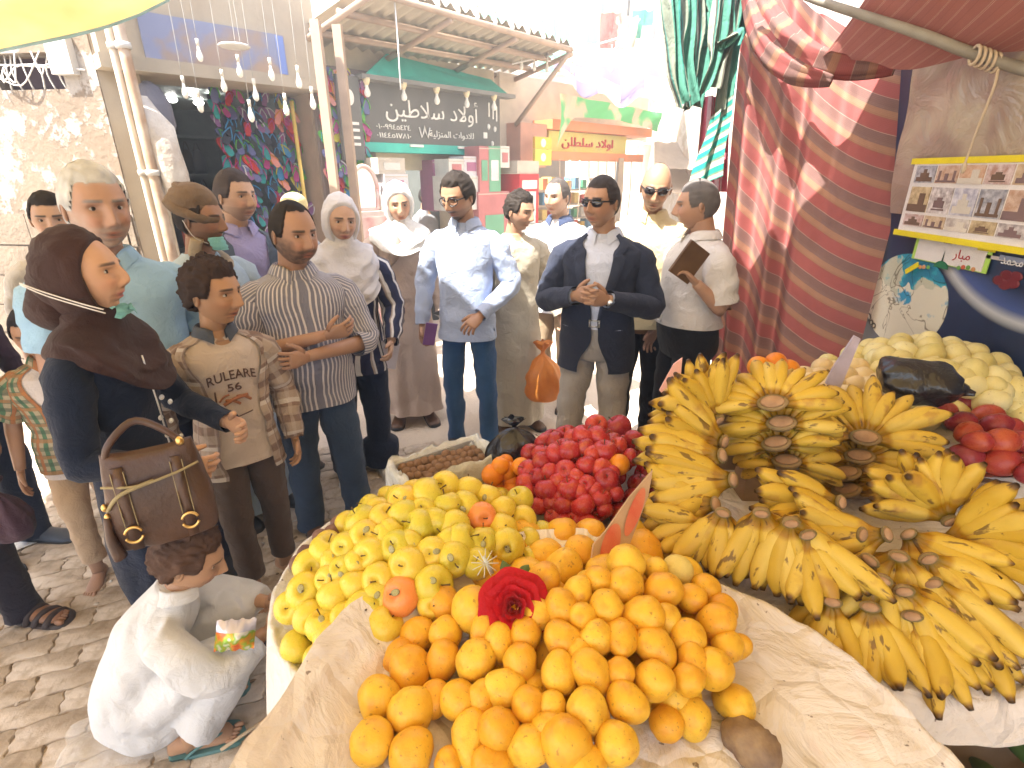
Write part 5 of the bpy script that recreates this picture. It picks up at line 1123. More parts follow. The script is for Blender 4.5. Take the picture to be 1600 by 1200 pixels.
# ------------------------------------------------------------ tables
WOOD = mat('crate_wood', (.36, .25, .15), .8, (.26, .17, .1), 4, .3, 40, .01)
def paper_mat(name, c1=(.70, .65, .605), c2=(.63, .57, .525), pk=.25):
    m, t, b = nodes(name); o = oc(t)
    base = ramp(t, noi(t, 3, 5, o), [(.35, c2), (.65, c1)]); st = ramp(t, noi(t, 5.5, 3, o), [(.60, (0, 0, 0)), (.66, (1, 1, 1))])
    c = mixc(t, mth(t, 'MULTIPLY', sep(t, st)[0], pk), base, (.60, .33, .28))
    sp = ramp(t, noi(t, 48, 3, o), [(.69, (0, 0, 0)), (.72, (1, 1, 1))]); c = mixc(t, mth(t, 'MULTIPLY', sep(t, sp)[0], .75), c, (.10, .06, .04))
    t.links.new(c, b.inputs['Base Color']); b.inputs['Roughness'].default_value = .6; b.inputs['Specular IOR Level'].default_value = .3
    v_ = N(t, 'ShaderNodeTexVoronoi', feature='DISTANCE_TO_EDGE'); v_.inputs['Scale'].default_value = 9; t.links.new(o, v_.inputs['Vector']); bump(t, b, mth(t, 'ADD', noi(t, 7, 6, o, dist=1.4), mth(t, 'MULTIPLY', mth(t, 'MINIMUM', v_.outputs['Distance'], .12), 1.5)), .8, .03); return m
PAPER = paper_mat('wrapping_paper'); WPAPER = paper_mat('white_paper', (.68, .66, .62), (.60, .57, .53), .04)
def tray(name, c, R, zf, m, label, fall=.18, seed=0, ecc=(1, 1), start=None, out=.1, nth=150, lift=None):
    """round paper lined tray: paper sheet over a shallow basket on a drum"""
    e = empty(name, (c[0], c[1], 0), label=label, cat='tray'); V = []; nr = 56
    for i in range(nr):
        r = i/(nr-1)
        for j in range(nth):
            th = j/nth*2*math.pi; d = Vector((math.cos(th), math.sin(th), 0)); rim = .88; ir = 1+.05*noise.noise(d*2+Vector((seed, 0, 0)))+.05*noise.noise(d*6+Vector((0, seed, 0)))
            if r <= rim: rr = r/rim; z = zf+.02*rr**3
            else:
                k = (r-rim)/(1-rim); rr = 1+out*k*ir+.02*math.sin(7*th+seed)*k; z = zf+.02+.022*math.sin(min(k*3, 1)*math.pi/2)-fall*max(0, k-.18)**1.2*(1+.5*noise.noise(d*3+Vector((seed, 2, 0))))
            if lift:
                lf = lift(math.degrees(th) % 360); z = (z if r <= rim else max(z, zf+.02+lf*.032*(r-rim)/(1-rim)) if lf > .3 else z)+lf*.032*float(sst(.72, .95, r))
            x, y = d.x*rr*R*ecc[0], d.y*rr*R*ecc[1]
            z += .013*(1-2*abs(noise.noise(Vector((x*6, y*6, seed)))))*(.5+r)+.007*(1-2*abs(noise.noise(Vector((x*15, y*15, seed)))))
            V.append((x, y, z))
    mb = MB(); F, U = gridF(nr, nth); F.append(tuple(range(nth-1, -1, -1))); U.append([(0, 0)]*nth); mb.add(V, F, U); mb.build('paper_lining', m, e)
    th = np.arange(48)/48*2*np.pi; q = MB(); loft(q, [np.stack([np.cos(th)*R*k*ecc[0], np.sin(th)*R*k*ecc[1], np.full(48, z)], 1) for k, z in ((.86, zf-.14), (.97, zf-.02), (1.005, zf+.006), (.985, zf+.006), (.95, zf-.02))], True, (True, True)); q.build('basket', mat('steel_tray', (.42, .42, .42), .35, metal=.8), e)
    q = MB(); loft(q, [np.stack([np.cos(th)*R*k*ecc[0], np.sin(th)*R*k*ecc[1], np.full(48, z)], 1) for k, z in ((.62, 0), (.62, zf-.15))], True, (True, True)); q.build('drum', mat('drum_brown', (.2, .13, .08), .8), e)
    return e
ZM, ZA, ZR, ZB = .885, .80, .82, .86
tray('mango_tray', (.165, .50), .53, ZM, PAPER, 'wide round tray lined with crumpled pinkish white paper under the mangoes', .16, 3, lift=lambda a: float(sst(58, 85, a)*sst(212, 185, a)))
tray('apple_tray', (-.205, 1.085), .375, ZA, WPAPER, 'round tray with hanging white paper under the yellow apples', .38, 8, (1, 1), None, .16)
tray('red_apple_tray', (.22, 1.45), .27, ZR, WPAPER, 'small round tray with white paper edge under the red apples', .2, 5)
def banana_table():
    e = empty('banana_table', (0, 0, 0), label='long crate table covered with pinkish white paper under the bananas', cat='table')
    pl = np.array([(.45, 1.02), (.52, .90), (.62, .80), (.74, .74), (.90, .715), (1.10, .74), (1.35, .80), (1.5, .95), (1.5, 1.50), (1.3, 1.66), (1.0, 1.70), (.70, 1.66), (.48, 1.55), (.40, 1.28)])
    cl = np.vstack([pl, pl[:1]]); c = pl.mean(0); B = crom(cl, 160)[:-1]; V = []; nr = 24; nb = len(B)
    for i in range(nr):
        k = i/(nr-1)
        for p in B:
            f = min(k/.86, 1); q = c+(p-c)*f; z = ZB+.03*max(0, q[1]-1.0)
            if k > .86: kk = (k-.86)/.14; q = c+(p-c)*(1+.07*kk); z -= .10*kk**1.3
            z += .012*(1-2*abs(noise.noise(Vector((q[0]*6, q[1]*6, 4)))))*(.3+k)+.004*noise.noise(Vector((q[0]*20, q[1]*20, 4))); V.append((q[0], q[1], z))
    mb = MB(); F, U = gridF(nr, nb); F.append(tuple(range(nb-1, -1, -1))); U.append([(0, 0)]*nb); mb.add(V, F, U); mb.build('paper_cover', PAPER, e)
    q = MB(); V = [(p[0]*.985+.012, p[1]*.985+.018, z) for z in (ZB-.09, ZB-.045) for p in pl]; n = len(pl); q.add(V, [tuple(range(n-1, -1, -1)), tuple(range(n, 2*n))]+[(i, (i+1) % n, n+(i+1) % n, n+i) for i in range(n)]); q.build('table_top', WOOD, e, False)
    for (x, y) in ((.6, 1.0), (1.42, 1.0), (.6, 1.5), (1.42, 1.5)): q = MB(); box(q, (x-.03, y-.03, 0), (x+.03, y+.03, ZB-.09)); q.build('leg', WOOD, e, False)
    for k in range(4): q = MB(); box(q, (.62, .86, .12+k*.17), (1.4, .88, .23+k*.17)); q.build('slat', WOOD, e, False)
banana_table()
def side_table():
    e = empty('side_table', (0, 0, 0), label='raised side table with white paper under the pale guavas and red mangoes', cat='table'); z = 1.0; V = []; nx, ny = 40, 40
    for j in range(ny):
        for i in range(nx):
            a, b = i/(nx-1), j/(ny-1); x = 1.08+.76*a+.22*(1-b)*(1-a)*1.0; y = 1.24+.95*b; zz = z+.009*(1-2*abs(noise.noise(Vector((x*6, y*6, 2)))))
            if b < .12: zz -= .10*((.12-b)/.12)**1.2; y += .02*math.sin(x*20)
            V.append((x, y, zz))
    mb = MB(); F, U = gridF(ny, nx, False); mb.add(V, F, U); mb.build('paper_cover', WPAPER, e)
    q = MB(); box(q, (1.30, 1.30, z-.07), (1.84, 2.2, z-.025)); q.build('table_top', WOOD, e, False)
    for (x, y) in ((1.35, 1.36), (1.78, 1.36), (1.35, 2.1), (1.78, 2.1)): q = MB(); box(q, (x-.03, y-.03, 0), (x+.03, y+.03, z-.07)); q.build('leg', WOOD, e, False)
side_table()
# lower crate with green vegetables in the dark corner
e = empty('vegetable_crate', (1.05, .62, 0), label='brown wooden crate low in the right corner holding green vegetables', cat='crate')
for (lo, hi) in (((-.36, -.2, .46), (.4, .2, .49)), ((-.36, .18, .49), (.4, .2, .68)), ((-.36, -.2, .49), (-.34, .18, .68)), ((.38, -.2, .49), (.4, .18, .68)), ((-.36, -.2, 0), (-.32, -.16, .46)), ((.36, -.2, 0), (.4, -.16, .46)), ((-.36, .16, 0), (-.32, .2, .46)), ((.36, .16, 0), (.4, .2, .46))):
    q = MB(); box(q, lo, hi); q.build('board', WOOD, e, False)
cuc = MB(); tube(cuc, [(-.07, 0, 0), (-.03, 0, .006), (.03, 0, .006), (.07, 0, 0)], [.008, .018, .018, .009], 10, 10); cm = cuc.mesh('cucumber', mat('cucumber_green', (.06, .12, .025), .45, (.10, .17, .05), 20))
for k in range(46):
    r = random.random; link('cucumber', cm, None, (.74+.66*(k % 8)/8+.05*r(), .45+.32*(k//8)/6+.03*r(), .53+.05*r()+.03*(k % 3)), ((r()-.5)*.5, (r()-.5)*.6, r()*6.3), 1+.2*r(), label='green cucumber in the low crate under the banana table', cat='cucumber', group='cucumbers in the low crate')
# ------------------------------------------------------------ fruit
def fruit_mat(name, stops, rough=.35, spot=None, scale=3.0, spotscale=30, spotlo=.66, patch=None, top=None):
    m, t, b = nodes(name); o = oc(t); r = orand(t)
    s = N(t, 'ShaderNodeVectorMath', operation='ADD'); t.links.new(o, s.inputs[0]); cb = N(t, 'ShaderNodeCombineXYZ'); t.links.new(mth(t, 'MULTIPLY', r, 37.), cb.inputs[0]); t.links.new(mth(t, 'MULTIPLY', r, 11.), cb.inputs[2]); t.links.new(cb.outputs[0], s.inputs[1]); v = s.outputs[0]
    f = mth(t, 'ADD', mth(t, 'MULTIPLY', noi(t, scale*.45, 4, v), .65), mth(t, 'MULTIPLY', r, .42)); c = ramp(t, mth(t, 'SUBTRACT', f, .06), stops)
    if patch: pm = ramp(t, noi(t, 1.3, 2, v), [(.52, (0, 0, 0)), (.75, (1, 1, 1))]); c = mixc(t, mth(t, 'MULTIPLY', sep(t, pm)[0], patch[1]), c, patch[0])
    if spot: sm = ramp(t, noi(t, spotscale*.17, 4, v), [(spotlo, (0, 0, 0)), (spotlo+.04, (1, 1, 1))]); c = mixc(t, mth(t, 'MULTIPLY', sep(t, sm)[0], spot[1]), c, spot[0])
    t.links.new(c, b.inputs['Base Color']); rr = ramp(t, noi(t, 5, 3, v), [(.3, (rough*.8,)*3), (.7, (rough*1.25,)*3)]); t.links.new(sep(t, rr)[0], b.inputs['Roughness']); b.inputs['Specular IOR Level'].default_value = .45
    b.inputs['Subsurface Weight'].default_value = .08; b.inputs['Subsurface Radius'].default_value = (.01, .006, .002); b.inputs['Subsurface Scale'].default_value = .4
    bump(t, b, noi(t, 7, 5, v), .16, .01); return m
MANGO = fruit_mat('mango_skin', [(.2, (.66, .30, .014)), (.5, (.72, .41, .025)), (.8, (.75, .50, .05))], .42, ((.24, .11, .02), .6), 2, 24, .635, ((.50, .18, .015), .5))
YAPPLE = fruit_mat('yellow_apple_skin', [(.15, (.50, .44, .035)), (.5, (.66, .515, .05)), (.85, (.72, .49, .06))], .3, ((.25, .18, .04), .4), 1.5, 40, .68, ((.66, .40, .06), .35))
BLUSH = fruit_mat('blush_apple_skin', [(.2, (.75, .20, .05)), (.8, (.74, .32, .08))], .32)
RAPPLE = fruit_mat('red_apple_skin', [(.2, (.29, .014, .022)), (.55, (.42, .028, .028)), (.9, (.55, .08, .035))], .25, ((.55, .28, .12), .3), 2.4, 44, .65, ((.50, .16, .04), .5))
ORANGE = fruit_mat('orange_skin', [(.2, (.68, .20, .008)), (.8, (.75, .30, .012))], .4)
GUAVA = fruit_mat('guava_skin', [(.2, (.56, .47, .16)), (.5, (.68, .59, .26)), (.8, (.72, .66, .36))], .45, ((.20, .12, .04), .7), 2, 18, .66)
GUAVA2 = fruit_mat('pale_guava_skin', [(.2, (.66, .50, .26)), (.8, (.72, .60, .36))], .45)
RMANGO = fruit_mat('red_mango_skin', [(.2, (.20, .020, .035)), (.5, (.33, .03, .03)), (.85, (.52, .12, .03))], .3, ((.4, .25, .15), .4), 2, 40, .72)
ROT = fruit_mat('rotten_skin', [(.2, (.05, .035, .03)), (.5, (.16, .10, .07)), (.8, (.32, .22, .12))], .7)
STEM = mat('fruit_stem', (.10, .06, .03), .8); WAL = mat('walnut_shell', (.30, .18, .10), .8, (.2, .11, .06), 40, .7, 90, .004)
def rev(prof, n=20, seed=0, amp=.03, bendx=0, flat=1.):
    th = np.arange(n)/n*2*np.pi; R = []
    for z, r in prof: R.append(np.stack([np.cos(th)*r+bendx*(z*z), np.sin(th)*r*flat, np.full(n, z)], 1))
    A = np.array(R)
    if amp:
        for idx in np.ndindex(A.shape[:2]):
            p = A[idx]; k = 1+amp*noise.noise(Vector(p)*1.6+Vector((seed*3.1, seed, 0))); A[idx] = p*np.array((k, k, 1))
    return A
def sphere_prof(n=15, apple=0, ez=1., egg=0):
    P = []
    for a in np.linspace(-math.pi/2, math.pi/2, n):
        z, r = math.sin(a), math.cos(a); r = max(r, 1e-3); r *= 1+egg*z
        P.append((z*ez, r))
    if apple:
        P = []
        for a in np.linspace(-math.pi/2+.02, math.pi/2-.02, n):
            z, r = math.sin(a), math.cos(a); zz = z*.92
            if z > 0: zz -= .34*math.exp(-(r/.26)**2)
            else: zz += .18*math.exp(-(r/.22)**2)
            P.append((zz, r*(1+.06*z)))
        P = [(P[0][0], .001)]+P+[(P[-1][0], .001)]
    return P
def fmesh(name, m, prof, n=20, seed=0, amp=.04, bendx=0, flat=1.):
    q = MB(); loft(q, rev(prof, n, seed, amp, bendx, flat), True, (False, False)); return q.mesh(name, m)
def variants(name, m, k, **kw):
    pf = kw.pop('prof'); return [fmesh(name, m, pf(i), seed=i, **kw) for i in range(k)]
# unit radius meshes, scaled per fruit (r = half width)
MM = variants('mango', MANGO, 5, prof=lambda i: sphere_prof(17, 0, (1.15, 1.28, 1.05, 1.4, 1.2)[i], (.10, .16, .05, .12, -.1)[i]), amp=.10, bendx=.10, n=22)
YM = variants('yellow_apple', YAPPLE, 3, prof=lambda i: sphere_prof(21, 1), amp=.05, n=24); BM = [fmesh('yellow_apple', BLUSH, sphere_prof(21, 1), 24, 4)]
RM = variants('red_apple', RAPPLE, 3, prof=lambda i: sphere_prof(21, 1), amp=.05, n=24)
OM = [fmesh('orange', ORANGE, sphere_prof(15), 20, 1, .03)]; GM = variants('guava', GUAVA, 4, prof=lambda i: sphere_prof(15, 0, (1.3, 1.15, 1.4, 1.2)[i], (.1, -.1, .05, .14)[i]), amp=.08, n=18)
GM2 = [fmesh('guava', GUAVA2, sphere_prof(15, 0, 1.15, .08), 18, 7, .06)]; PM = variants('red_mango', RMANGO, 2, prof=lambda i: sphere_prof(15, 0, 1.25, .1), amp=.06, n=20)
sm_ = MB(); tube(sm_, [(0, 0, .52), (.02, 0, .8), (.10, .03, 1.12)], [.035, .03, .05], 6, 6); STEMM = sm_.mesh('stem', STEM)
mst = MB(); ellip(mst, (0, 0, 0), (.09, .09, .05), 8, 4); NUBM = mst.mesh('stem_end', STEM)
stk = MB(); ellip(stk, (0, 0, 0), (.17, .23, .02), 12, 4); STICK = stk.mesh('sticker', mat('sticker_print', (.10, .11, .10), .35, (.55, .5, .2), 55, lo=.45, hi=.55))
def rrot(tilt=1.0):
    return Euler((random.uniform(-tilt, tilt), random.uniform(-tilt, tilt), random.uniform(0, 6.28)))
def put(name, meshes, p, r, rot, label, group, cat, stem=None, sticker=False):
    o = link(name, random.choice(meshes), None, p, rot, r, label=label, cat=cat, group=group)
    if stem == 'stem': link('stem', STEMM, o)
    if stem == 'nub': link('stem_end', NUBM, o, (.10*1.2, 0, -1.13))
    if sticker:
        d = (CAM-Vector(p)).normalized(); d = (d+Vector((random.uniform(-.4, .4), random.uniform(-.3, .3), random.uniform(-.2, .5)))).normalized(); loc = o.rotation_euler.to_matrix().inverted() @ d
        s = link('sticker', STICK, o, loc*.955); s.rotation_euler = loc.to_track_quat('Z', 'Y').to_euler()
    return o
def heap(lst, zf, size, k=1.): 
    out = []
    for it in lst:
        u, v = it[0], it[1]; out.append((PH(u, v, zf), it))
    return out
def fill(pts, zf, d, x0, x1, y0, y1, drop, inside, fn):
    """hidden lower layer so that nothing floats"""
    j = 0; y = y0
    while y < y1:
        x = x0+(d/2 if j % 2 else 0)
        while x < x1:
            xx, yy = x+random.uniform(-.01, .01), y+random.uniform(-.01, .01)
            if inside(xx, yy): fn(Vector((xx, yy, zf(xx, yy)-drop)))
            x += d
        y += d*.87; j += 1
# ---- mangoes
def dome(cx, cy, rx, ry, z0, h, p=1.): return lambda x, y: z0+h*max(0., 1-(((x-cx)/rx)**2+((y-cy)/ry)**2))**p
zm = dome(.17, .90, .37, .44, ZM+.04, .115)
ML = [(654,993,54),(697,990,50),(740,952,72,1),(692,943,50),(625,1025,46),(642,1051,62),(692,1032,48),(741,1035,62,1),(813,1035,50),(782,1007,46),(592,1091,62),(638,1115,66),(681,1092,50),(716,1093,60,1),(789,1075,56),(754,1090,48),(581,1159,70,1),(642,1180,66),(782,1142,68,1),(735,1153,58),(770,1196,60),(826,1101,56,1),(823,1165,56),(820,990,50),(850,905,50),(902,926,45),(932,908,42),(978,880,56),(978,913,55),(1025,890,36),(1032,926,54),(1079,936,46,1),(1102,920,44),(1128,952,44),(1115,975,52),(1137,1007,46),(875,952,54),(948,952,50),(911,966,46),(1002,964,57),(1073,996,60,1),(1040,967,46),(1026,1012,54),(881,1000,50),(930,999,50),(971,997,50),(873,1051,54),(926,1054,56),(967,1050,46,1),(1023,1063,62,1),(1073,1063,50,1),(1083,1034,48),(1115,1045,58),(1147,1098,52,0,1),(863,1101,44,1),(920,1114,62),(980,1099,56),(1040,1131,54,1,1),(1083,1124,53,0,1),(886,1165,76),(959,1162,66,1),(911,1200,62),(856,1139,50),(760,985,48),(840,960,46),(1155,1010,34),(700,1190,40),(905,1020,40)]
MG = 'ripe mangoes heaped on the front tray'
for p, it in heap(ML, zm, 1):
    lowp = len(it) > 4 and it[4]
    if lowp: p = PZ(it[0], it[1], ZM+.045)
    depth = (p-CAM).dot(Vector((0, CP, -SP))); r = it[2]/2*depth/FPX*1.05; el = len(it) > 3 and it[3]
    lb, g = 'ripe orange yellow mango in the heap on the front paper tray', MG
    if (it[0], it[1]) == (740, 952): lb, g = 'big bruised yellow mango left of the red rose', None
    if (it[0], it[1]) == (1147, 1098): lb, g = 'lone mango lying on the bare paper right of the heap', None
    if (it[0], it[1]) == (978, 880): lb, g = 'orange mango at the very top of the heap by the cardboard sign', None
    rot = Euler((random.uniform(-.7, .7)+(0 if el else 1.2*random.choice((-1, 0, 1))), random.uniform(-.6, .6), random.uniform(0, 6.28)))
    if el: rot = Euler((.5+random.uniform(-.3, .3), random.choice((-.6, .5, .3)), random.uniform(-.3, .3)))
    put('mango', MM, p, r if not el else r*.92, rot, lb, g, 'mango', 'nub')
fill(None, zm, .085, -.22, .5, .52, 1.15, .088, lambda x, y: zm(x, y) > ZM+.105, lambda p: put('mango', MM, (p.x, p.y, max(p.z, ZM+.05)), .043, rrot(), 'ripe orange yellow mango in the heap on the front paper tray', MG, 'mango'))
p = PH(1058, 892, zm); put('melon', [fmesh('melon', fruit_mat('netted_skin', [(.2, (.60, .45, .10)), (.8, (.72, .60, .22))], .6), sphere_prof(15), 20, 3, .02)], p, .034, rrot(), 'small pale netted round fruit on top of the mango heap', None, 'fruit')
p = PZ(1171, 1162, ZM+.035); put('rotten_mango', [fmesh('rotten_mango', ROT, sphere_prof(17, 0, 1.4, .12), 22, 9, .3)], p, .037, Euler((1.4, .1, .5)), 'shrivelled brown rotten mango on the paper right of the heap', None, 'mango')
# ---- yellow apples
za = dome(-.22, 1.16, .38, .42, ZA+.045, .20, .8)
AL = [(669,776,52),(696,760,42),(732,766,40),(656,822,48),(632,805,46),(630,783,44),(725,791,42),(752,808,42,2),(699,792,44),(710,822,44),(682,815,42),(784,797,40),(762,777,38),(785,824,40),(720,846,50),(787,852,46),(752,850,42),(709,873,50),(675,865,46),(637,885,54),(621,855,48),(579,867,48),(572,838,46),(542,856,44),(566,815,46),(600,810,42),(510,860,46),(486,885,48),(537,892,42),(515,905,40),(520,878,36),(592,906,48),(555,915,44),(479,924,52),(525,930,50),(626,932,54,3),(677,915,56),(571,955,56),(455,948,44),(485,964,46),(505,977,48),(520,1000,54),(464,1010,46),(559,1002,50),(601,978,54),(499,1031,46),(537,1042,46),(496,1072,56),(812,781,38),(817,811,38),(847,834,36),(852,859,38),(825,845,36),(792,853,50),(825,875,34),(755,841,36),(785,826,40),(660,800,40),(640,850,40),(600,840,40),(560,880,40),(745,880,44),(590,935,44),(700,845,40),(540,965,44),(612,830,38),(675,945,40)]
AG = 'yellow apples piled on the left tray'
for p, it in heap(AL, za, 1):
    depth = (p-CAM).dot(Vector((0, CP, -SP))); r = it[2]/2*depth/FPX*1.16; k = len(it) > 3 and it[3]
    lb, g, ms = 'yellow apple in the pile on the left tray', AG, YM
    if k == 2: lb, g, ms = 'peach coloured blushed apple among the yellow ones', None, BM
    if k == 3: lb, g, ms = 'yellow apple with a strong orange blush at the front of the pile', None, BM
    if (it[0], it[1]) == (496, 1072): lb, g = 'frontmost yellow green apple resting low on the white paper', None
    rot = rrot(.9)
    if random.random() < .45: rot = Euler((R_(55)+random.uniform(-.4, .4), random.uniform(-.5, .5), random.uniform(-.6, .6)))
    put('yellow_apple', ms, p, r, rot, lb, g, 'apple', 'stem', random.random() < .3)
fill(None, za, .085, -.6, .2, .75, 1.5, .098, lambda x, y: za(x, y) > ZA+.135 and math.hypot(x-.165, y-.5) > .6, lambda p: put('yellow_apple', YM, (p.x, p.y, max(p.z, ZA+.045)), .038, rrot(), 'yellow apple in the pile on the left tray', AG, 'apple', 'stem'))
# ---- red apples
zr = dome(.24, 1.50, .27, .30, ZR+.045, .18, .7)
RL = [(932,665,32),(966,669,38),(912,682,34),(935,684,34),(991,688,30),(966,697,26),(944,706,36),(915,700,28),(890,706,33),(867,710,30),(847,722,30),(859,737,26),(884,736,32),(916,727,30),(967,726,30,2),(940,732,30),(985,715,26),(825,735,30),(822,755,30),(824,771,28),(855,766,36),(890,764,35),(917,757,28),(947,750,36),(939,779,30),(911,790,36),(879,791,30),(844,790,28),(945,797,24),(962,772,24),(880,820,34),(920,819,34),(897,815,28),(907,842,30),(865,807,26),(840,745,26),(872,752,26),(905,770,26),(930,765,24),(862,785,26),(900,745,26),(925,710,26),(955,740,26),(880,775,24)]
for p, it in heap(RL, zr, 1):
    depth = (p-CAM).dot(Vector((0, CP, -SP))); r = it[2]/2*depth/FPX*1.14; lb, g = 'shiny dark red apple in the pile on the small tray', 'red apples piled on the small tray'
    if len(it) > 3: lb, g = 'orange coloured fruit among the red apples near the bananas', None
    put('red_apple' if g else 'orange', RM if g else OM, p, r, rrot(1.1), lb, g, 'apple' if g else 'orange', 'stem' if g else None)
fill(None, zr, .07, 0, .5, 1.2, 1.8, .06, lambda x, y: zr(x, y) > ZR+.11, lambda p: put('red_apple', RM, (p.x, p.y, max(p.z, ZR+.045)), .036, rrot(), 'shiny dark red apple in the pile on the small tray', 'red apples piled on the small tray', 'apple', 'stem'))
# ---- oranges beside them
q = MB(); box(q, (-.14, 1.42, 0), (.0, 1.72, .80)); q.build('stall_box', WOOD, None, False, label='wooden box standing behind the yellow apples under the oranges', cat='box')
for u, v, s, z in ((770,742,34,.90),(794,737,30,.90),(814,729,28,.93),(800,752,28,.87),(800,766,28,.85),(782,728,28,.93),(775,760,28,.85),(790,722,24,.9)):
    p = PZ(u, v, z); d = (p-CAM).dot(Vector((0, CP, -SP))); put('orange', OM, p, s/2*d/FPX*1.05, rrot(), 'bright orange in the small group between the yellow and red apples', 'oranges between the apples', 'orange', None)
for u, v in ((1212, 567), (1185, 573), (1232, 578), (1060, 640)): p = PT(u, v, 1.68); put('orange', OM, p, .034, rrot(), 'orange showing behind the top of the banana stacks', 'oranges behind the banana stacks', 'orange', None)
q = MB(); box(q, (.55, 1.52, ZB+.02), (.92, 1.66, 1.16)); q.build('fruit_box', WOOD, None, False, label='wooden box behind the banana stacks under the oranges', cat='box')
q = MB(); box(q, (.70, 1.36, ZB+.012), (1.10, 1.44, .99)); q.build('crate', WOOD, None, False, label='low wooden crate hidden under the rear banana stacks', cat='crate')
# ---- walnuts in a bag-lined box
e = empty('walnut_box', (-.235, 1.62, 0), .62, label='grey box lined with a white plastic bag full of brown nuts', cat='box')
q = MB()
for lo, hi in (((-.17, -.09, 0), (.17, -.08, .86)), ((-.17, .08, 0), (.17, .09, .86)), ((-.17, -.08, 0), (-.16, .08, .86)), ((.16, -.08, 0), (.17, .08, .86)), ((-.16, -.08, .72), (.16, .08, .80))): box(q, lo, hi)
q.build('box', mat('box_board', (.36, .36, .37), .7, (.5, .5, .48), 18), e, False)
V = []; n = 60
for j in range(8):
    for i in range(n):
        a = i/n*2*math.pi; k = j/7; cx = max(-1, min(1, 1.35*math.cos(a))); sy = max(-1, min(1, 1.35*math.sin(a))); z = (.80, .85, .885, .90, .89, .86, .82, .78)[j]; rr = (.85, .9, .95, 1.02, 1.08, 1.1, 1.1, 1.12)[j]; V.append((cx*.17*rr, sy*.09*rr, z-.02+.035*noise.noise(Vector((cx*3, sy*3, j*.6)))))
mb = MB(); F, U = gridF(8, n); mb.add(V, F, U); mb.build('bag_lining', mat('plastic_white', (.66, .67, .66), .25, (.5, .52, .52), 14, .6, 25, .02), e)
wm = variants('walnut', WAL, 2, prof=lambda i: sphere_prof(9, 0, 1.15), amp=.15, n=12)
for k in range(44):
    a, b = (k % 11)/10-.5, (k//11)/3-.5; c_, s_ = math.cos(.5), math.sin(.5); x, y = a*.27, b*.12; link('walnut', random.choice(wm), None, (-.235+x*c_-y*s_, 1.62+x*s_+y*c_, .835+.02*random.random()), rrot(3), .017, label='brown nut in the plastic lined box behind the yellow apples', cat='nut', group='nuts in the lined box')
for u, v, s in ((532,818,26),(520,832,24),(500,838,20),(478,866,26),(540,812,20),(465,880,22)):
    p = PZ(u, v, ZA+.05); d = (p-CAM).dot(Vector((0, CP, -SP))); put('brown_root', variants('brown_root', fruit_mat('beet_skin', [(.2, (.11, .055, .045)), (.8, (.22, .12, .09))], .7), 1, prof=lambda i: sphere_prof(13, 0, 1., .1), amp=.1), p, s/2*d/FPX*1.15, rrot(), 'dull brown round root vegetable at the left edge behind the yellow apples', 'brown roots at the tray edge', 'vegetable')
# ---- pale guavas and red mangoes on the side table
zg = dome(1.58, 1.86, .36, .36, 1.04, .22, .7)
GL = [(1517,513),(1550,520),(1487,520),(1517,534),(1480,538),(1570,543),(1588,552),(1417,538),(1453,547),(1433,541),(1407,555),(1383,565),(1433,563),(1460,563),(1497,553),(1533,543),(1533,560),(1553,567),(1493,570),(1413,577),(1380,579),(1480,583),(1543,579),(1580,577),(1520,585),(1553,595),(1593,567),(1517,605),(1560,613),(1583,613),(1547,629),(1583,637),(1597,600),(1450,577),(1500,590),(1597,650),(1470,560),(1575,598),(1400,567),(1545,605),(1595,625),(1440,590)]
for p, it in heap(GL, zg, 1): put('guava', GM, p, .042*random.uniform(.88, 1.1), rrot(1.5), 'pale yellow guava in the big pile before the space poster', 'pale guavas piled by the poster', 'guava', 'nub')
fill(None, zg, .085, 1.25, 1.8, 1.5, 2.2, .07, lambda x, y: zg(x, y) > 1.06, lambda p: put('guava', GM, (p.x, p.y, max(p.z, 1.045)), .043, rrot(), 'pale yellow guava in the big pile before the space poster', 'pale guavas piled by the poster', 'guava'))
for u, v in ((1287,577),(1280,592),(1310,581),(1330,577),(1347,592),(1323,590),(1352,608),(1383,613),(1265,600),(1300,600),(1335,605),(1368,600),(1395,622),(1255,590),(1342,578),(1362,625),(1290,612),(1320,618)):
    p = PZ(u, v, 1.14-.0006*(v-577)); put('guava', GM2, p, .038, rrot(1.5), 'creamy guava in the small pile behind the right banana stack', 'creamy guavas behind the bananas', 'guava', 'nub')
q = MB(); box(q, (1.02, 1.62, 0), (1.32, 2.0, 1.075)); q.build('crate', WOOD, None, False, label='wooden crate behind the right banana stack under the creamy guavas', cat='crate')
for u, v, s in ((1472,643,40),(1510,630,40),(1502,660,42),(1543,650,44),(1557,665,46),(1512,677,42),(1527,690,42),(1563,690,50),(1507,713,50),(1563,722,54),(1593,690,40),(1600,715,46),(1580,668,36),(1610,740,44)):
    p = PZ(u, v, 1.045+.05*(v < 700)); d = (p-CAM).dot(Vector((0, CP, -SP))); put('red_mango', PM, p, s/2*d/FPX*.82, Euler((1.3, random.uniform(-.4, .4), random.uniform(1.0, 2.0))), 'purplish red mango on the side table below the pale guavas', 'red mangoes on the side table', 'mango', 'nub')
p = PZ(1460, 727, 1.0); put('avocado', [fmesh('avocado', ROT, sphere_prof(13, 0, 1.3), 16, 5, .05)], p, .022, Euler((0, 1.5, .2)), 'small dark brown oval fruit lying right of the banana stacks', None, 'fruit')
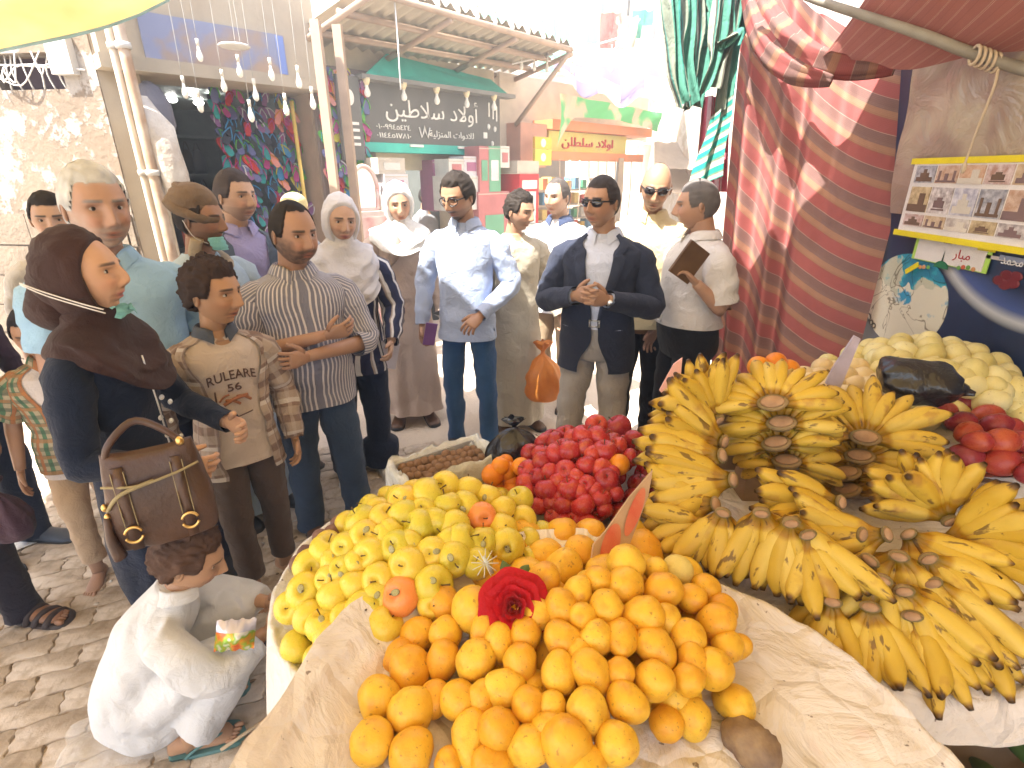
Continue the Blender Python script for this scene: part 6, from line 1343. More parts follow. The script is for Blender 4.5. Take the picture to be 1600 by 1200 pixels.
# ---- bananas
def banana_mat():
    m, t, b = nodes('banana_skin'); o = oc(t); r = orand(t); u = sep(t, uvc(t))
    s = N(t, 'ShaderNodeVectorMath', operation='ADD'); t.links.new(o, s.inputs[0]); cb = N(t, 'ShaderNodeCombineXYZ'); t.links.new(mth(t, 'MULTIPLY', r, 9.), cb.inputs[0]); t.links.new(cb.outputs[0], s.inputs[1]); v = s.outputs[0]
    c = ramp(t, mth(t, 'ADD', mth(t, 'MULTIPLY', noi(t, 9, 4, v), .6), mth(t, 'MULTIPLY', r, .4)), [(.2, (.47, .29, .022)), (.5, (.54, .355, .04)), (.8, (.60, .425, .08))])
    st = N(t, 'ShaderNodeMapping'); t.links.new(v, st.inputs[0]); st.inputs['Scale'].default_value = (1, 1, .28)
    br = ramp(t, noi(t, 46, 4, st.outputs[0], .6), [(.60, (0, 0, 0)), (.635, (1, 1, 1))]); c = mixc(t, mth(t, 'MULTIPLY', sep(t, br)[0], .8), c, (.10, .045, .012))
    bl = ramp(t, noi(t, 15, 3, v), [(.60, (0, 0, 0)), (.70, (1, 1, 1))]); c = mixc(t, mth(t, 'MULTIPLY', sep(t, bl)[0], .6), c, (.30, .13, .03))
    ends = ramp(t, u[1], [(.0, (.30, .27, .05)), (.16, (.62, .46, .05)), (.22, (1, 1, 1)), (.92, (1, 1, 1)), (.965, (.34, .24, .12)), (1, (.10, .065, .04))])
    t.links.new(mixc(t, 1, c, ends, 'MULTIPLY'), b.inputs['Base Color']); b.inputs['Roughness'].default_value = .48; b.inputs['Specular IOR Level'].default_value = .35
    bump(t, b, noi(t, 40, 4, v), .14, .006); return m
BAN = banana_mat()
def banana_mesh(L=.165, curve=1.05, r=.0185, seed=0):
    """stem at the origin, growing along +Z and bending towards -Y"""
    n, k = 18, 15; R = []; th = np.arange(k)/k*2*np.pi; pent = 1+.055*np.cos(5*th)
    p = np.zeros(3); a = -curve*.35
    prof = np.interp(np.linspace(0, 1, n), [0, .10, .17, .28, .5, .75, .88, .95, 1], [.42, .40, .55, .88, 1, .92, .62, .34, .24])
    for i in range(n):
        t = i/(n-1); ang = -curve*.25+curve*t
        d = np.array((0, -math.sin(ang), math.cos(ang))); nn = np.array((0, math.cos(ang), math.sin(ang)))
        R.append(p+r*prof[i]*pent[:, None]*(np.cos(th)[:, None]*np.array((1, 0, 0))+np.sin(th)[:, None]*nn)); p = p+d*L/(n-1)
    q = MB(); loft(q, R)
    # v as 0..1 along the finger
    F, U = gridF(n, k, True, 1, np.linspace(0, 1, n)); q.U = list(U)+[[(0, 0)]*k, [(0, 1)]*k]
    return q.mesh('banana', BAN)
BANS = [banana_mesh(.165, 1.0, .0220), banana_mesh(.150, 1.35, .0228), banana_mesh(.172, .8, .0212), banana_mesh(.142, .7, .0218)]
CROWN = mat('banana_crown', (.30, .20, .09), .8, (.16, .12, .04), 20, .5, 60, .006); CUT = mat('crown_cut', (.42, .26, .14), .85, (.3, .17, .09), 30)
def bhand(u, v, t, ang, n=10, spread=200, tilt=35, L=1., two=True, cup=0, label='', grp='hands of bananas on the stall', flip=1, lift=0, crown_r=.03):
    """hand of bananas: crown seen at (u,v); the middle finger points to image angle ang (0 up, 90 right), the fan faces the viewer and leans by tilt"""
    c = PT(u, v, t); d = (CAM-c).normalized(); right = Vector((1, 0, 0)); up = d.cross(right); up = up if up.z > 0 else -up; right = up.cross(d)
    a = R_(ang); e1 = (up*math.cos(a)+right*math.sin(a)).normalized(); nrm = (d*math.cos(R_(tilt))+e1*(-math.sin(R_(tilt)))).normalized() if tilt else d
    e1 = (e1-nrm*e1.dot(nrm)).normalized(); e2 = nrm.cross(e1)
    M = Matrix((e2, -nrm, e1)).transposed() if False else Matrix(((e2.x, nrm.x, e1.x), (e2.y, nrm.y, e1.y), (e2.z, nrm.z, e1.z)))
    o = empty('banana_hand', c, label=label, cat='bananas', group=grp); o.rotation_euler = M.to_euler(); o.rotation_mode = 'XYZ'
    q = MB(); R = []; sp = R_(spread)
    pr = [(0, crown_r*.95), (.007, crown_r*1.05), (.022, crown_r*.9), (.034, crown_r*.5)]
    th = np.arange(16)/16*2*np.pi
    ring = [np.stack([np.cos(th)*r_*1.25, np.full(16, .012-y), np.sin(th)*r_*.75], 1) for y, r_ in pr]
    loft(q, ring); q.build('crown', CROWN, o)
    q = MB(); loft(q, [np.stack([np.cos(th)*crown_r*1.0, np.full(16, .0125), np.sin(th)*crown_r*.58], 1), np.stack([np.cos(th)*crown_r*.9, np.full(16, .017), np.sin(th)*crown_r*.5], 1)]); q.build('crown_cut', CUT, o)
    for layer in range(2 if two else 1):
        m = n if layer == 0 else max(3, n-2)
        for k in range(m):
            f = (k+.5)/m-.5; b = f*sp+random.uniform(-.05, .05)
            base = Vector((math.sin(b)*crown_r*1.0, -.010-.018*layer, math.cos(b)*crown_r*.55))
            # finger frame: z along radial, bend towards -nrm (away) by flip
            rad = Vector((math.sin(b), 0, math.cos(b))); back = Vector((0, -1, 0))*flip; z = (rad*1+back*(-.28*flip*0+cup+.30*layer*flip)).normalized(); y = (-(back)-z*(-(back)).dot(z)).normalized(); x = y.cross(z)
            MM_ = Matrix(((x.x, y.x, z.x), (x.y, y.y, z.y), (x.z, y.z, z.z)))
            MM_ = MM_ @ Euler((random.uniform(-.16, .16), random.uniform(-.10, .10), random.uniform(-.5, .5))).to_matrix()
            ob = link('banana', BANS[random.randrange(4)], o, base, MM_, L*random.uniform(.92, 1.08)*(.96 if layer else 1)); ob.rotation_euler = MM_.to_euler()
    return o
LB = lambda s: s
for a in [  # middle stack, from back/top to front/bottom
    (1207, 630, 1.418, -4, 11, 200, -20, .90, 'topmost hand of bananas in the middle stack with pale fingers fanned upward'),
    (1221, 662, 1.442, -4, 11, 205, -26, .90, 'second hand down in the middle banana stack with its brown crown facing out'),
    (1213, 694, 1.466, -8, 10, 205, -30, .84, 'third hand down in the middle banana stack, in shade'),
    (1229, 722, 1.487, 3, 10, 215, -34, .76, 'lowest hand of the middle banana stack lying on the paper'),
    (1352, 684, 1.470, 8, 13, 205, -14, 1.04, 'topmost and largest hand of the right banana stack fanned wide'),
    (1343, 714, 1.494, 4, 13, 210, -24, 1.04, 'second hand down in the right banana stack'),
    (1322, 740, 1.512, -4, 12, 210, -28, .96, 'third hand down in the right banana stack'),
    (1323, 766, 1.533, -4, 11, 210, -30, .90, 'lowest hand of the right banana stack with its crown on the paper')]:
    bhand(*a[:8], label=a[8], grp='hands of bananas in the rear stacks')
for a in [  # left stack: fingers seen from outside, pointing left
    (1120, 655, 1.48, -38, 11, 120, 35, 1.08, 'topmost hand of the left banana stack with fingers fanned up and left'),
    (1130, 690, 1.44, -72, 8, 80, 20, 1.25, 'second hand down of the left banana stack reaching over the red apples'),
    (1128, 712, 1.38, -95, 8, 75, 12, 1.28, 'third hand down of the left banana stack with long fingers to the left'),
    (1145, 750, 1.34, -92, 8, 64, 10, 1.35, 'fourth hand down of the left banana stack above the cardboard sign'),
    (1118, 788, 1.32, -95, 7, 60, 5, 1.1, 'fifth hand down of the left banana stack, spotted and brown'),
    (1108, 820, 1.28, -105, 7, 70, 5, 1.0, 'lowest hand of the left banana stack lying in shadow on the paper')]:
    bhand(*a[:8], label=a[8], grp='hands of bananas in the left stack', flip=-1, cup=-.15, crown_r=.016)
for a in [
    (1130, 800, 1.22, 196, 6, 62, -15, 1.05, 'front hand of bananas hanging down beside the lowest left stack'),
    (1190, 800, 1.18, 186, 7, 80, -20, 1.15, 'large front hand of bananas draped with its tips toward the mangoes'),
    (1236, 815, 1.14, 178, 7, 80, -20, 1.15, 'large draped hand of bananas in the middle of the front group'),
    (1262, 835, 1.13, 165, 6, 70, -10, 1.0, 'hand of bananas at the right end of the front draped group'),
    (1312, 785, 1.24, -82, 7, 52, 25, 1.05, 'hand of bananas lying flat on the paper in the middle of the table'),
    (1345, 835, 1.18, -70, 6, 60, 20, 1.0, 'small hand of bananas behind the front right cluster'),
    (1482, 812, 1.22, -28, 9, 110, 30, 1.05, 'hand of bananas standing with fingers up right of the front cluster'),
    (1478, 845, 1.19, 78, 8, 80, 25, 1.15, 'hand of bananas pointing right at the far right of the table'),
    (1420, 835, 1.18, 150, 7, 90, 5, 1.05, 'hand of bananas across the top right of the front right cluster'),
    (1385, 835, 1.16, -95, 6, 70, 15, 1.0, 'hand of bananas across the top left of the front right cluster')]:
    bhand(*a[:8], label=a[8], grp='loose hands of bananas on the front table', flip=-1, cup=-.1, crown_r=.014)
for a in [
    (1360, 875, 1.13, 225, 7, 70, -10, 1.05, 'upper left hand of bananas of the front right cluster'),
    (1405, 868, 1.12, 195, 8, 90, -15, 1.05, 'uppermost hand of bananas of the front right cluster'),
    (1450, 872, 1.13, 160, 8, 80, -15, 1.1, 'upper right hand of bananas of the front right cluster'),
    (1325, 915, 1.11, 205, 7, 66, -20, 1.05, 'hand of bananas at the left of the front right cluster with tips to the left'),
    (1378, 905, 1.08, 198, 8, 90, -15, 1.02, 'hand of bananas in the upper middle of the front right cluster'),
    (1412, 922, 1.07, 182, 8, 90, -15, 1.1, 'hand of bananas in the very middle of the front right cluster'),
    (1456, 910, 1.10, 165, 8, 80, -15, 1.1, 'hand of bananas at the right of the front right cluster'),
    (1300, 940, 1.10, 192, 6, 60, -5, .9, 'lowest left hand of bananas of the front right cluster touching the paper'),
    (1360, 948, 1.07, 190, 7, 66, -5, 1.0, 'lower left hand of bananas of the front right cluster'),
    (1425, 962, 1.06, 186, 8, 80, -5, .95, 'lowest hand of bananas at the front with tips near the table edge'),
    (1480, 955, 1.08, 172, 7, 70, -5, .95, 'lowest right hand of bananas of the front right cluster')]:
    bhand(*a[:8], label=a[8], grp='hands of bananas in the front right cluster', flip=-1, cup=-.1, crown_r=.015)
# ---- cardboard price sign, rose, bags and small things
def card_sign():
    P = [PT(922, 893, 1.19), PT(928, 850, 1.20), PT(948, 828, 1.22), PT(985, 775, 1.28), PT(1020, 735, 1.33), PT(1013, 775, 1.31), PT(990, 835, 1.26), PT(968, 893, 1.22)]
    pn = (P[4]-P[0]).cross(P[7]-P[0]).normalized(); P = [CAM+(p-CAM)*((P[0]-CAM).dot(pn)/(p-CAM).dot(pn)) for p in P]
    n = pn if pn.dot(CAM-P[0]) > 0 else -pn; V = [tuple(p) for p in P]+[tuple(p-n*.006) for p in P]; k = len(P)
    e = empty('cardboard_sign', tuple(P[0]), label='torn brown cardboard price sign with red leaf shapes standing between red apples and mangoes', cat='sign')
    off = np.array(P[0]); q = MB(); q.add(np.array(V)-off, [tuple(range(k)), tuple(range(2*k-1, k-1, -1))]+[(i, k+i, k+(i+1) % k, (i+1) % k) for i in range(k)])
    q.build('card', mat('cardboard', (.52, .34, .20), .8, (.44, .28, .16), 12), e, False)
    red = mat('sign_leaf_red', (.58, .10, .05), .6, (.62, .2, .1), 18)
    for (c, ax, hw) in (((954, 852), (10, -34), 13), ((992, 800), (14, -38), 9)):
        pts = []
        for tt in np.linspace(0, 2*math.pi, 20, endpoint=False):
            u = c[0]+ax[0]*math.cos(tt)+hw*math.sin(tt); v = c[1]+ax[1]*math.cos(tt)+hw*.3*math.sin(tt)
            d = ray(u, v); pt = CAM+d*(((P[0]-CAM).dot(N2(P))/d.dot(N2(P)))*.996); pts.append(np.array(pt)-off)
        q = MB(); q.add(pts, [tuple(range(20))]); q.build('red_leaf_print', red, e, False)
def N2(P): return (P[4]-P[0]).cross(P[7]-P[0]).normalized()
card_sign()
for (pts, c, lb) in ((((1290, 600), (1300, 578), (1335, 525), (1345, 530), (1312, 610)), (.38, .33, .40), 'grey folded card standing between the middle and right banana stacks'), (((1030, 610), (1052, 570), (1066, 560), (1060, 640)), (.6, .35, .33), 'pale pink card standing behind the left banana stack')):
    t0 = 1.62; P = [PT(u, v, t0) for u, v in pts]; q = MB(); k = len(P); q.add([tuple(p) for p in P]+[tuple(p+Vector((.004, .012, 0))) for p in P], [tuple(range(k)), tuple(range(2*k-1, k-1, -1))]+[(i, k+i, k+(i+1) % k, (i+1) % k) for i in range(k)]); q.build('price_card', mat('card_'+lb[:4], c, .6, tuple(x*1.5 for x in c), 9), None, False, label=lb, cat='sign')
def rose():
    c = PT(803, 948, 1.02); e = empty('rose', c, label='red artificial rose stuck in the mango heap', cat='flower'); red = cloth('rose_red', (.55, .008, .015), .6, 200, .75, .2)
    d = (CAM-c).normalized(); M = d.to_track_quat('Z', 'Y').to_matrix()
    def petal(name, ang, r0, tip, wd, h, k):
        """one cupped petal: rises from the heart to height h, its rim curling outward by tip"""
        V = []; n = 13
        for j in range(10):
            b = j/9
            for i in range(n):
                a = (i/(n-1)-.5)*2; sh = math.sqrt(max(0, 1-a*a*.72)); hh = h*b*(.78+.22*sh); half = wd*(.35+.65*math.sin(min(1, b*1.25)*math.pi/2)); phi = ang+a*half
                rr = r0*(.35+.65*b**.7)+tip*b**2.6+.0025*math.sin(a*5+k)*b+.003*noise.noise(Vector((a*2, b*3, k)))
                V.append(M @ Vector((math.cos(phi)*rr, math.sin(phi)*rr, hh-tip*.55*b**4)))
        q = MB(); F, U = gridF(10, n, False); q.add([tuple(v) for v in V], F, U); q.build('petal', red, e)
    k = 0
    for ring, (cnt, r0, tip, wd, h) in enumerate(((3, .009, .001, 1.5, .046), (3, .017, .005, 1.25, .046), (4, .025, .012, 1.0, .044), (5, .034, .020, .85, .039), (5, .040, .031, .80, .029))):
        for i in range(cnt): petal('petal', i/cnt*6.283+ring*.7, r0, tip, wd, h, k); k += 1
    g = mat('rose_leaf', (.10, .16, .05), .6); 
    for (u, v, L_, r_) in ((828, 985, .045, -.9), (790, 890, .04, 1.9), (820, 892, .03, 1.0)):
        p = np.array(PT(u, v, 1.09))-np.array(c); V = []
        for j in range(7):
            b = j/6
            for i in range(3): V.append(p+np.array(M @ Vector((math.cos(r_)*(b-.5)*L_-math.sin(r_)*(i-1)*.012*math.sin(math.pi*b), math.sin(r_)*(b-.5)*L_+math.cos(r_)*(i-1)*.012*math.sin(math.pi*b), .004*(i == 1)))))
        q = MB(); F, U = gridF(7, 3, False); q.add(V, F, U); q.build('leaf', g, e)
    q = MB(); tube(q, [np.array(PT(770, 895, 1.09))-np.array(c), np.array(PT(755, 870, 1.08))-np.array(c)], .004, 6)
    for k in range(12):
        a = k*.52; q0 = np.array(PT(758, 880, 1.08))-np.array(c); tube(q, [q0, q0+np.array(M @ Vector((math.cos(a)*.028, math.sin(a)*.028, .006)))], .0011, 4)
    q.build('filler_sprig', mat('sprig_white', (.6, .6, .52), .7), e)
rose()
def bag(name, u, v, t, w_, h, m, label, knot=True, d_=.7):
    c = PT(u, v, t); q = MB(); th = np.arange(36)/36*2*np.pi; R = []
    for k, (z, r) in enumerate(((0, .5), (.04, .8), (.2, 1), (.4, .96), (.58, .72), (.72, .36), (.80, .12), (.86, .10), (.93, .28), (1.0, .42))):
        f = 1+.10*np.cos(th*9+k*.4)*(.3+z)+.05*np.cos(th*5+k); R.append(np.stack([np.cos(th)*r*w_/2*f, np.sin(th)*r*w_/2*d_*f, np.full(36, z*h)+.02*h*np.cos(th*6+k)*(z > .9)], 1))
    loft(q, crom(np.array(R).reshape(10, -1), 30).reshape(30, 36, 3)); q.xf(lambda V: wrinkle(V, .012, (14, 14, 12), 5)); return q.build(name, m, None, loc=c-Vector((0, 0, h/2)), label=label, cat='bag')
BLK = mat('black_plastic', (.012, .012, .016), .18, bs=.6, bscale=30, bdist=.015, spec=.7)
bag('plastic_bag', 803, 690, 1.86, .19, .18, BLK, 'knotted black plastic bag standing behind the oranges')
q = MB(); box(q, (-.02, 1.74, 0), (.06, 1.84, .80)); q.build('box', mat('drum_brown', (0,)*3), None, False, label='wooden box behind the oranges that carries the knotted black bag', cat='box')
c = PT(1436, 606, 1.60); q = MB(); th = np.arange(30)/30*2*np.pi; R = []
for k, (x, ry, rz) in enumerate(((-.115, .012, .01), (-.11, .05, .035), (-.08, .075, .055), (-.02, .085, .062), (.05, .08, .055), (.085, .065, .04), (.105, .035, .022), (.125, .05, .012))):
    R.append(np.stack([np.full(30, x), np.cos(th)*ry*(1+.12*np.cos(5*th+k)), np.sin(th)*rz*(1+.12*np.cos(4*th+k*2))], 1))
loft(q, crom(np.array(R).reshape(8, -1), 24).reshape(24, 30, 3)); q.xf(lambda V: wrinkle(V, .026, (10, 10, 10), 9, 1.2)); q.build('plastic_bag', BLK, None, loc=c+Vector((0, 0, .02)), rot=(0, .1, -.25), label='crumpled shiny black plastic bag lying between guavas and red mangoes', cat='bag')
q = MB(); p = PZ(1500, 748, 1.0); e = empty('knife', p, .0, label='knife with a dark handle lying on the side table below the red mangoes', cat='knife')
tube(q, [(-.07, .0, .012), (-.02, 0, .014), (.03, 0, .012)], [.008, .010, .008], 10, 8); q.build('handle', mat('knife_handle', (.05, .035, .04), .4), e)
q = MB(); box(q, (.03, -.012, .010), (.16, .010, .013)); q.build('blade', MC['silver'], e, False)
# litter on the pavement
q = MB(); V = []
for j in range(14):
    for i in range(14):
        a, b = i/13, j/13; V.append((.28*(a-.5)+.03*noise.noise(Vector((a*4, b*4, 1))), .24*(b-.5)+.03*noise.noise(Vector((a*4, b*4, 7))), .02+.035*abs(noise.noise(Vector((a*6, b*6, 3))))))
F, U = gridF(14, 14, False); q.add(V, F, U); m_, t, b = nodes('clear_film'); b.inputs['Base Color'].default_value = (.9, .9, .9, 1); b.inputs['Roughness'].default_value = .15; b.inputs['Alpha'].default_value = .28; p = PZ(175, 1165, 0); q.build('plastic_film', m_, None, loc=p, rot=(0, 0, .4), label='clear crumpled plastic bag lying on the pavers behind the squatting boy', cat='litter')
for (u0, v0, u1, v1, lb) in ((345, 1172, 438, 1108, 'long pale wooden stick lying by the flip-flop of the squatting boy'), (408, 1172, 447, 1127, 'short pale stick lying on the pavers at the tray edge')):
    q = MB(); tube(q, [PZ(u0, v0, .03), PZ(u1, v1, .015)], .006, 6); q.build('stick', mat('bare_wood', (.60, .45, .28), .8), None, label=lb, cat='stick')
for k in range(60):
    r = random.random; x, y = -2.3+1.6*r(), 1.2+1.9*r(); q = MB(); ellip(q, (0, 0, 0), (.006+.012*r(), .004+.006*r(), .004), 6, 4); q.build('debris', mat('debris_%d' % (k % 3), ((.2, .14, .09), (.5, .42, .33), (.6, .56, .5))[k % 3], .9), None, loc=(x, y, .014), rot=(0, 0, 6*r()), label='small crumb of litter on the dusty pavers', cat='litter', group='crumbs of litter on the pavers')
q = MB(); p = PZ(55, 842, .016); box(q, (-.09, -.045, 0), (.09, .045, .003), Matrix.Rotation(.9, 3, 'Z')); q.build('paper_scrap', mat('scrap_white', (.72, .70, .66), .7, (.5, .5, .5), 30), None, False, loc=p, label='torn white printed paper scrap on the pavers at far left', cat='litter')
# ------------------------------------------------------------ the people
def uX(u, Y, z=1.62): 
    d = Y*CP+(CAMZ-z)*SP; return (u-800)/FPX*d
DENIM = cloth('denim', (.045, .075, .135), .9, 700, .55); DENIMB = cloth('denim_blue', (.035, .10, .24), .9, 700, .6); BLACKC = cloth('black_cloth', (.012, .012, .015), .85); NAVY = cloth('navy_cloth', (.010, .017, .045), .85); KHAKI = cloth('khaki', (.40, .30, .20)); GREYT = cloth('grey_suiting', (.38, .355, .33)); 
WHITEC = cloth('white_cotton', (.72, .72, .72), trans=.08); BSHOE = mat('black_leather', (.02, .018, .017), .35); BRSHOE = mat('brown_leather', (.12, .06, .03), .45); SUEDE = cloth('dark_suede', (.035, .035, .05)); SANDB = mat('sandal_brown', (.045, .03, .028), .5); BELTB = mat('belt_brown', (.16, .07, .035), .4); BELTK = mat('belt_black', (.02, .018, .018), .3)
SKL, SKM, SKD = (.43, .26, .175), (.36, .20, .125), (.27, .135, .075)
def P_(u, Y, z=1.62): return (uX(u, Y, z), Y)
# far left man in pale tee
person('young man with a thin moustache in a pale tee behind the grey haired man', P_(78, 2.75), 1.70, R_(45), dict(skin=SKL, beard='moustache', hair='short'), dict(kind='shirt', m=cloth('pale_tee', (.62, .58, .52)), sleeve='half', hem=.88, open=.03), dict(m=BLACKC), head=(-8, 5, 0), shoes=('black', BSHOE))
# grey haired man, light blue shirt
person('stout grey haired man with white stubble in a light blue shirt', P_(152, 2.02), 1.785, R_(42), dict(skin=(.38, .215, .145), hair='grey', haircol=(.40, .40, .39), beard='full', beardk=.62, beardcol=(.44, .38, .34), fat=.5, browcol=(.2, .18, .17)),
    dict(kind='shirt', m=cloth('sky_shirt', (.34, .54, .72)), sleeve='half', hem=.99, collar=cloth('sky_shirt', (0, 0, 0)), placket=1, open=.07, wr=.010), dict(m=cloth('navy_trousers', (.022, .028, .06)), belt=BELTB), head=(12, 4, 0), shoes=('black', BSHOE), wide=1.14, belly=.05, hs=1.2)
# turbaned man
def ex_turban(c):
    q = MB(); m = cloth('turban_brown', (.20, .135, .085), .9, 300, .6)
    for k in range(6):
        a0 = .5*k; tilt = .25*math.sin(k*2.1)+.18; P = []
        for a in np.linspace(0, 2*math.pi, 26):
            P.append((.078*math.cos(a)*(1-.07*k), .02+.098*math.sin(a)*(1-.07*k), .034+.016*k+.030*math.sin(a+a0)*tilt*2-.02*math.cos(a)*0+.022*math.sin(a)))
        tube(q, P, .024-.002*k, 8)
    ellip(q, (0, .025, .07), (.088, .108, .085), 20, 10); ellip(q, (.0, .095, .06), (.06, .05, .05), 12, 8)
    q.xf(c['hx']); q.xf(lambda V: wrinkle(V, .010, (18, 18, 26), 2)); c['part']('turban', q, m)
    q = MB(); tube(q, [(-.07, -.02, -.08), (-.06, .0, -.16), (-.02, -.06, -.22), (.04, -.08, -.2), (.07, .0, -.15), (.075, .02, -.07)], .026, 10, 20); q.xf(c['hx']); q.xf(lambda V: wrinkle(V, .012, (18, 18, 18), 5)); c['part']('scarf', q, cloth('scarf_sand', (.42, .33, .22)))
MINT = cloth('mint_mask', (.22, .52, .50), .8)
person('man in a brown turban and pale blue robe with a mint chin mask', P_(303, 2.55), 1.71, R_(62), dict(skin=SKD, beard='stubble'), dict(kind='galabiya', name='robe', m=cloth('robe_blue', (.46, .58, .68), trans=.05), sleeve='long', rs=1.25, open=.05, hem=.09), None, head=(22, 4, 0), shoes=('black', BSHOE), extras=(ex_turban, ex_mask(MINT, (0, -.085, -.098))))
# dark jacket man behind
def vgap(z0, z1, w): return lambda z: .05+w*sst(z0, z1, z)
person('man in a slate jacket over a lilac shirt in front of the shoe shop', P_(366, 3.0), 1.80, R_(50), dict(skin=SKL, hair='short', fat=.5, beard='stubble', haircol=(.05, .04, .04)), [dict(kind='shirt', name='shirt', m=cloth('lilac_shirt', (.36, .33, .56)), hem=.9, collar=cloth('lilac_shirt', (0,)*3), open=.05), dict(kind='shirt', name='jacket', m=cloth('slate_jacket', (.085, .11, .15)), sleeve='long', grow=1.07, hem=.80, gap=lambda z: .10+.25*sst(1.02, 1.38, z)+.5*sst(1.395, 1.478, z))], dict(m=BLACKC), head=(15, 3, 0), shoes=('black', BSHOE), wide=1.05)
# woman in brown headscarf
NAVYW = cloth('navy_abaya', (.005, .011, .032), .8, 500, .6)
BROWNH = cloth('brown_scarf', (.042, .016, .012), .75, 600, .6)
def ex_bun(c):
    q = MB(); ellip(q, (-.0, .105, -.085), (.075, .075, .085), 20, 12); q.xf(c['hx']); q.xf(lambda V: wrinkle(V, .012, (14, 14, 14), 6)); c['part']('scarf_bun', q, BROWNH)
    q = MB(); tube(q, [(-.093, .115, .0), (-.100, .06, -.03), (-.092, -.02, -.075), (-.075, -.06, -.10)], .0022, 6, 14); tube(q, [(-.093, .115, -.004), (-.099, .06, -.04), (-.09, -.02, -.085), (-.072, -.06, -.112)], .0022, 6, 14); q.xf(c['hx']); c['part']('mask_cord', q, MC['white_cord'])
    q = MB(); rows = []
    for i in range(7):
        b = i/6; rows.append([(-.06+.02*b+.085*a, -.075-.02*math.sin(a*3)+.01*math.sin(i*2), -.105-.028*b+.012*math.sin(a*5+i)) for a in np.linspace(0, 1, 10)])
    loft(q, np.array(rows), False); q.xf(c['hx']); c['part']('face_mask', q, MINT)
def ex_dots(c):
    q = MB()
    for k in range(10): q = MB(); ellip(q, (.02+.05*(k % 2)+.01*math.sin(k), -.122-.006*math.sin(k), 1.28-.035*k), (.012, .006, .010), 8, 5); c['part']('printed_dot', q, MC['sign_white'])
    q = MB(); tube(q, [(-.02, -.135, 1.38), (-.03, -.152, 1.2), (-.02, -.148, 1.0)], .003, 6, 10); c['part']('zip', q, MC['silver'])
wom, wc = person('woman in a brown headscarf and navy dress with a mask under her chin', (-1.25, 1.54), 1.63, R_(90), dict(skin=(.46, .26, .16), fem=True, hair='none', mouth=.001, fat=.3), dict(kind='galabiya', name='abaya', m=NAVYW, sleeve='long', rs=1.04, wr=.014, hem=.08, hw=.86), None, arms={-1: ((-.245, -.02, 1.10), (-.19, -.26, 1.06), (1, 0, -.2), .9), 1: ((.27, -.02, 1.1), (.10, -.30, 1.08), (-1, 0, 0), .7)}, head=(10, -4, 0), shoes=('black', BSHOE), feet={1: (.10, -.32, 10), -1: (-.1, .02, -6)}, wide=.80, belly=.0, hs=1.04, extras=(ex_hijab(BROWNH, 1.345, narrow=.84, deep=.90, back=.05, face=(.95, .66, -1.02)), ex_bun, ex_dots))
def handbag():
    m = mat('bag_leather', (.080, .036, .018), .42, (.045, .020, .011), 7, .4, 60, .006, spec=.5); g = mat('bag_gold', (.75, .50, .18), .3, metal=1); th_ = mat('bag_thread', (.30, .24, .12), .7)
    e = empty('handbag', (-.985, 1.26, .82), R_(30), label='brown leather handbag with gold rings hanging from the forearm of the woman in brown headscarf', cat='handbag'); e.scale = (.78, .8, .98)
    q = MB(); R = []; n = 44
    for z, hw, hd in ((0, .12, .03), (.012, .150, .045), (.06, .162, .058), (.14, .160, .060), (.22, .148, .046), (.275, .138, .028), (.29, .136, .016)):
        a = np.arange(n)/n*2*np.pi; x = np.sign(np.cos(a))*np.abs(np.cos(a))**.55*hw; y = np.sign(np.sin(a))*np.abs(np.sin(a))**.7*hd; R.append(np.stack([x, y, np.full(n, z)+.012*np.abs(x/hw)**2*(z > .2)], 1))
    loft(q, crom(np.array(R).reshape(7, -1), 22).reshape(22, n, 3)); q.xf(lambda V: wrinkle(V, .009, (16, 16, 14), 3)); q.build('body', m, e)
    for s in (-1, 1):
        q = MB(); x = s*.085-.01; loft(q, [np.array([(x+dx, -.064+(.018 if z > .2 else 0)*1+dz, z) for dx, dz in ((-.017, .0), (.017, .0), (.017, .008), (-.017, .008))]) for z in (.02, .10, .2, .27)]); b = q.build('strap_band', m, e)
        q = MB()
        for xs in (-.018, .018): tube(q, [(x+xs, -.068, .09), (x+xs, -.062, .18), (x+xs, -.050, .26)], .0018, 5, 8)
        q.build('stitching', th_, e)
        q = MB()
        for a0 in (.4, 3.54): tube(q, [(x+.026*math.cos(a), -.075, .075+.024*math.sin(a)) for a in np.linspace(a0-.1, a0+2.4, 14)], .0048, 7)
        q.build('ring', g, e)
    q = MB(); tube(q, [(-.148, -.045, .225), (-.05, -.066, .215), (.06, -.066, .228), (.14, -.045, .24)], .004, 6, 14); tube(q, [(-.152, -.04, .15), (-.10, -.066, .20), (0, -.064, .22)], .006, 6, 12); q.build('piping', th_, e)
    q = MB(); tube(q, [(-.128, 0, .27), (-.10, -.01, .33), (-.02, .02, .375), (.06, .0, .34), (.125, 0, .27)], .011, 8, 18); q.build('handle', m, e)
    q = MB()
    for z in (.16, .13): ellip(q, (-.158, -.035, z), (.01, .01, .012), 10, 6, C=(1, 1, 1))
    q.build('clasp', g, e); q = MB(); tube(q, [(-.160, -.038, .13), (-.166, -.045, .06), (-.156, -.045, .0)], [.010, .016, .022], 10, 8); q.build('tassel', m, e)
    q = MB(); ellip(q, (.10, -.035, .31), (.014, .012, .014), 10, 6); q.build('knob', g, e)
handbag()
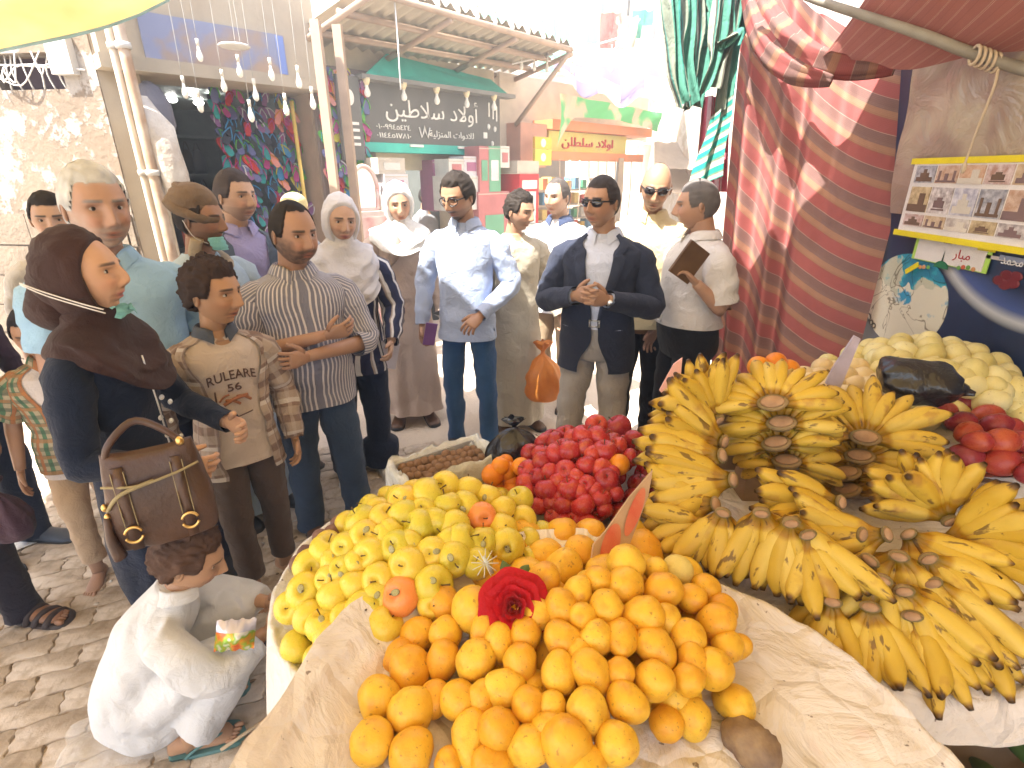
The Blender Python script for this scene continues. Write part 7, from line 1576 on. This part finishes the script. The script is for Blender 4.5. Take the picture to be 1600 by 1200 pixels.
# boy at the left edge
PLAIDG = stripes('plaid_green', (.42, .36, .25), (.10, .20, .12), .05, .5, 0, [(1, .05, .5, (.06, .10, .07), .6), (0, .10, .22, (.5, .16, .06), .7), (1, .10, .2, (.5, .22, .08), .5)])
person('barefoot boy in a green plaid shirt over a white tee at the left edge', (-1.90, 2.04), 1.29, R_(30), dict(skin=SKM, hair='short', haircol=(.015, .012, .014)), [dict(kind='shirt', name='tee', m=cloth('boy_tee', (.68, .62, .60)), hem=.80, open=.05), dict(kind='shirt', name='shirt', m=PLAIDG, sleeve='half', grow=1.06, hem=.84, gap=lambda z: .18+.35*sst(1.1, 1.45, z), collar=PLAIDG)], dict(m=cloth('tan_trousers', (.52, .37, .24)), w=1.02, hem=.16), head=(2, 10, -5), shoes=('bare',), hs=1.16)
# the people whose legs only show at the left edge
person('person in dark trousers and strapped brown sandals standing at the far left edge', (-2.25, 1.66), 1.74, R_(72), dict(skin=SKD), dict(kind='shirt', m=cloth('plum_shirt', (.05, .03, .06)), sleeve='long', hem=.8), dict(m=cloth('aubergine_trousers', (.014, .010, .020)), w=1.02), shoes=('sandal', SANDB, SANDB), feet={-1: (-.135, -.09, 0), 1: (.125, -.13, 14)}, arms={-1: ((-.25, .03, 1.135), (-.24, -.1, .9), (1, 0, 0), .8)})
person('person mostly outside the frame wearing a blue grey slip-on shoe behind the sandals', (-2.52, 2.18), 1.72, R_(78), dict(skin=SKM), dict(kind='shirt', m=cloth('plum_shirt', (0,)*3), sleeve='long', hem=.8), dict(m=NAVY, w=1.1), shoes=('black', mat('shoe_slate', (.07, .09, .13), .4)))
e = bag('shopping_bag', 4, 795, 1.95, .17, .26, cloth('bag_wine', (.05, .022, .035)), 'dark wine coloured bag hanging beside the dark trousers at the left edge')
# boy with checked shirt
PLAIDB = stripes('plaid_brown', (.40, .31, .24), (.24, .16, .12), .085, .45, 1, [(0, .07, .35, (.50, .42, .36), .45), (1, .17, .12, (.62, .56, .5), .8), (0, .14, .1, (.16, .1, .09), .6)])
def ex_print(c):
    ink = mat('print_brown', (.10, .05, .035), .7); q = None
    def T(txt, size, z, w_, x=0):
        y = -.130; M = Matrix(((c['s'], 0, 0, x*c['s']), (0, 0, -c['s'], y*c['s']), (0, c['s'], 0, z*c['s']), (0, 0, 0, 1))); o = textmesh(txt, size, ink, c['root'], M, 'printed_lettering', .003, w_); 
        for v in o.data.vertices: v.co.y += .55*(v.co.x-x*c['s'])**2*6*.5; v.co.z += -(v.co.x-x*c['s'])**2*2.2
    T('RULEARE', .062, 1.295, .21); T('56', .05, 1.235, .06)
    q = MB()
    for a, b, r in (((-.06, 1.16), (.05, 1.185), .009), ((-.05, 1.18), (.01, 1.15), .007), ((.0, 1.19), (.06, 1.16), .007), ((-.03, 1.205), (-.075, 1.18), .005)): tube(q, [(a[0], -.132, a[1]), ((a[0]+b[0])/2, -.136, (a[1]+b[1])/2+.01), (b[0], -.132, b[1])], r, 6, 8)
    c['part']('printed_figure', q, mat('print_rust', (.33, .13, .06), .7))
    q = MB(); tube(q, [(-.07, -.128, 1.08), (0, -.134, 1.09), (.06, -.128, 1.10)], .003, 5, 8); tube(q, [(-.085, -.128, 1.23), (-.09, -.126, 1.12)], .004, 5, 6); c['part']('printed_line', q, ink)
person('curly haired barefoot boy in an open checked shirt over a beige printed tee', (-1.15, 1.98), 1.455, R_(42), dict(skin=(.36, .19, .10), hair='curly', haircol=(.030, .017, .012), mouth=.002, gaze=.6), [dict(kind='shirt', name='tee', m=cloth('beige_tee', (.56, .46, .38)), hem=.82, open=.045, grow=1.0), dict(kind='shirt', name='shirt', m=PLAIDB, sleeve='long', grow=1.09, rs=1.25, hem=.76, gap=lambda z: .55+.25*sst(1.1, 1.45, z), wr=.02, collar=cloth('collar_slate', (.08, .09, .11)))], dict(m=cloth('brown_trousers', (.095, .065, .05)), w=1.06, hem=.14), head=(34, 2, 0), shoes=('bare',), feet={-1: (-.09, -.06, 0), 1: (.11, .03, 20)}, arms={-1: ((-.30, .10, 1.15), (-.26, .12, .90), (1, 0, 0), .5), 1: ((.27, .05, 1.12), (.25, -.06, .86), (-1, 0, 0), .5)}, hs=1.22, wide=.96, extras=(ex_print,))
# striped shirt man, arms crossed
SHST = stripes('pin_stripe', (.60, .56, .55), (.20, .20, .25), .0165, .64, 0)
def ex_pony(c):
    q = MB(); ellip(q, (.085, -.128, 1.29), (.010, .006, .012), 8, 5); c['part']('pocket_emblem', q, mat('emblem_blue', (.05, .10, .30), .6))
person('bearded balding man in a striped shirt and jeans with his arms crossed', (-.99, 2.42), 1.645, R_(33), dict(skin=(.34, .185, .115), hair='balding', beard='full', beardcol=(.075, .052, .042), fat=.75), dict(kind='shirt', m=SHST, sleeve='rolled', hem=.80, collar=SHST, placket=1, open=.09, rs=1.12, wr=.012), dict(m=DENIM, w=1.08, wr=1.2), arms={-1: ((-.285, -.10, 1.12), (.05, -.245, 1.205), (0, 1, .3), .6), 1: ((.29, -.11, 1.10), (-.05, -.275, 1.125), (0, 1, .0), .5)}, head=(20, 6, 0), shoes=('black', BRSHOE), wide=1.16, belly=.065, hs=1.19, feet={-1: (-.11, 0, -5), 1: (.15, -.06, 25)}, extras=(ex_pony,))
# woman, white hijab
BLST = stripes('blouse_stripe', (.66, .64, .63), (.03, .035, .08), .075, .72, 0, [(0, .11, .10, (.35, .28, .24), .8)])
HIJW = cloth('white_scarf', (.70, .69, .73), .8, 500, .9, .1)
def ex_note(c):
    q = MB(); box(q, (.04, -.30, .93), (.13, -.285, 1.06), Euler((.3, 0, .1)).to_matrix()); 
person('woman in a white headscarf and striped blouse with dark wide trousers', P_(526, 2.98), 1.665, R_(18), dict(skin=SKL, fem=True, hair='none'), dict(kind='shirt', m=BLST, sleeve='long', hem=.74, grow=1.05, rs=1.25, wr=.016), dict(m=NAVY, w=1.2, flare=1.5, hem=.07), arms={1: ((.27, -.02, 1.12), (.22, -.20, .96), (-1, 0, 0), .6)}, head=(12, 3, 4), shoes=('black', mat('white_trainer', (.62, .6, .57), .5), mat('trainer_sole', (.6, .58, .54), .6)), extras=(ex_hijab(HIJW, 1.24, face=(.85, .60, -.95), big=1.03),), wide=1.0)
q = MB(); p = PT(607, 555, 3.15); box(q, (-.055, -.006, -.08), (.055, .006, .08)); q.build('notepad', mat('notepad_lilac', (.60, .56, .62), .6), None, False, loc=p, rot=(0, .25, .2), label='pale lilac notepad held by the woman in the striped blouse', cat='notepad')
# person in beige robe with white head cloth
ROBE = cloth('beige_robe', (.52, .41, .345), trans=.05)
def ex_tie(c):
    q = MB(); tube(q, [(-.05, -.10, 1.44), (-.03, -.135, 1.38), (-.06, -.15, 1.30), (-.09, -.15, 1.24)], [.02, .035, .03, .012], 10, 12); q.xf(lambda V: wrinkle(V, .01, (20, 20, 20), 2)); c['part']('scarf_end', q, cloth('scarf_taupe', (.30, .23, .19)))
person('smiling person in a long beige robe and white head cloth', (-.77, 3.78), 1.71, R_(12), dict(skin=SKM, hair='none', fem=False), dict(kind='galabiya', name='robe', m=ROBE, sleeve='long', rs=1.3, hem=.1), None, head=(6, 4, -3), shoes=('black', BRSHOE), extras=(ex_hijab(cloth('white_cloth_warm', (.72, .70, .67), trans=.1), 1.36, face=(.82, .50, -1.2), big=1.05), ex_tie))
# blue shirt man with glasses
PBL = cloth('pale_blue_shirt', (.36, .43, .60), .8, 600, .92)
person('tall man with glasses and a goatee in a pale blue shirt and blue jeans', (-.285, 3.28), 1.80, R_(-10), dict(skin=(.30, .16, .095), hair='short', beard='goatee', hairth=.013), dict(kind='shirt', m=PBL, sleeve='long', rs=1.1, hem=.80, collar=PBL, placket=1, open=.06, wr=.013), dict(m=DENIMB, w=.90, wr=1.3), arms={-1: ((-.265, .02, 1.13), (-.265, -.08, .885), (1, .1, 0), .7), 1: ((.285, .03, 1.13), (.13, -.185, .985), (-.3, .3, -.9), .6)}, head=(-20, 16, 0), shoes=('black', SUEDE), feet={-1: (-.11, .04, -8), 1: (.14, -.04, 28)}, wide=.95, extras=(ex_sunglasses(clear=True),))
q = MB(); p = PT(672, 522, 3.22); box(q, (-.035, -.006, -.07), (.035, .006, .07)); q.build('mobile_phone', mat('phone_purple', (.18, .08, .25), .3), None, False, loc=p, rot=(.1, .2, .3), label='purple phone in the lowered hand of the man in pale blue shirt', cat='phone')
# man behind in grey robe with orange bag
person('man with dark wavy hair in a grey green robe behind the pale blue shirt', (.02, 3.66), 1.68, R_(25), dict(skin=SKM, hair='curly', hairth=.016, beard='stubble'), dict(kind='galabiya', name='robe', m=cloth('robe_grey', (.47, .42, .33), trans=.05), sleeve='long', rs=1.2, hem=.08, hw=1.0), None, head=(25, 10, 0), arms={1: ((.26, .0, 1.13), (.30, -.14, .90), (-1, 0, 0), .9)}, shoes=('black', BRSHOE))
ORB = mat('orange_plastic', (.80, .33, .07), .3, (.70, .26, .05), 10, .5, 30, .01, trans=.35)
bag('shopping_bag', 848, 580, 3.8, .30, .44, ORB, 'orange plastic shopping bag full of fruit held by the man in the grey robe')
# bald man in white checked shirt
CHK = stripes('white_check', (.64, .62, .60), (.50, .49, .52), .05, .5, 0, [(1, .05, .5, (.5, .5, .56), .35)])
person('balding man in a white checked shirt and beige trousers behind the suited man', (.345, 4.08), 1.75, R_(-28), dict(skin=SKL, hair='balding', haircol=(.06, .05, .045), fat=.4), dict(kind='shirt', m=CHK, sleeve='half', hem=.80, collar=cloth('collar_navy', (.05, .07, .14)), open=.05), dict(m=KHAKI), shoes=('black', BRSHOE), wide=1.1, belly=.03, head=(-10, 4, 0))
# suited man
JACK = cloth('navy_jacket', (.024, .030, .055), .75, 800, .75); SSH = cloth('suit_shirt', (.56, .60, .72), .8, 600, .93)
JGAP = lambda z: .06+.22*sst(1.02, 1.38, z)+.52*sst(1.395, 1.478, z)+.30*sst(.95, .76, z)
def ex_lapels(c):
    for s in (-1, 1):
        rows = []
        for i, z in enumerate(np.linspace(1.476, 1.05, 26)):
            b = i/25; rx, ry, cy = (np.interp(z, TORSO[:, 0], TORSO[:, k]) for k in (1, 2, 3)); rx *= 1.10*c['wide']; ry *= 1.10*c['wide']; g0 = JGAP(z)
            wd = (.058*sst(0, .16, b)+.022)*(1-b)**.55 if b > .02 else .03
            if .17 < b < .22: wd *= .72
            row = []
            for k in range(6):
                g = g0-.015+wd/max(rx, .1)*k/5; sg, cg = math.sin(g), math.cos(g); bl = c['belly']*math.exp(-((z-1.06)/.16)**2)
                row.append((s*sg**(2/2.3)*rx, cy-cg**(2/2.3)*ry-bl*cg-.007-.004*math.sin(math.pi*k/5), z+.012*k/5*(b < .2)))
            rows.append(row)
        q = MB(); loft(q, np.array(rows), False); c['part']('lapel', q, LAPM, c['out']['jacket'])
LAPM = cloth('lapel_navy', (.030, .037, .065), .7, 800, .8)
def ex_watch(c):
    el, wr = c['A'][1][1], c['A'][1][2]; d = (wr-el)/np.linalg.norm(wr-el); q = MB(); tube(q, [wr-d*.035, wr-d*.012], .034, 16, cap=(False, False)); o = c['part']('watch', q, mat('watch_strap', (.10, .05, .03), .4)); q = MB(); ellip(q, wr-d*.023+np.array((.0, -.034, -.006)), (.017, .006, .017), 14, 6); c['part']('watch_face', q, MC['silver'], o)
person('man in a navy suit jacket and sunglasses clasping his hands before his chest', P_(945, 2.92), 1.77, R_(-16), dict(skin=(.36, .20, .125), hair='short', haircol=(.035, .028, .026), fat=.35, hairth=.006), [dict(kind='shirt', name='shirt', m=SSH, hem=1.0, collar=SSH, placket=1, open=.075, sleeve='long', rs=.9), dict(kind='shirt', name='jacket', m=JACK, sleeve='long', grow=1.09, rs=1.18, hem=.745, gap=JGAP, wr=.008)], dict(m=GREYT, belt=BELTK, w=1.05, wr=1.4), arms={-1: ((-.29, -.05, 1.12), (-.085, -.285, 1.205), (.9, .1, .1), .35, 1), 1: ((.30, -.05, 1.11), (.075, -.295, 1.195), (-.9, .1, .1), .55, -1)}, head=(-26, 2, 0), shoes=('black', BSHOE), wide=1.05, belly=.02, feet={-1: (-.15, .0, -10), 1: (.13, 0, 10)}, extras=(ex_lapels, ex_watch, ex_sunglasses()))
# bald man with sunglasses, yellow shirt
YSH = cloth('cream_shirt', (.60, .50, .30), .8, 600, .9)
person('bald man with dark sunglasses in a cream yellow shirt and black trousers', P_(1020, 3.34), 1.85, R_(-14), dict(skin=(.30, .165, .10), hair='bald', beard='stubble', haircol=(.1, .08, .07)), dict(kind='shirt', m=YSH, sleeve='long', hem=.84, collar=YSH, placket=1, open=.05, wr=.016), dict(m=BLACKC, w=1.05), head=(2, 14, 4), shoes=('black', BSHOE), arms={1: ((.28, .0, 1.13), (.20, -.18, .93), (-1, 0, 0), .5), -1: ((-.27, .03, 1.13), (-.22, -.16, .93), (1, 0, 0), .5)}, wide=1.04, extras=(ex_sunglasses(),))
# man with notebook
nb, nc_ = person('man in a white short sleeved shirt turned away and holding a brown notebook', P_(1097, 2.98), 1.755, R_(-78), dict(skin=(.38, .21, .135), hair='short', haircol=(.10, .09, .085), fat=.6, hairth=.006), dict(kind='shirt', m=cloth('ivory_shirt', (.62, .58, .55), .8, 600, .92), sleeve='half', hem=1.0, collar=cloth('ivory_shirt', (0,)*3), open=.05, rs=1.15, wr=.010), dict(m=BLACKC, w=1.1, belt=BELTK), head=(-22, 6, 0), arms={1: ((.285, .03, 1.12), (.25, -.13, 1.27), (-.2, -.9, .5), .5)}, shoes=('black', BSHOE), wide=1.12, belly=.04)
q = MB(); box(q, (-.07, -.008, -.09), (.07, .008, .09)); p = nc_['W']((.26, -.19, 1.38)); o = q.build('notebook', mat('notebook_brown', (.15, .08, .035), .5, (.10, .05, .02), 12), None, False, loc=p, rot=(.15, .55, .35), label='brown notebook held at the chest of the man turned away', cat='notebook')
q = MB(); box(q, (-.066, -.006, -.086), (.072, .006, .086)); q.build('pages', MC['card_white'], o, False)
# small figures deep behind
person('distant person with a pale yellow cap behind the striped shirt man', (uX(458, 4.3), 4.3), 1.63, R_(150), dict(skin=SKM, hair='none'), dict(kind='shirt', m=cloth('grey_shirt_far', (.3, .3, .32)), sleeve='half', hem=.86), dict(m=BLACKC), extras=(lambda c: (lambda q: c['part']('cap', q.xf(c['hx']), cloth('cap_yellow', (.62, .52, .26))))((lambda q: (ellip(q, (0, .01, .045), (.088, .112, .092), 20, 10), q)[1])(MB())),), shoes=('black', BSHOE))
person('distant man in a grey shirt standing in the housewares shop doorway', (uX(664, 7.0), 7.0), 1.62, R_(60), dict(skin=SKM, hair='balding'), dict(kind='shirt', m=cloth('grey_shirt_far', (0,)*3), sleeve='half', hem=.84), dict(m=BLACKC), shoes=('black', BSHOE))
# ---- squatting boy
def remesh(mb, voxel, smooth=6):
    me = mb.mesh('tmp', SKIN); o = bpy.data.objects.new('tmp', me); COL.objects.link(o)
    r = o.modifiers.new('r', 'REMESH'); r.mode = 'VOXEL'; r.voxel_size = voxel; s = o.modifiers.new('s', 'SMOOTH'); s.iterations = smooth; s.factor = .5
    dg = bpy.context.evaluated_depsgraph_get(); dg.update(); m2 = bpy.data.meshes.new_from_object(o.evaluated_get(dg)); bpy.data.objects.remove(o)
    V = np.array([v.co[:] for v in m2.vertices]); F = [tuple(p.vertices) for p in m2.polygons]; return V, F
def squat_boy():
    sk = np.array((.42, .24, .14)); yaw = R_(110); loc = (-1.14, 1.265, 0)
    sp = dict(skin=sk, hair='curly', haircol=(.055, .028, .017), hairth=.022)
    hm, hair = make_head(sp); HM = np.array(Euler((R_(22), R_(0), R_(-4))).to_matrix()); hc = np.array((0, -.155, .715))
    hx = lambda V: (V*.94) @ HM.T+hc
    b = MB(); hm.xf(hx); b.V += hm.V; b.F += hm.F; b.U += hm.U; b.C += hm.C; b.n = hm.n
    tube(b, [hc+(0, .015, -.06), (0, -.11, .62), (0, -.08, .55)], [.048, .046, .055], 16, C=sk)
    tube(b, [(0, -.06, .56), (0, 0, .4), (0, .08, .2)], [.055, .07, .075], 16, C=sk)
    for s in (-1, 1):
        P = bend((s*.12, -.05, .53), (s*.185, -.20, .38), (s*.07, -.335, .41)); tube(b, P, np.interp(np.linspace(0, 1, 16), [0, .5, 1], [.04, .034, .022]), 10, C=sk)
        hand(b, P[-1], P[-1]-P[-4], (-s, 0, .2), -s, .7, sk, sc=.75)
        tube(b, [(s*.08, .04, .22), (s*.11, -.22, .40)], [.05, .042], 12, C=sk); tube(b, [(s*.11, -.22, .40), (s*.10, -.10, .22), (s*.10, -.045, .07), (s*.10, -.05, .03)], [.042, .042, .032, .034], 12, C=sk)
        f = MB(); loft(f, foot_rings(.20, .85, .8), C=sk)
        for i, (o_, r_) in enumerate(((.022*-s, .011), (.005*-s, .008), (-.009*-s, .0075), (-.021*-s, .007), (-.031*-s, .0065))): ellip(f, (o_, -.143+abs(i)*.006, .011), (r_, .018, r_), 8, 6, None, sk)
        f.xf(lambda V: V+np.array((s*.10, -.045, .02))); b.V += f.V; b.F += [tuple(i+b.n for i in q_) for q_ in f.F]; b.U += f.U; b.C += f.C; b.n += f.n
    root = b.build('person', SKIN, None, True, True, loc=loc, rot=(0, 0, yaw), scale=.97, label='small curly haired boy in a white robe squatting on the pavers with flip-flops', cat='person')
    hair.xf(hx); hair.build('hair', HAIRM, root, True, True)
    g = MB()
    def T(P, r, n=20, flat=1): tube(g, P, r, n, 14, ref=(1, 0, 0), flat=flat)
    T([(0, .13, .12), (0, .10, .26), (0, .03, .42), (0, -.05, .53), (0, -.085, .595), (0, -.10, .635)], [.10, .108, .104, .094, .066, .054], 24, 1.16)
    for s in (-1, 1):
        T([(s*.07, .08, .20), (s*.09, -.10, .33), (s*.115, -.245, .405)], [.085, .075, .066]); T([(s*.115, -.235, .41), (s*.105, -.17, .25), (s*.10, -.08, .12)], [.064, .07, .078])
        T([(s*.11, -.045, .535), (s*.19, -.19, .39), (s*.10, -.31, .405)], [.066, .062, .048])
    ellip(g, (0, .07, .13), (.145, .135, .10), 24, 14); ellip(g, (0, -.08, .22), (.12, .17, .10), 20, 12)
    V, F = remesh(g, .011, 8); V = wrinkle(V, .017, (8, 8, 3.2), 4, 1.3); V[:, 2] = np.maximum(V[:, 2], .035)
    q = MB(); q.add(V, F); q.build('robe', WHITEC, root)
    q = MB(); rows = []
    for rad, z, y in ((.052, .615, -.105), (.058, .645, -.11), (.066, .640, -.112), (.078, .605, -.10)):
        th = np.linspace(-(math.pi-.5), math.pi-.5, 30); rows.append(np.stack([np.sin(th)*rad, y+np.cos(th)*rad*.95, z-.02*np.clip(-np.cos(th), 0, 1)], 1))
    loft(q, np.array(rows), False); q.build('collar', WHITEC, root)
    for s in (-1, 1):
        f = MB(); R = foot_rings(.235, 1.12, 1); R[..., 2] = np.where(R[..., 2] > .02, .022, 0); loft(f, R); f.xf(lambda V: V+np.array((s*.10, -.045, .002))); so = f.build('flip_flop', mat('flip_teal', (.10, .22, .21), .6), root)
        f = MB()
        for k in (-1, 1): tube(f, [(s*.1+.010*-s, -.16, .03), (s*.1+k*.020, -.12, .058), (s*.1+k*.038, -.06, .045), (s*.1+k*.040, -.03, .022)], .0055, 6, 10)
        f.build('strap', mat('flip_teal', (0,)*3), so)
    # snack packet in front of him
    q = MB(); V = []; n = 12
    for j in range(n):
        for i in range(n):
            a, b_ = i/(n-1)-.5, j/(n-1)-.5; V.append((a*.11, .03*math.cos(a*math.pi)*math.cos(b_*math.pi), b_*.09+.004*math.sin(i*2)))
    F, U = gridF(n, n, False); q.add(V, F, U); q.add(np.array(V)*(1, -1, 1), [tuple(reversed(f_)) for f_ in F], U)
    m_, t, bb = nodes('snack_print'); s_ = sep(t, oc(t)); c = ramp(t, noi(t, 22, 2, oc(t)), [(.40, (.75, .12, .04)), (.48, (.8, .35, .05)), (.56, (.25, .5, .05)), (.62, (.8, .75, .6))]); c2 = mixc(t, mth(t, 'GREATER_THAN', s_[2], .012), c, (.55, .52, .58)); t.links.new(c2, bb.inputs['Base Color']); bb.inputs['Metallic'].default_value = .5; bb.inputs['Roughness'].default_value = .25
    q.build('snack_packet', m_, None, loc=PT(368, 992, 1.62), rot=(-.5, .2, .3), label='shiny snack packet with orange print in the hands of the squatting boy', cat='packet')
squat_boy()
# ------------------------------------------------------------ pale volume added to imitate a veil of lens glare
q = MB(); box(q, (-14.5, -8.5, -1), (14.5, 40.5, 8.6)); hm_ = bpy.data.materials.new('glare_veil'); hm_.use_nodes = True; ht = hm_.node_tree
for n_ in list(ht.nodes):
    if n_.type != 'OUTPUT_MATERIAL': ht.nodes.remove(n_)
pv = ht.nodes.new('ShaderNodeVolumePrincipled'); pv.inputs['Density'].default_value = .03; pv.inputs['Color'].default_value = (.95, .93, .90, 1); pv.inputs['Anisotropy'].default_value = .3
ht.links.new(pv.outputs[0], ht.nodes['Material Output'].inputs['Volume'])
q.build('glare_veil', hm_, None, False, kind='stuff', label='thin pale volume added over the whole market street to imitate lens glare')
